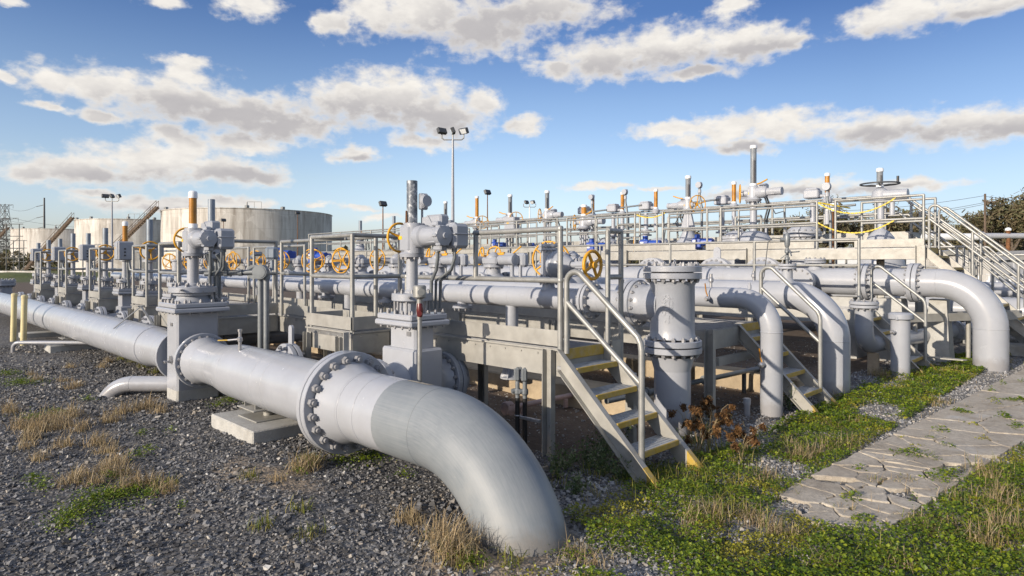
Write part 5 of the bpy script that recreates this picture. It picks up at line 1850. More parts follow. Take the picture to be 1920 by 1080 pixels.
for z in (18.2, 15.0, 12.0): m.cyl((0, 0, z), V((-.7071, -.7071, 0)) * 2.2 + V((0, 0, z - .5)), .09, n=5)
m.build('cross_arms', M['steel'], T)
def wire(a, b, sag, label, r=.03, grp='power lines on the far left'):
    m = MB()
    a, b = V(a), V(b)
    m.tube([a.lerp(b, t) - V((0, 0, sag * 4 * t * (1 - t))) for t in np.linspace(0, 1, 16)], r, 4, False)
    tag(m.build('power_line', M['wire']), label, 'wire', grp)
P0 = at(tn(83), 183)
for k, z in enumerate((17.8, 14.6, 11.6)):
    wire(P0 + V((-1.5, -1.5, z)), at(tn(12), 250) + V((0, 0, (23.5, 19, 14.7)[k])), 1.5, 'power line from the slender pole to the pylon, %s of three' % ('top', 'middle', 'lowest')[k], .035)
wire(at(tn(24), 250) + V((0, 0, 19)), at(tn(240), 300) + V((0, 0, 19)), 2.0, 'upper long power line passing behind the slender pole', .04)
wire(at(tn(24), 250) + V((0, 0, 14.7)), at(tn(240), 300) + V((0, 0, 15)), 2.0, 'lower long power line passing behind the slender pole', .04)
# substation clutter between pylons
for k, (u, d, h) in enumerate(((24, 120, 9), (35, 150, 7), (41, 190, 8))):
    T = thing('substation_frame', at(tn(u), d), ('nearest', 'middle', 'farthest')[k] + ' steel substation frame left of the sunlit tank', 'frame', 'substation frames')
    m = MB()
    rt = V((.7071, .7071, 0))
    for q in (-1.2, 1.2): m.cyl(rt * q, rt * q + V((0, 0, h)), .09, n=5)
    for z in (h, h * .75, h * .5, h * .3): m.cyl(rt * -1.9 + V((0, 0, z)), rt * 1.9 + V((0, 0, z)), .07, n=5)
    for z in (h * .3, h * .5): m.cyl(rt * -1.2 + V((0, 0, z)), rt * 1.2 + V((0, 0, z + h * .22)), .05, n=5)
    m.build('lattice', M['steel'], T)
# flanged cover at the left edge and low white wall behind the lawn
T = thing('flanged_drum', at(tn(2), 30), 'grey flanged pipe end standing on the ground at the left edge', 'flanged vessel')
m = MB(); m.cyl((0, 0, 0), (0, 0, .75), .42, n=28); m.build('vessel', M['paint'], T)
flange(T, (0, 0, .88), (0, 0, 1), .56, .12, 16, .04)
tag(MB().box((0, 0, .35), (16, .5, .7), .05).build('low_wall', M['tank']), 'low white wall beyond the lawn at the left edge', 'wall')
w_ = bpy.data.objects['low_wall']; w_.location = at(tn(-20), 90); w_.rotation_euler = (0, 0, PI / 4)

# far right: wooden pole with wires, pipe bridge, low rails, sheds
T = thing('utility_pole', at(tn(1847), 75), 'wooden utility pole between the winter trees on the right', 'pole')
m = MB(); m.cyl((0, 0, 0), (0, 0, 9.8), .16, .11, n=10); m.build('pole', M['wood'], T)
m = MB()
rt = V((.7071, .7071, 0))
m.bar(rt * -.2 + V((0, 0, 8.9)), rt * 1.5 + V((0, 0, 8.9)), .1, .1)
m.cyl(rt * .3 + V((0, 0, 8.5)), rt * .3 + V((0, 0, 8.9)), .05, n=6)
m.build('cross_arm', M['wood'], T)
Pp = at(tn(1847), 75)
for k, (z, z2, u2) in enumerate(((9.6, 8.6, 1560), (8.8, 7.2, 1560), (8.6, 6.8, 1560), (9.5, 9.6, 2100), (8.8, 8.7, 2100))):
    wire(Pp + V((0, 0, z)), at(tn(u2), 85) + V((0, 0, z2)), .35, ('top left wire of the wooden pole', 'middle left wire of the wooden pole', 'lowest left wire of the wooden pole', 'top right wire of the wooden pole', 'lower right wire of the wooden pole')[k], .022, 'wires of the wooden pole')
o = at(tn(1860), 30)
T = thing('pipe_bridge', o, 'long grey overhead pipe on an orange brown stand at the right edge', 'pipe')
rt, fw = V((.7071, .7071, 0)), V((-.7071, .7071, 0))
m = MB(); m.cyl(rt * -.6 + V((0, 0, 3.05)), rt * 8 + V((0, 0, 3.05)), .13, n=16); m.lathe(rt * -.55 + V((0, 0, 3.05)), rt, [(0, .2), (.12, .2)], 16); m.build('pipe', M['paint'], T)
m = MB(); m.cyl(rt * .75, rt * .75 + V((0, 0, 3.3)), .09, n=12); m.build('stand', M['rust'], T)
m = MB()
m.lathe(rt * .75 + V((0, 0, 3.3)), (0, 0, 1), [(0, .13), (.1, .12), (.14, .04)], 12)
m.lathe(rt * .75 + V((0, 0, 2.2)), (0, 0, 1), [(0, .12), (.1, .12)], 12)
m.build('white_caps', M['white'], T)
m = MB(); m.cyl(rt * -3.2 + V((0, 0, 3.0)), rt * -.7 + V((0, 0, 3.0)), .17, n=14); m.build('white_pipe', M['white'], T)
for k, (u, d, w, h, mt, lb) in enumerate(((1790, 42, 7.5, 2.3, 'tank', 'low pale shed roof seen through the long stair'), (1640, 34, 3.6, 2.2, 'white', 'white panel wall under the high platform, right part'), (1905, 24, 1.1, 1.9, 'paint', 'grey instrument cabinet at the right edge'))):
    T = thing('shed', at(tn(u), d), lb, 'shed', rz=PI / 4)
    m = MB(); m.box((0, 0, h / 2), (w, 1.2, h), .03); m.build('wall', M[mt], T)
    m = MB(); m.prism([(-w / 2 - .2, 0), (w / 2 + .2, 0), (0, .35)], (0, 0, h + .004), (1, 0, 0), (0, 0, 1), (0, 1.6, 0)); m.build('roof', M['beam'], T)
# rails and pipes beyond the long stair
o = (-6, 18.4, 0)
T = thing('walkway', o, 'low walkway in the shade behind the long stair, ending at a short stair', 'walkway')
deck(T, -7.5, -3.06, 18.0, 18.8, 1.1, o, '', 'fbr')
rails(T, [[(x, 18.02, True) for x in (-3.1, -3.35, -4.6, -6.0, -7.4)], [(x, 18.78, True) for x in (-3.1, -3.35, -4.6, -6.0, -7.4)]], o, 1.1, (1.08, .6), .026)
for x in (-3.6, -6.5): cpost(T, x, 18.05, -.03, .9, o)
o = (-2.4, 18.4, 0)
T = thing('stair', o, 'short steel stair seen between the rails of the long stair', 'stair')
stair(T, -3.04, -1.95, 18.02, 18.78, 1.12, .02, 4, o)
for y in (18.04, 18.76): hump_rail(T, -3.02, 1.1, -2.1, 1.35, y, o, 2.18, .025, .1)
o = (1.5, 20, 0)
T = thing('walkway', o, 'low walkway with bright rails beyond the long stair', 'walkway')
deck(T, -6.0, 1.6, 20.2, 21.0, .9, o, '', 'fr')
rails(T, [[(x, 20.25, True) for x in (-3, -1.6, 0, 1.5)], [(-1.0, 19.2, True), (-1.0, 20.2, True)]], o, .9, (1.1, .6), .03)
for x in (-2, 1): cpost(T, x, 20.3, -.03, .7, o)
for k, (y, z, r, x1, lb) in enumerate(((17.6, .75, .30, 3.5, 'thick lilac grey pipe low beyond the long stair'), (23, 1.0, .25, 5, 'grey pipe farther beyond the long stair'), (19.0, .45, .16, 3, 'slim pipe on the ground beyond the long stair'))):
    T = thing('yard_pipe', (0, y, 0), lb, 'pipe', 'pipes beyond the long stair')
    m = MB((0, 0, 0)); m.cyl((-7, 0, z), (x1, 0, z), r, n=24); m.build('pipe', M['paint'], T)
    flange(T, (.2 - k * .6, 0, z), (1, 0, 0), r * 1.4, .05, 12, .02)
    m = MB()
    for x in (-3.0, .8): m.box((x, 0, z / 2 - .1), (.25, .4, z), .02)
    m.build('supports', M['concrete'], T)
for k, (u, d, lb) in enumerate(((1870, 22, 'cluster of small white valves at the right edge'), (1835, 26, 'small valve stand beyond the long stair'))):
    T = thing('valve_stand', at(tn(u), d), lb, 'valve', 'small valve stands on the right')
    m = MB()
    for q in range(4):
        x = q * .35
        m.cyl((x, 0, 0), (x, 0, 1.3), .04, n=8)
        m.lathe((x, 0, 1.0), (0, 0, 1), [(0, .05), (.03, .11), (.1, .11), (.13, .05)], 12)
        m.torus((x, 0, 1.35), (0, 0, 1), .11, .015, 16, 6)
    m.cyl((-.2, 0, .75), (1.4, 0, .75), .07, n=10)
    m.build('valves', M['white'], T)
T = thing('fence_post', (-1.24, 14.9, 0), 'slim dark green post in front of the long stair', 'post')
m = MB(); m.box((0, 0, .60), (.04, .03, 1.28), .004); m.box((0, -.02, .6), (.012, .03, 1.26)); m.build('post', mat_surface('dark_green_paint', (.012, .03, .022), .5, 0, .2, 8), T)
T = tag(MB((-.6, 16.2, 0)).box((-.6, 16.2, .08), (3.4, .5, .24), .03, rz=.1).build('kerb_block', M['concrete']), 'long concrete kerb block behind the dark green post', 'kerb')
T.location = (-.6, 16.2, 0)
# plan positions of the plants (x, y, size)
TUFT =[ (-9.73,1.24,0.22),(-8.83,1.24,0.24),(-8.59,1.33,0.26),(-8.91,1.50,0.26),(-8.23,1.23,0.20),(-8.54,1.53,0.25),(-9.05,1.73,0.24),(-8.26,1.65,0.20),(-7.65,1.40,0.18),(-7.90,1.14,0.15),(-8.44,1.97,0.22),(-8.80,2.17,0.20),(-7.52,1.66,0.20),(-7.14,1.65,0.18),(-8.80,2.37,0.20),(-8.87,2.50,0.20),(-8.46,2.50,0.18),(-7.28,1.14,0.16),(-6.62,1.59,0.22),(-6.25,1.54,0.18),(-6.43,1.46,0.18),(-6.30,1.20,0.18),(-6.49,1.30,0.14),(-6.16,1.34,0.16),(-5.81,1.52,0.20),(-5.81,1.60,0.18),(-5.74,1.64,0.16),(-5.78,1.46,0.14),(-10.98,2.07,0.16),(-11.14,2.19,0.14),(-11.78,2.15,0.14),(-12.07,1.86,0.16),(-12.82,2.88,0.16),(-13.41,3.13,0.14),(-13.21,2.49,0.15),(-12.70,1.89,0.12),(-5.49,1.66,0.16),(-5.15,2.64,0.20),(-5.23,2.76,0.18),(-5.05,2.37,0.10),(-3.14,2.57,0.26),(-2.99,2.51,0.24),(-3.04,2.62,0.22),(-3.32,2.66,0.20),(-3.63,2.65,0.16),(-3.72,2.69,0.14),(-2.55,3.11,0.18),(-2.39,3.06,0.16),(-1.79,4.31,0.16),(-1.93,4.36,0.18),(-1.66,4.32,0.12),(-1.37,4.04,0.16),(-1.07,4.39,0.16),(-0.78,5.08,0.22),(-0.74,5.36,0.24),(-0.67,5.37,0.20),(-0.88,5.89,0.22),(-0.86,6.22,0.20),(-1.07,6.72,0.22),(-0.97,6.73,0.20),(-0.99,6.52,0.18),(-1.10,5.82,0.14),(-1.18,5.11,0.14),(-1.09,5.01,0.16),(-1.03,5.25,0.12),(-1.65,5.85,0.12),(-2.41,6.14,0.20),(-2.59,6.46,0.18),(-2.34,6.09,0.20),(-2.30,6.36,0.20),(-2.26,6.66,0.18),(-2.18,6.87,0.20),(-2.55,7.52,0.14),(-2.46,7.95,0.12),(-3.34,9.44,0.14),(-3.06,9.22,0.14),(-3.01,9.51,0.12),(-2.55,12.39,0.14),(-2.43,12.89,0.14),(-2.03,9.56,0.12),(-1.97,9.84,0.14),(-2.10,11.52,0.10),(-1.91,13.79,0.16),(-1.94,14.60,0.16),(-3.21,11.38,0.20),(-3.05,11.20,0.20),(-3.03,11.56,0.18),(-2.73,11.86,0.16),(-2.27,4.08,0.20),(-2.23,4.26,0.20),(-2.22,3.88,0.12),(-2.07,4.42,0.16),(-2.36,5.24,0.16),(-2.36,5.43,0.14),(-2.29,4.71,0.10),(-1.59,5.03,0.10),(-1.47,6.04,0.12) ]
GREENP =[ (-11.97,1.65,0.50),(-12.97,1.62,0.40),(-9.34,1.62,0.30),(-9.22,1.37,0.30),(-9.95,2.08,0.20),(-5.69,1.22,0.35),(-5.58,1.12,0.30),(-5.75,1.33,0.35),(-5.68,1.40,0.30),(-5.46,1.03,0.30),(-5.33,0.96,0.25),(-6.22,1.47,0.20),(-5.72,1.52,0.20),(-5.53,1.54,0.25),(-6.61,0.99,0.20),(-6.32,1.01,0.20),(-6.73,1.81,0.20),(-6.85,1.93,0.15),(-7.55,2.06,0.15),(-7.45,2.31,0.12),(-4.50,3.20,0.16),(-5.11,2.58,0.15),(-5.12,3.20,0.30),(-5.12,3.31,0.25),(-5.18,3.02,0.20),(-5.06,1.64,0.10),(-8.23,3.57,0.20),(-8.48,3.33,0.30),(-8.26,3.11,0.20),(-3.03,2.57,0.20),(-2.90,2.56,0.20),(-2.55,3.06,0.20) ]
YT =[ (-5.26,2.73,0.16),(-5.35,2.85,0.16),(-5.63,1.70,0.14),(-5.28,2.22,0.12),(-8.91,3.87,0.20),(-8.68,3.84,0.18),(-13.10,3.44,0.20),(-12.31,3.39,0.18),(-13.60,3.39,0.16),(-11.59,3.35,0.15) ]
RUSTY =[ (-3.59,6.49,0.30),(-3.35,6.40,0.25),(-3.06,5.73,0.30),(-3.00,5.43,0.25),(-2.76,5.90,0.22),(-2.65,5.55,0.20),(-3.34,5.84,0.25) ]
WEED =[ (-3.61,4.82,0.30),(-3.56,4.64,0.30),(-3.65,5.01,0.30),(-3.54,4.46,0.22),(-3.62,4.27,0.22),(-3.53,4.07,0.20),(-3.31,4.39,0.20),(-3.19,3.89,0.15),(-3.17,4.43,0.18),(-3.19,7.97,0.30) ]
CLOUDS = [ (-0.621,0.229,0.041,0.021),(-0.559,0.228,0.071,0.031),(-0.478,0.218,0.123,0.040),(-0.383,0.209,0.135,0.038),(-0.462,0.268,0.049,0.013),(-0.465,0.254,0.039,0.018),(-0.318,0.199,0.089,0.027),(-0.179,0.241,0.135,0.053),(-0.250,0.237,0.085,0.040),(-0.115,0.220,0.097,0.045),(-0.045,0.244,0.041,0.023),(-0.131,0.184,0.065,0.016),(-0.362,0.189,0.086,0.023),(-0.559,0.192,0.035,0.014),(-0.621,0.194,0.033,0.009),(-0.588,0.118,0.103,0.027),(-0.498,0.135,0.114,0.036),(-0.411,0.130,0.090,0.026),(-0.465,0.163,0.059,0.026),(-0.491,0.178,0.032,0.022),(-0.362,0.125,0.043,0.017),(-0.638,0.111,0.043,0.015),(-0.397,0.168,0.063,0.019),(-0.238,0.163,0.045,0.014),(-0.131,0.361,0.121,0.041),(-0.049,0.346,0.123,0.045),(-0.211,0.364,0.063,0.040),(-0.273,0.345,0.034,0.024),(-0.383,0.352,0.050,0.021),(-0.498,0.341,0.038,0.012),(-0.658,0.311,0.021,0.009),(0.033,0.371,0.148,0.033),(-0.664,0.222,0.015,0.008),(0.139,0.303,0.113,0.037),(0.234,0.312,0.125,0.040),(0.347,0.306,0.087,0.031),(0.107,0.296,0.049,0.033),(0.273,0.273,0.069,0.014),(0.404,0.303,0.035,0.017),(0.066,0.290,0.049,0.018),(0.325,0.357,0.044,0.017),(0.547,0.321,0.084,0.032),(0.632,0.310,0.075,0.017),(0.516,0.317,0.050,0.025),(0.250,0.199,0.085,0.016),(0.318,0.192,0.067,0.027),(0.390,0.194,0.084,0.030),(0.347,0.167,0.058,0.017),(0.510,0.180,0.094,0.032),(0.605,0.170,0.111,0.030),(0.658,0.170,0.062,0.026),(0.016,0.209,0.049,0.018),(0.265,0.181,0.031,0.013),(0.418,0.107,0.131,0.012),(0.547,0.104,0.072,0.010),(0.139,0.118,0.073,0.007),(0.219,0.112,0.047,0.007),(0.347,0.099,0.102,0.008),(-0.498,0.078,0.114,0.016),(-0.411,0.085,0.076,0.012),(-0.288,0.087,0.034,0.006),(-0.226,0.084,0.031,0.006),(-0.559,0.089,0.041,0.006),(0.510,0.099,0.056,0.010),(-0.195,0.071,0.048,0.007) ]
GREYS = [ (-0.411,0.199,0.180,0.029),(-0.504,0.106,0.145,0.019),(-0.390,0.123,0.063,0.015),(-0.195,0.213,0.158,0.032),(-0.107,0.204,0.098,0.025),(-0.478,0.207,0.097,0.019),(-0.347,0.182,0.087,0.012),(0.242,0.286,0.202,0.021),(0.347,0.295,0.102,0.012),(-0.082,0.330,0.180,0.021),(0.016,0.350,0.148,0.033),(0.582,0.299,0.115,0.012),(0.510,0.164,0.113,0.017),(0.616,0.155,0.132,0.017),(0.362,0.163,0.086,0.011),(0.432,0.098,0.149,0.006),(-0.234,0.156,0.047,0.006),(-0.485,0.071,0.142,0.007),(0.362,0.093,0.115,0.005) ]
# ================================================================ ground, stones, path, plants, trees
def vnoise(x, y, s, seed):
    g = np.random.default_rng(seed).random((64, 64))
    x, y = x / s + 1000.3, y / s + 1000.7
    i, j = np.floor(x).astype(int), np.floor(y).astype(int)
    fx, fy = x - i, y - j
    fx, fy = fx * fx * (3 - 2 * fx), fy * fy * (3 - 2 * fy)
    a = lambda p, q: g[p % 64, q % 64]
    return (a(i, j) * (1 - fx) + a(i + 1, j) * fx) * (1 - fy) + (a(i, j + 1) * (1 - fx) + a(i + 1, j + 1) * fx) * fy


def gz(x, y):
    """height of the ground: gravel raked up round the buried elbow, low swells elsewhere"""
    x, y = np.asarray(x, float), np.asarray(y, float)
    r2 = ((x + 2.95) / .75) ** 2 + ((y - 3.05) / .62) ** 2
    return -.03 * np.exp(-r2 * 1.6) + .05 * np.exp(-((x + 5.0) / 1.6) ** 2 - ((y - 2.2) / .5) ** 2) + .045 * (vnoise(x, y, 1.3, 3) - .5) + .02 * (vnoise(x, y, .4, 4) - .5)


def np_mesh(name, v, f, m, smooth=False, parent=None):
    """v (N,3), f (M,k) with k corners"""
    me = bpy.data.meshes.new(name)
    k = f.shape[1]
    me.vertices.add(len(v)); me.loops.add(f.size); me.polygons.add(len(f))
    me.vertices.foreach_set('co', v.astype(np.float32).ravel())
    me.loops.foreach_set('vertex_index', f.astype(np.int32).ravel())
    me.polygons.foreach_set('loop_start', np.arange(0, f.size, k, dtype=np.int32))
    me.polygons.foreach_set('use_smooth', np.full(len(f), smooth))
    me.update(calc_edges=True)
    me.materials.append(m)
    o = bpy.data.objects.new(name, me)
    COL.objects.link(o)
    if parent: o.parent = parent
    return o


def mat_ground():
    m, nt, b = newmat('ground_mix')
    T = NT(nt)
    co = T.coord('Object')
    sx = T.n('ShaderNodeSeparateXYZ')
    wob = T.n('ShaderNodeTexNoise'); wob.inputs['Scale'].default_value = .9; wob.inputs['Detail'].default_value = 5
    T.l(co, wob.inputs['Vector'])
    add = T.n('ShaderNodeVectorMath', operation='MULTIPLY_ADD')
    T.l(wob.outputs['Color'], add.inputs[0]); add.inputs[1].default_value = (1.2, 1.2, 0); T.l(co, add.inputs[2])
    T.l(add.outputs[0], sx.inputs[0])
    X, Y = T.math('SUBTRACT', sx.outputs[0], .6), T.math('SUBTRACT', sx.outputs[1], .6)
    # gravel
    vc = T.voro(co, 34, 'F1', 'Color')
    sv = T.n('ShaderNodeSeparateColor'); T.l(vc, sv.inputs[0])
    gr = T.ramp(sv.outputs[0], [(0, (.037, .037, .039)), (.5, (.09, .09, .094)), (.85, (.18, .18, .182)), (1, (.26, .24, .20))])
    gr = T.mix(T.ramp(T.noise(co, 1.1, 6, .65), [(.42, (0, 0, 0)), (.68, (.55,) * 3)]), gr, (.105, .09, .072))
    # dirt under the steelwork
    di = T.ramp(T.noise(co, 5, 8, .7), [(.3, (.075, .055, .040)), (.55, (.125, .092, .066)), (.75, (.18, .14, .105))])
    f1 = T.math('MULTIPLY', T.math('MULTIPLY_ADD', Y, 1.6, -6.6, True), T.math('MULTIPLY_ADD', X, -1.8, -5.6, True))
    c = T.mix(f1, gr, di)
    # paler stone and soil by the path
    pl = T.ramp(sv.outputs[1], [(0, (.09, .085, .075)), (.6, (.17, .165, .155)), (1, (.33, .32, .30))])
    c = T.mix(T.math('MULTIPLY_ADD', X, 2.0, 6.6, True), c, pl)
    # sandy bare patches
    sd = T.ramp(T.noise(co, 7, 7, .7), [(.3, (.20, .155, .11)), (.7, (.33, .27, .20))])
    for (px, py, rx, ry) in ((-2.75, 2.72, .45, .40), (-5.2, 2.45, .8, .26)):
        dx = T.math('MULTIPLY', T.math('SUBTRACT', sx.outputs[0], px + .6), 1 / rx)
        dy = T.math('MULTIPLY', T.math('SUBTRACT', sx.outputs[1], py + .6), 1 / ry)
        q = T.math('ADD', T.math('MULTIPLY', dx, dx), T.math('MULTIPLY', dy, dy))
        c = T.mix(T.math('MULTIPLY_ADD', q, -1.2, 1.5, True), c, sd)
    # lawn in the distance
    gs = T.ramp(T.noise(co, .35, 8, .7), [(.3, (.045, .06, .012)), (.55, (.085, .10, .022)), (.75, (.15, .135, .05))])
    c = T.mix(T.math('MULTIPLY_ADD', sx.outputs[0], -.12, -8.4, True), c, gs)
    c = T.mix(T.math('MULTIPLY', T.math('MULTIPLY_ADD', sx.outputs[1], .25, -6.6, True), .75), c, gs)
    T.l(c, b.inputs['Base Color'])
    b.inputs['Roughness'].default_value = .9
    h = T.math('ADD', T.math('MULTIPLY', T.voro(co, 34, 'F1'), -1.0), T.noise(co, 18, 6))
    T.bump(h, .55, .02, b)
    return m


# ground: fine near the camera, coarse to the horizon, one sheet
xs = np.concatenate([[-900, -500, -250, -120, -70, -45, -30, -22], np.arange(-16, -8, .35), np.arange(-8, 1.2, .10), np.arange(1.2, 6, .6), [10, 20, 40, 90, 200, 500, 900]])
ys = np.concatenate([[-900, -400, -150, -60, -25, -10, -4, -1.5], np.arange(-.6, 1.0, .3), np.arange(1.0, 8.0, .10), np.arange(8.0, 16, .4), [18, 22, 30, 45, 70, 120, 250, 500, 900]])
gx, gy = np.meshgrid(xs, ys)
near = np.exp(-((gx + 4) / 14) ** 4 - ((gy - 5) / 12) ** 4)
vz = gz(gx, gy) * near
berm = 0 * gx
vv = np.stack([gx, gy, vz + berm], -1).reshape(-1, 3)
nx, ny = len(xs), len(ys)
ii = (np.arange(ny - 1)[:, None] * nx + np.arange(nx - 1)[None]).ravel()
gr_ = np_mesh('ground', vv, np.stack([ii, ii + 1, ii + nx + 1, ii + nx], 1), mat_ground(), True)
tag(gr_, 'gravel and dirt yard with grass at its far edge', 'ground', kind='structure')
lawn = MB()
q0 = at((18 - U0) / F, 84)
lawn.lathe(q0 + V((0, 0, -.3)), (0, 0, 1), [(0, 7.5), (.4, 5.5), (.7, 3.5), (.85, 1.6), (.9, .1)], 40, True)
tag(lawn.build('lawn', M['fargrass']), 'low grassy mound beyond the valve row', 'lawn', kind='structure')

# --- loose stones
CUBE = np.array([[x, y, z] for x in (-1, 1) for y in (-1, 1) for z in (-1, 1)], float)
CF = np.array([(0, 1, 3, 2), (4, 6, 7, 5), (0, 4, 5, 1), (2, 3, 7, 6), (0, 2, 6, 4), (1, 5, 7, 3)])


def view_points(n, d0, d1, power, lat0=-.86, lat1=.86):
    """random ground points in the wedge the picture looks over, thinner with distance"""
    t = RNG.random(n)
    d = (d0 ** power + (d1 ** power - d0 ** power) * t) ** (1 / power)
    s = RNG.uniform(lat0, lat1, n) * d
    q = math.sqrt(.5)
    return q * (s - d), q * (s + d), d


def rotmats(n):
    q = RNG.normal(size=(n, 4)); q /= np.linalg.norm(q, axis=1)[:, None]
    w, x, y, z = q.T
    return np.stack([np.stack([1 - 2 * (y * y + z * z), 2 * (x * y - z * w), 2 * (x * z + y * w)], -1), np.stack([2 * (x * y + z * w), 1 - 2 * (x * x + z * z), 2 * (y * z - x * w)], -1),
                     np.stack([2 * (x * z - y * w), 2 * (y * z + x * w), 1 - 2 * (x * x + y * y)], -1)], 1)


def stones(name, x, y, size, m, label, cat):
    n = len(x)
    v = CUBE[None] * RNG.uniform(.55, 1.0, (n, 8, 3)) + RNG.normal(0, .16, (n, 8, 3))
    v *= RNG.uniform(.5, 1.0, (n, 1, 3)) * size[:, None, None]
    v = np.einsum('nij,nkj->nki', rotmats(n), v)
    v[:, :, 2] *= .8
    v += np.stack([x, y, gz(x, y) + size * .28], -1)[:, None]
    f = (CF[None] + (np.arange(n) * 8)[:, None, None]).reshape(-1, 4)
    return tag(np_mesh(name, v.reshape(-1, 3), f, m), label, cat, kind='stuff')


def on_path(x, y, g=0.0):
    return (x > -2.10 + .0537 * (y - 4.62) - g + .03 * np.sin(y * 3.1)) & (x < np.minimum(-1.29 + .093 * (y - 4.85), -.96 + .015 * (y - 8.4)) + g) & (y > 4.66 - g + .2 * (x + 1.5)) & (y < 24)


x, y, d = view_points(250000, 3.1, 14, 1.15, -1.05, .86)
leftz = (x < -3.3) | ((y < 3.15) & (x < -2.6))
bare = np.exp(-((x + 2.75) / .42) ** 2 - ((y - 2.72) / .36) ** 2) + np.exp(-((x + 5.2) / .7) ** 2 - ((y - 2.45) / .22) ** 2)
thin = vnoise(x, y, .8, 8)
keep = leftz & (y < 4.35 + .3 * thin) & (RNG.random(len(x)) > bare * .93) & (RNG.random(len(x)) > (thin - .5) * 1.7)
x, y, d = x[keep], y[keep], d[keep]
stones('gravel', x, y, np.clip(RNG.lognormal(-4.86, .48, len(x)), .004, .034) * np.where(d > 7, 1.15, 1), M['rock'], 'dark grey crushed stone spread under the header pipe', 'gravel')
x, y, d = view_points(95000, 3.1, 13, 1.2, -.05, 1.1)
keep = (x > -3.45 - .4 * vnoise(x, y, .5, 5)) & ~((y < 3.1) & (x < -2.55)) & ~on_path(x, y, -.02) & (RNG.random(len(x)) < .35 + .9 * vnoise(x, y, .6, 12))
x, y, d = x[keep], y[keep], d[keep]
stones('gravel', x, y, np.clip(RNG.lognormal(-4.72, .45, len(x)), .004, .030), M['rockpale'], 'pale loose stone between the stairs and the broken path', 'gravel')
x, y, d = view_points(6000, 6, 15, 1.2, -.2, .5)
keep = (x < -3.5) & (y > 4.3) & (x > -9)
stones('gravel', x[keep], y[keep], np.clip(RNG.lognormal(-4.8, .4, keep.sum()), .004, .02), M['rockpale'], 'scattered small stones on the brown dirt under the walkways', 'gravel')

# --- broken concrete path: irregular slab pieces with open cracks
def clip_poly(P, n, c):
    out = []
    for i in range(len(P)):
        a, b = P[i], P[(i + 1) % len(P)]
        da, db = n[0] * a[0] + n[1] * a[1] - c, n[0] * b[0] + n[1] * b[1] - c
        if da <= 0: out.append(a)
        if (da < 0 < db) or (db < 0 < da):
            t = da / (da - db)
            out.append((a[0] + (b[0] - a[0]) * t, a[1] + (b[1] - a[1]) * t))
    return out


seeds = []
yy = 4.7
rr = random.Random(5)
while yy < 24:
    k = 5 if yy < 6.6 else 4 if yy < 7.5 else (3 if yy < 8.5 else (2 if yy < 11 else 1))
    st = .235 if yy < 7.4 else (.5 if yy < 10 else 1.6)
    for j in range(k):
        seeds.append((-2.08 + .05 * (yy - 4.6) + (j + .5) * (1.06 - .035 * (yy - 4.6)) / k + rr.uniform(-.13, .13) * (1 if k > 1 else .3), yy + rr.uniform(-.15, .15) * (st / .3)))
    yy += st
m = MB()
for i, (sx_, sy_) in enumerate(seeds):
    P = [(-2.10, 5.0), (-1.70, 4.60), (-1.29, 4.85), (-.96, 8.4), (-.72, 24), (-1.06, 24)]
    for j, (tx, ty) in enumerate(seeds):
        if i == j or abs(tx - sx_) + abs(ty - sy_) > 4: continue
        n = (tx - sx_, ty - sy_)
        L = math.hypot(*n)
        n = (n[0] / L, n[1] / L)
        gap = rr.choice((.001, .002, .003, .004, .009, .014)) if sy_ < 9 else .003
        P = clip_poly(P, n, n[0] * (sx_ + tx) / 2 + n[1] * (sy_ + ty) / 2 - gap)
        if len(P) < 3: break
    if len(P) < 3: continue
    if sy_ < 8 and rr.random() < .05: continue          # a piece that has crumbled away
    # rough edges
    Q = []
    for a, b in zip(P, P[1:] + P[:1]):
        L = math.hypot(b[0] - a[0], b[1] - a[1])
        k = max(1, int(L / .05)) if sy_ < 10 else max(1, int(L / .3))
        for t in range(k):
            w = .014 if sy_ < 10 else .002
            Q.append((a[0] + (b[0] - a[0]) * t / k + rr.uniform(-w, w), a[1] + (b[1] - a[1]) * t / k + rr.uniform(-w, w)))
    h = .020 + rr.uniform(-.005, .005)
    ta, tb = rr.uniform(-.007, .007), rr.uniform(-.007, .007)
    if sy_ > 9: ta = tb = 0
    cx, cy = sum(p[0] for p in Q) / len(Q), sum(p[1] for p in Q) / len(Q)
    top = [V((p[0], p[1], h + ta * (p[0] - cx) + tb * (p[1] - cy))) for p in Q]
    inn = [V((p[0] + (cx - p[0]) * .008 / max(.05, math.hypot(p[0] - cx, p[1] - cy)), p[1] + (cy - p[1]) * .008 / max(.05, math.hypot(p[0] - cx, p[1] - cy)), h + .004 + ta * (p[0] - cx) + tb * (p[1] - cy))) for p in Q]
    bot = [V((p[0], p[1], -.06)) for p in Q]
    n = len(Q)
    m.add(bot + top + inn, [(k, (k + 1) % n, n + (k + 1) % n, n + k) for k in range(n)] + [(n + k, n + (k + 1) % n, 2 * n + (k + 1) % n, 2 * n + k) for k in range(n)] + [tuple(range(2 * n, 3 * n))])
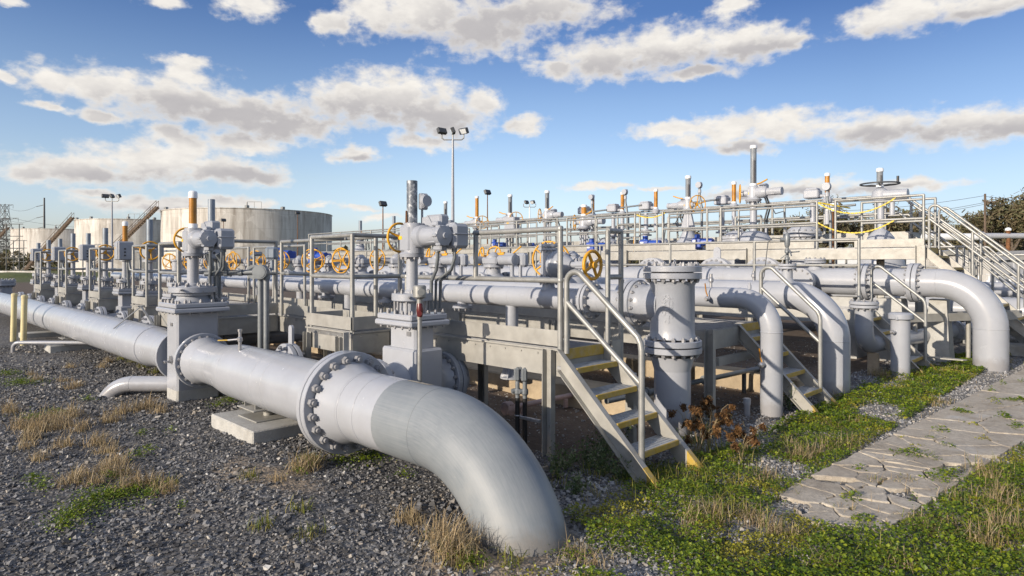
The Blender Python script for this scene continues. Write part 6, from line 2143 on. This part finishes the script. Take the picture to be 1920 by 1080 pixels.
def mat_slab():
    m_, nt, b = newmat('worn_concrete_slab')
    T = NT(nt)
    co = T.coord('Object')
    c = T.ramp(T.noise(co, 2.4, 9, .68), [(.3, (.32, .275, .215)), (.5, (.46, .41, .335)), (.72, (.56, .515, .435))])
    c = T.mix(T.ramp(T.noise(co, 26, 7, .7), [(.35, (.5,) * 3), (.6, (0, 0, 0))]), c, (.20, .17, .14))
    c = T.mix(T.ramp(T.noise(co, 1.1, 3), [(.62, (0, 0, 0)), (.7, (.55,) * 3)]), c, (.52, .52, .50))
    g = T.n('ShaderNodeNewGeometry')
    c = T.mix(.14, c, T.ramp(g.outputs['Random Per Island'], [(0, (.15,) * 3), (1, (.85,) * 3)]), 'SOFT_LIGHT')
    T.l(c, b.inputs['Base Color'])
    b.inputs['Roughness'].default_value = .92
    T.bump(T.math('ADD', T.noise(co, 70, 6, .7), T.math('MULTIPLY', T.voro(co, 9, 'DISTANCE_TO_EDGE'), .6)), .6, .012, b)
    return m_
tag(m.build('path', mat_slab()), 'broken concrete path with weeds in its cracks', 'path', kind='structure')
x = RNG.uniform(-2.1, -.98, 9000); y = 4.55 + RNG.random(9000) ** 1.6 * 6
keep = on_path(x, y) & (vnoise(x, y, .35, 21) > .62)
stones('gravel', x[keep], y[keep], np.clip(RNG.lognormal(-4.7, .4, keep.sum()), .004, .02), M['rockpale'], 'crumbled chips lying in the cracks of the path', 'gravel')

# --- leafy ground cover
def leaves(name, x, y, h, size, m, label, cat, up=.5):
    n = len(x)
    L = np.array([[0, 0, 0], [.55, .5, .16], [0, 1.0, .05], [-.55, .5, .16]])
    v = L[None] * size[:, None, None]
    a = RNG.uniform(0, 2 * PI, n); t = RNG.normal(.25, up, n)
    ca, sa, ct, st = np.cos(a), np.sin(a), np.cos(t), np.sin(t)
    X, Y, Z = v[..., 0], v[..., 1], v[..., 2]
    Y, Z = Y * ct[:, None] - Z * st[:, None], Y * st[:, None] + Z * ct[:, None]
    v = np.stack([X * ca[:, None] - Y * sa[:, None], X * sa[:, None] + Y * ca[:, None], Z], -1)
    v += np.stack([x, y, gz(x, y) + h], -1)[:, None]
    f = np.arange(4 * n).reshape(-1, 4)
    return tag(np_mesh(name, v.reshape(-1, 3), f, m), label, cat, kind='stuff')


def cover_density(x, y):
    n1, n2 = vnoise(x, y, .55, 31), vnoise(x, y, .17, 32)
    nn = n1 * .7 + n2 * .3
    right = 1 / (1 + np.exp(-(x - np.minimum(-1.25 + .093 * (y - 4.85), -.92)) * 22))
    strip = ((x > -3.0) & (x < -2.05) & (y > 4.0)) * np.clip((nn - .27) * 5, 0, 1)
    front = ((y <= 4.75) & (x > -3.0)) * np.clip((nn - .34) * 5, 0, 1)
    foot = np.exp(-((x + 2.75) / .55) ** 2 - ((y - 4.55) / .55) ** 2)
    gap = np.exp(-((x + 3.1) / .3) ** 2 - ((y - 4.0) / .3) ** 2) + 1.3 * np.exp(-((x + 2.25) / .38) ** 2 - ((y - 3.14) / .20) ** 2) + np.exp(-((x + 1.95) / .2) ** 2 - ((y - 4.3) / .2) ** 2) + np.exp(-((x + 2.3) / .22) ** 2 - ((y - 5.6) / .3) ** 2)
    dd = np.maximum.reduce([right, strip, front, foot]) - gap
    dd = np.where(on_path(x, y, -.02 - .13 * vnoise(x, y, .15, 81)), np.clip((vnoise(x, y, .20, 41) - .70) * 6, 0, .8), dd)
    dd = np.where((np.hypot((x + 2.95) / .42, (y - 3.05) / .42) < 1), 0, dd)
    dd = np.where((np.hypot((x + 2.75) / .5, (y - 2.72) / .42) < 1), dd * .15, dd)
    return np.clip(dd, 0, 1)


x, y, d = view_points(560000, 3.2, 13, 1.2, -.02, 1.15)
dn = cover_density(x, y)
keep = (RNG.random(len(x)) < dn) & (x > -3.2)
x, y, d, dn = x[keep], y[keep], d[keep], dn[keep]
hum = .012 + .115 * dn * vnoise(x, y, .16, 33) * (.5 + vnoise(x, y, .7, 34))
sz = np.clip(RNG.lognormal(-4.2, .33, len(x)), .007, .032) * np.where(d > 7, 1.3, 1)
yel = vnoise(x, y, .33, 71) * .6 + vnoise(x, y, .9, 72) * .4 + RNG.normal(0, .07, len(x)) > .63
ht = hum * RNG.random(len(x)) ** .6
leaves('clover', x[~yel], y[~yel], ht[~yel], sz[~yel], M['clover'], 'green clover covering the ground by the path', 'ground cover')
leaves('clover', x[yel], y[yel], ht[yel] * .8, sz[yel] * .85, M['clover2'], 'yellow green weeds mixed into the clover by the path', 'ground cover', .8)
px, py, ps = [], [], []
for gx_, gy_, s_ in GREENP:
    n = int(900 * s_ * s_ * 4.5)
    a, r_ = RNG.uniform(0, 2 * PI, n), np.abs(RNG.normal(0, .42, n)) * s_
    px.append(gx_ + np.cos(a) * r_ * 1.3); py.append(gy_ + np.sin(a) * r_ * .8); ps.append(np.full(n, s_))
px, py, ps = map(np.concatenate, (px, py, ps))
leaves('clover', px, py, .01 + .05 * RNG.random(len(px)), RNG.uniform(.010, .019, len(px)), M['clover'], 'small green weed patches scattered over the dark gravel', 'ground cover')

# --- blades of grass
def blades(name, spots, per, m, label, cat, droop=1.0, width=.004, spread=.5):
    X, Y, S = [], [], []
    for x, y, s_ in spots:
        n = int(per * (s_ / .2))
        X.append(RNG.normal(x, .03 + s_ * .24 * spread, n)); Y.append(RNG.normal(y, .03 + s_ * .20 * spread, n)); S.append(s_ * RNG.uniform(.25, 1.15, n))
    X, Y, S = map(np.concatenate, (X, Y, S))
    n = len(X)
    a = RNG.uniform(0, 2 * PI, n); lean = np.abs(RNG.normal(.75, .5, n)) * droop
    dx, dy = np.cos(a), np.sin(a)
    z0 = gz(X, Y)
    P = []
    for t in (0, .35, .7, 1.0):
        cv = lean * (.15 + 1.15 * t * t); hh = S * t * np.cos(cv); rr_ = S * t * np.sin(cv) + .03 * S * np.sin(7 * t + a)
        P.append(np.stack([X + dx * rr_, Y + dy * rr_, z0 + hh - .005], -1))
    side = np.stack([-dy, dx, np.zeros(n)], -1) * width
    w = (1.0, .9, .6, .12)
    v = np.stack([P[k] + sg * side * w[k] for k in range(4) for sg in (-1, 1)], 1)
    q = np.array([(0, 1, 3, 2), (2, 3, 5, 4), (4, 5, 7, 6)])
    f = (q[None] + (np.arange(n) * 8)[:, None, None]).reshape(-1, 4)
    return tag(np_mesh(name, v.reshape(-1, 3), f, m), label, cat, kind='stuff')


blades('dry_grass', [t for t in TUFT if t[0] < -2.6 and t[1] < 4], 110, M['straw'], 'tan dry grass tufts on the dark gravel', 'grass', 1.0, .0026)
blades('dry_grass', [t for t in TUFT if not (t[0] < -2.6 and t[1] < 4)], 80, M['straw'], 'tan dry grass tufts around the path and stair feet', 'grass', 1.25, .0022)
xx, yy_, dd_ = view_points(420, 3.6, 12, 1.3, .05, .84)
kk = (xx > -3.1) & ~on_path(xx, yy_) & (cover_density(xx, yy_) > .3)
blades('grass', [(a, b, .13) for a, b in zip(xx[kk], yy_[kk])], 6, M['greenblade'], 'single green and yellowing grass blades among the clover', 'grass', 1.1, .0028, 1.2)
blades('grass', YT + [(a, b, .12) for a, b in ((-3.02, 2.55), (-2.9, 2.5), (-4.3, 1.9), (-3.9, 2.05), (-4.35, 2.2), (-2.75, 2.75))], 70, M['greenblade'], 'yellow green grass tufts along the header pipe', 'grass', .9, .0034)
blades('grass', RUSTY, 26, M['greenblade'], 'bent sedge stalks at the foot of the tee riser', 'grass', 1.5, .0035, .7)
blades('grass', [(a, b, c * .95) for a, b, c in TUFT if -3.1 < a and b > 3.5], 34, M['greenblade'], 'green grass tufts around the path edges and stair feet', 'grass', .8, .0026, 1.3)
blades('grass', [(-2.75 + RNG.normal(0, .22), 4.75 + RNG.normal(0, .3), .17) for _ in range(26)] + [(-3.3 + RNG.normal(0, .15), 4.4 + RNG.normal(0, .35), .16) for _ in range(16)], 16, M['greenblade'], 'taller green weeds at the foot of the nearest stair', 'grass', .8, .0034, 1.2)
xx, yy_, dd_ = view_points(1500, 3.6, 11, 1.2, -.1, .85)
kk = (xx > -3.2)
blades('dead_stems', [(a, b, .11) for a, b in zip(xx[kk], yy_[kk])], 5, M['straw'], 'dead stems lying across the clover and path', 'grass litter', 2.2, .0017, 2.0)
# sedges: arching stalks with brown spikelets at their ends and narrow blades at the foot
SEDGE = ('tall rust brown sedge against the tee riser', 'rust brown sedge right of the tee riser', 'rust brown sedge low in front of the riser', 'rust brown sedge nearest the stair foot', 'small rust brown sedge out on the gravel', 'smallest rust brown sedge beside the clover', 'rust brown sedge half behind the stair')
for k, (x, y, s_) in enumerate(RUSTY):
    T = thing('sedge_plant', (x, y, 0), SEDGE[k], 'plant', 'rust brown sedges by the riser')
    z0 = float(gz(x, y))
    st_ = MB()
    P = []
    for q in range(11):
        a_ = RNG.uniform(0, 2 * PI)
        L = s_ * RNG.uniform(.7, 1.45)
        dx, dy = math.cos(a_), math.sin(a_)
        pts = [V((dx * L * r_ * .75, dy * L * r_ * .75, z0 + L * h_)) for r_, h_ in ((0, 0), (.12, .45), (.3, .8), (.52, .95), (.72, .88))]
        st_.tube(pts, [.003, .0028, .0024, .002, .0012], 4, False)
        if q < 7:
            c = np.array(pts[3 + q % 2])
            for w in range(7):
                e = c + RNG.normal(0, s_ * .055, 3)
                P.append(e + RNG.normal(0, .010, (16, 3)))
    P = np.concatenate(P)
    D_ = RNG.normal(0, 1, P.shape) * .010
    S_ = RNG.normal(0, 1, P.shape) * .003
    v = np.stack([P - D_ - S_, P - D_ + S_, P + D_ + S_, P + D_ - S_], 1)
    np_mesh('foliage', v.reshape(-1, 3), np.arange(4 * len(P)).reshape(-1, 4), M['rustweed'], parent=T)
    st_.build('stem', M['straw'], T)
# flowering weeds left of the first stair
WEEDS = ('tall flowering weed under the first stair stringer', 'flowering weed next to the stair stringer foot', 'flowering weed behind the stringer', 'leafy weed between steel post and stair', 'low weed at the foot of the steel post', 'weed beside the buried elbow', 'weed in front of the stair stringer', 'small weed in the pale gravel by the elbow', 'weed touching the yellow stair foot', 'dark twiggy weed at the foot of the middle stair')
for k, (x, y, s_) in enumerate(WEED):
    st_, z0 = MB((x, y, 0)), float(gz(x, y))
    P = []
    for q in range(9):
        tip = V((x + RNG.normal(0, s_ * .35), y + RNG.normal(0, s_ * .35), z0 + s_ * RNG.uniform(.5, 1.2)))
        b0 = V((x, y, z0))
        st_.tube([b0, b0.lerp(tip, .5) + V((0, 0, .02)), tip], .0025, 4)
        for w in range(26):
            t = RNG.uniform(.25, 1.05)
            P.append(np.array(b0.lerp(tip, t)) + RNG.normal(0, .022, 3))
    P = np.array(P)
    v = P[:, None] + RNG.normal(0, .009, (len(P), 4, 3)) - np.array([x, y, 0])
    T = thing('weed_plant', (x, y, 0), WEEDS[k], 'plant', 'wild weeds by the stairs')
    np_mesh('leaves', v.reshape(-1, 3), np.arange(4 * len(P)).reshape(-1, 4), M['weed'], parent=T)
    st_.build('stem', M['weed'], T)
# --- winter trees far behind
def tree(p, h, w, seed, label, leafy, name='winter_tree'):
    h *= 1.5
    r_ = random.Random(seed)
    T = thing(name, p, label, 'tree', 'winter trees on the horizon')
    m = MB()
    tips = []
    def grow(a, d, L, rad, lev):
        b = a + d * L
        mid = a.lerp(b, .5) + V((r_.uniform(-1, 1), r_.uniform(-1, 1), r_.uniform(-.3, .3))) * L * .08
        m.tube([a, mid, b], [rad, rad * .85, rad * .65], 5 if lev < 2 else 3, False)
        if lev >= 4:
            tips.append((b, d)); return
        for k in range(r_.choice((3, 3, 4)) if lev else 5):
            nd = (d + V((r_.uniform(-1, 1) * w, r_.uniform(-1, 1) * w, r_.uniform(-.25, .55)))).normalized()
            grow(a.lerp(b, r_.uniform(.55, 1)), nd, L * r_.uniform(.6, .85), rad * .55, lev + 1)
        tips.append((b, d))
    grow(V((0, 0, -.1)), V((0, 0, 1)), h * .27, h * .022, 0)
    m.build('trunk', M['bark'], T)
    n = len(tips)
    tp = np.array([t[0] for t in tips])
    rep = leafy * 3
    P = np.repeat(tp, rep, 0) + RNG.normal(0, h * .035, (n * rep, 3))
    D = RNG.normal(0, 1, (n * rep, 3)) * h * .013
    S = RNG.normal(0, 1, (n * rep, 3)) * h * .0035
    v = np.stack([P - D - S, P - D + S, P + D + S, P + D - S], 1)
    c = np_mesh('crown', v.reshape(-1, 3), np.arange(4 * len(P)).reshape(-1, 4), M['farleaf'], parent=T)
    return T
specs = [(1893, 78, 8.9, .75, 9, 'leafy brown tree standing right of the wooden pole'), (1800, 92, 7.6, .8, 4, 'bare pale tree left of the wooden pole'), (1765, 86, 7.6, .8, 3, 'bare thicket tree above the long stair hump'), (1700, 95, 8.8, .85, 8, 'brown leafed tree behind the bent end rails'),
         (1650, 90, 8.6, .9, 7, 'bushy tree behind the flat handwheel valve'), (1590, 98, 8.2, .85, 4, 'bare tree seen through the yellow chains'), (1522, 92, 9.0, .9, 5, 'bare tree behind the rusty stand'), (1460, 99, 8.6, .85, 4, 'bare tree right of the tallest valve column'),
         (1385, 104, 6.9, .9, 4, 'small bare tree left of the tallest valve column'), (1925, 95, 8.6, .85, 6, 'tree cut by the right edge'), (1840, 105, 7.6, .9, 5, 'low brown tree behind the wooden pole foot'), (1300, 108, 6.2, .9, 4, 'low bare tree seen between the railing posts left of the tallest valve')]
for k, (u, d_, h, w, lf, lb) in enumerate(specs):
    tree(at((u - U0) / F, d_), h, w, 40 + k, lb, lf)
# far hedge line that closes the horizon
n = 26000
th = RNG.uniform(-.9, .85, n)
dd = RNG.uniform(150, 175, n)
hh = 1.6 + 3.6 * vnoise(th * 40, th * 0 + 3, 1.0, 51) + 2.2 * vnoise(th * 160, th * 0 + 9, 1.0, 52)
q = math.sqrt(.5)
P = np.stack([q * (np.tan(th) * dd - dd), q * (np.tan(th) * dd + dd), RNG.random(n) ** .8 * hh], -1)
v = P[:, None] + RNG.normal(0, .38, (n, 4, 3))
tag(np_mesh('treeline', v.reshape(-1, 3), np.arange(4 * n).reshape(-1, 4), M['farleaf']), 'far low brown treeline along the horizon', 'treeline', kind='stuff')
# thicket under the right-hand trees
n = 30000
th = RNG.uniform(.27, .70, n)
dd = RNG.uniform(80, 110, n)
hh = 2.0 + 4.2 * vnoise(th * 60, th * 0 + 1, 1.0, 61)
P = np.stack([q * (np.tan(th) * dd - dd), q * (np.tan(th) * dd + dd), RNG.random(n) * hh], -1)
v = P[:, None] + RNG.normal(0, .22, (n, 4, 3))
tag(np_mesh('undergrowth', v.reshape(-1, 3), np.arange(4 * n).reshape(-1, 4), M['farleaf']), 'brown winter undergrowth below the trees on the right', 'undergrowth', kind='stuff')
# ================================================================ sky, sun, camera
SUN_AZ = V((-.05, -1.0, 0)).normalized()          # towards the sun, low on the left
EL = R(16)
w = bpy.data.worlds.new('World')
sc.world = w
w.use_nodes = True
nt = w.node_tree
nt.nodes.clear()
T = NT(nt)
out = T.n('ShaderNodeOutputWorld')
bg = T.n('ShaderNodeBackground')
sky = T.n('ShaderNodeTexSky', sky_type='NISHITA')
sky.sun_disc = False
sky.sun_elevation = EL
sky.sun_rotation = math.atan2(SUN_AZ.x, SUN_AZ.y)
sky.altitude = 0
sky.air_density = 1.15
sky.dust_density = 1.3
sky.ozone_density = 1.6
tc = T.n('ShaderNodeTexCoord')
D = tc.outputs['Generated']
def dot(vec):
    m_ = T.n('ShaderNodeVectorMath', operation='DOT_PRODUCT')
    T.l(D, m_.inputs[0]); m_.inputs[1].default_value = vec
    return m_.outputs['Value']
q = math.sqrt(.5)
rt, fw, up = dot((q, q, 0)), dot((-q, q, 0)), dot((0, 0, 1))
az = T.math('ARCTAN2', rt, fw)
el = T.math('ARCSINE', up)
cb = T.n('ShaderNodeCombineXYZ')
T.l(az, cb.inputs[0]); T.l(el, cb.inputs[1])
p = cb.outputs[0]
# wobble the outlines
def warp(p, scale, amp, det):
    mp = T.n('ShaderNodeMapping'); mp.inputs['Scale'].default_value = (1, 1.7, 1); T.l(p, mp.inputs[0])
    nz = T.n('ShaderNodeTexNoise'); nz.inputs['Scale'].default_value = scale; nz.inputs['Detail'].default_value = det; nz.inputs['Roughness'].default_value = .6
    T.l(mp.outputs[0], nz.inputs['Vector'])
    s_ = T.n('ShaderNodeVectorMath', operation='MULTIPLY_ADD')
    T.l(nz.outputs['Color'], s_.inputs[0]); s_.inputs[1].default_value = (amp, amp * .55, 0)
    o_ = T.n('ShaderNodeVectorMath', operation='ADD')
    s_.inputs[2].default_value = (-amp / 2, -amp * .275, 0)
    T.l(s_.outputs[0], o_.inputs[0]); T.l(p, o_.inputs[1])
    return o_.outputs[0]
p1 = warp(p, 15, .07, 5)
def field(p, blobs, k):
    acc = None
    for cx, cy, rx, ry in blobs:
        a = T.n('ShaderNodeVectorMath', operation='MULTIPLY_ADD')
        T.l(p, a.inputs[0]); a.inputs[1].default_value = (1 / rx, 1 / ry, 0); a.inputs[2].default_value = (-cx / rx, -cy / ry, 0)
        d = T.n('ShaderNodeVectorMath', operation='LENGTH')
        T.l(a.outputs[0], d.inputs[0])
        if acc is None: acc = d.outputs['Value']
        else:
            s_ = T.n('ShaderNodeMath', operation='SMOOTH_MIN'); T.l(acc, s_.inputs[0]); T.l(d.outputs['Value'], s_.inputs[1]); s_.inputs[2].default_value = k
            acc = s_.outputs[0]
    return acc
mp = T.n('ShaderNodeMapping'); mp.inputs['Scale'].default_value = (1, 1.5, 1); T.l(p, mp.inputs[0])
puff = T.noise(mp.outputs[0], 34, 8, .56, .1)
dist = field(p1, CLOUDS, .18)
dens = T.math('ADD', T.math('SUBTRACT', 1.0, dist), T.math('MULTIPLY_ADD', puff, 1.5, -.75))
front = T.math('MULTIPLY_ADD', fw, 6, -1, True)
mask = T.math('MULTIPLY', T.math('SMOOTHSTEP' if False else 'MULTIPLY_ADD', dens, 1.45, .12, True), front)
ms = T.n('ShaderNodeMapRange', interpolation_type='SMOOTHSTEP'); T.l(mask, ms.inputs['Value'])
mask = ms.outputs[0]
gd = field(warp(p, 20, .05, 3), GREYS, .4)
grey = T.math('MULTIPLY_ADD', T.math('ADD', gd, T.math('MULTIPLY_ADD', puff, -.35, .17)), -.75, 1.30, True)
core = T.math('MULTIPLY_ADD', dens, 1.5, -.15, True)
grey = T.math('MULTIPLY', grey, core)
gm = T.n('ShaderNodeMapRange', interpolation_type='SMOOTHSTEP'); T.l(grey, gm.inputs['Value'])
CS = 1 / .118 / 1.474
cc = T.mix(gm.outputs[0], (.95 * CS, .91 * CS, .85 * CS), (.52 * CS, .50 * CS, .51 * CS))
mp2 = T.n('ShaderNodeMapping'); mp2.inputs['Scale'].default_value = (1, 2.2, 1); T.l(p, mp2.inputs[0])
cc = T.mix(T.math('MULTIPLY', T.ramp(T.noise(mp2.outputs[0], 30, 6, .6), [(.35, (1, 1, 1)), (.62, (0, 0, 0))]), .35), cc, (.60 * CS, .58 * CS, .58 * CS))
# deeper blue overhead, pale towards the horizon
tint = T.ramp(el, [(0, (1.1, 1.3, 2.1)), (.045, (1.10, 1.20, 1.78)), (.125, (1.04, 1.06, 1.32)), (.24, (.80, .86, 1.10)), (.36, (.42, .55, .86)), (.7, (.38, .52, .85))])
tint = T.mix(1.0, tint, T.ramp(T.math('MULTIPLY_ADD', az, .7, .5), [(.45, (1, 1, 1)), (.85, (.68, .70, .74))]), 'MULTIPLY')
skc = T.mix(1.0, sky.outputs[0], tint, 'MULTIPLY')
# broken cloud added out of view, behind and above the standpoint, as fill light
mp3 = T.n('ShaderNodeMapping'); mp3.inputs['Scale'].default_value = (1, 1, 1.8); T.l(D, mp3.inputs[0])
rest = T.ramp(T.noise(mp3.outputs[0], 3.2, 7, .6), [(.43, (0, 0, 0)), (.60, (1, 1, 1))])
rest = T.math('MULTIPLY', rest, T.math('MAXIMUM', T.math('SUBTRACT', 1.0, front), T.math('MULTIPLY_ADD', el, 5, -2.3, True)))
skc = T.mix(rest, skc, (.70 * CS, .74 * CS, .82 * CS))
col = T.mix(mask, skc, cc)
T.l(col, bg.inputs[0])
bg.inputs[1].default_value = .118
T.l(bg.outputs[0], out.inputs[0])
w.cycles.sampling_method = 'MANUAL'
w.cycles.sample_map_resolution = 512

sl = bpy.data.lights.new('sun', 'SUN')
sl.energy = 3.75
sl.angle = R(.5)
sl.color = (1.0, .87, .71)
so = bpy.data.objects.new('sun', sl)
COL.objects.link(so)
so.rotation_euler = (SUN_AZ * math.cos(EL) + V((0, 0, math.sin(EL)))).to_track_quat('Z', 'Y').to_euler()

cd = bpy.data.cameras.new('camera')
cam = bpy.data.objects.new('camera', cd)
COL.objects.link(cam)
cam.location = (0, 0, H)
cam.rotation_euler = (R(90), 0, R(45))
cd.sensor_width = 36
cd.lens = 36 * F / 1920
cd.shift_y = -(540 - V0) / 1920
cd.clip_end = 3000
cd.clip_start = .05
sc.camera = cam
vs = sc.view_settings
vs.view_transform = 'Standard'
vs.look = 'None'
vs.exposure = .56
vs.gamma = 1
sc.cycles.use_denoising = True
sc.cycles.max_bounces = 5
sc.cycles.diffuse_bounces = 3
sc.cycles.glossy_bounces = 3
sc.cycles.transmission_bounces = 2
sc.cycles.caustics_reflective = False
sc.cycles.caustics_refractive = False
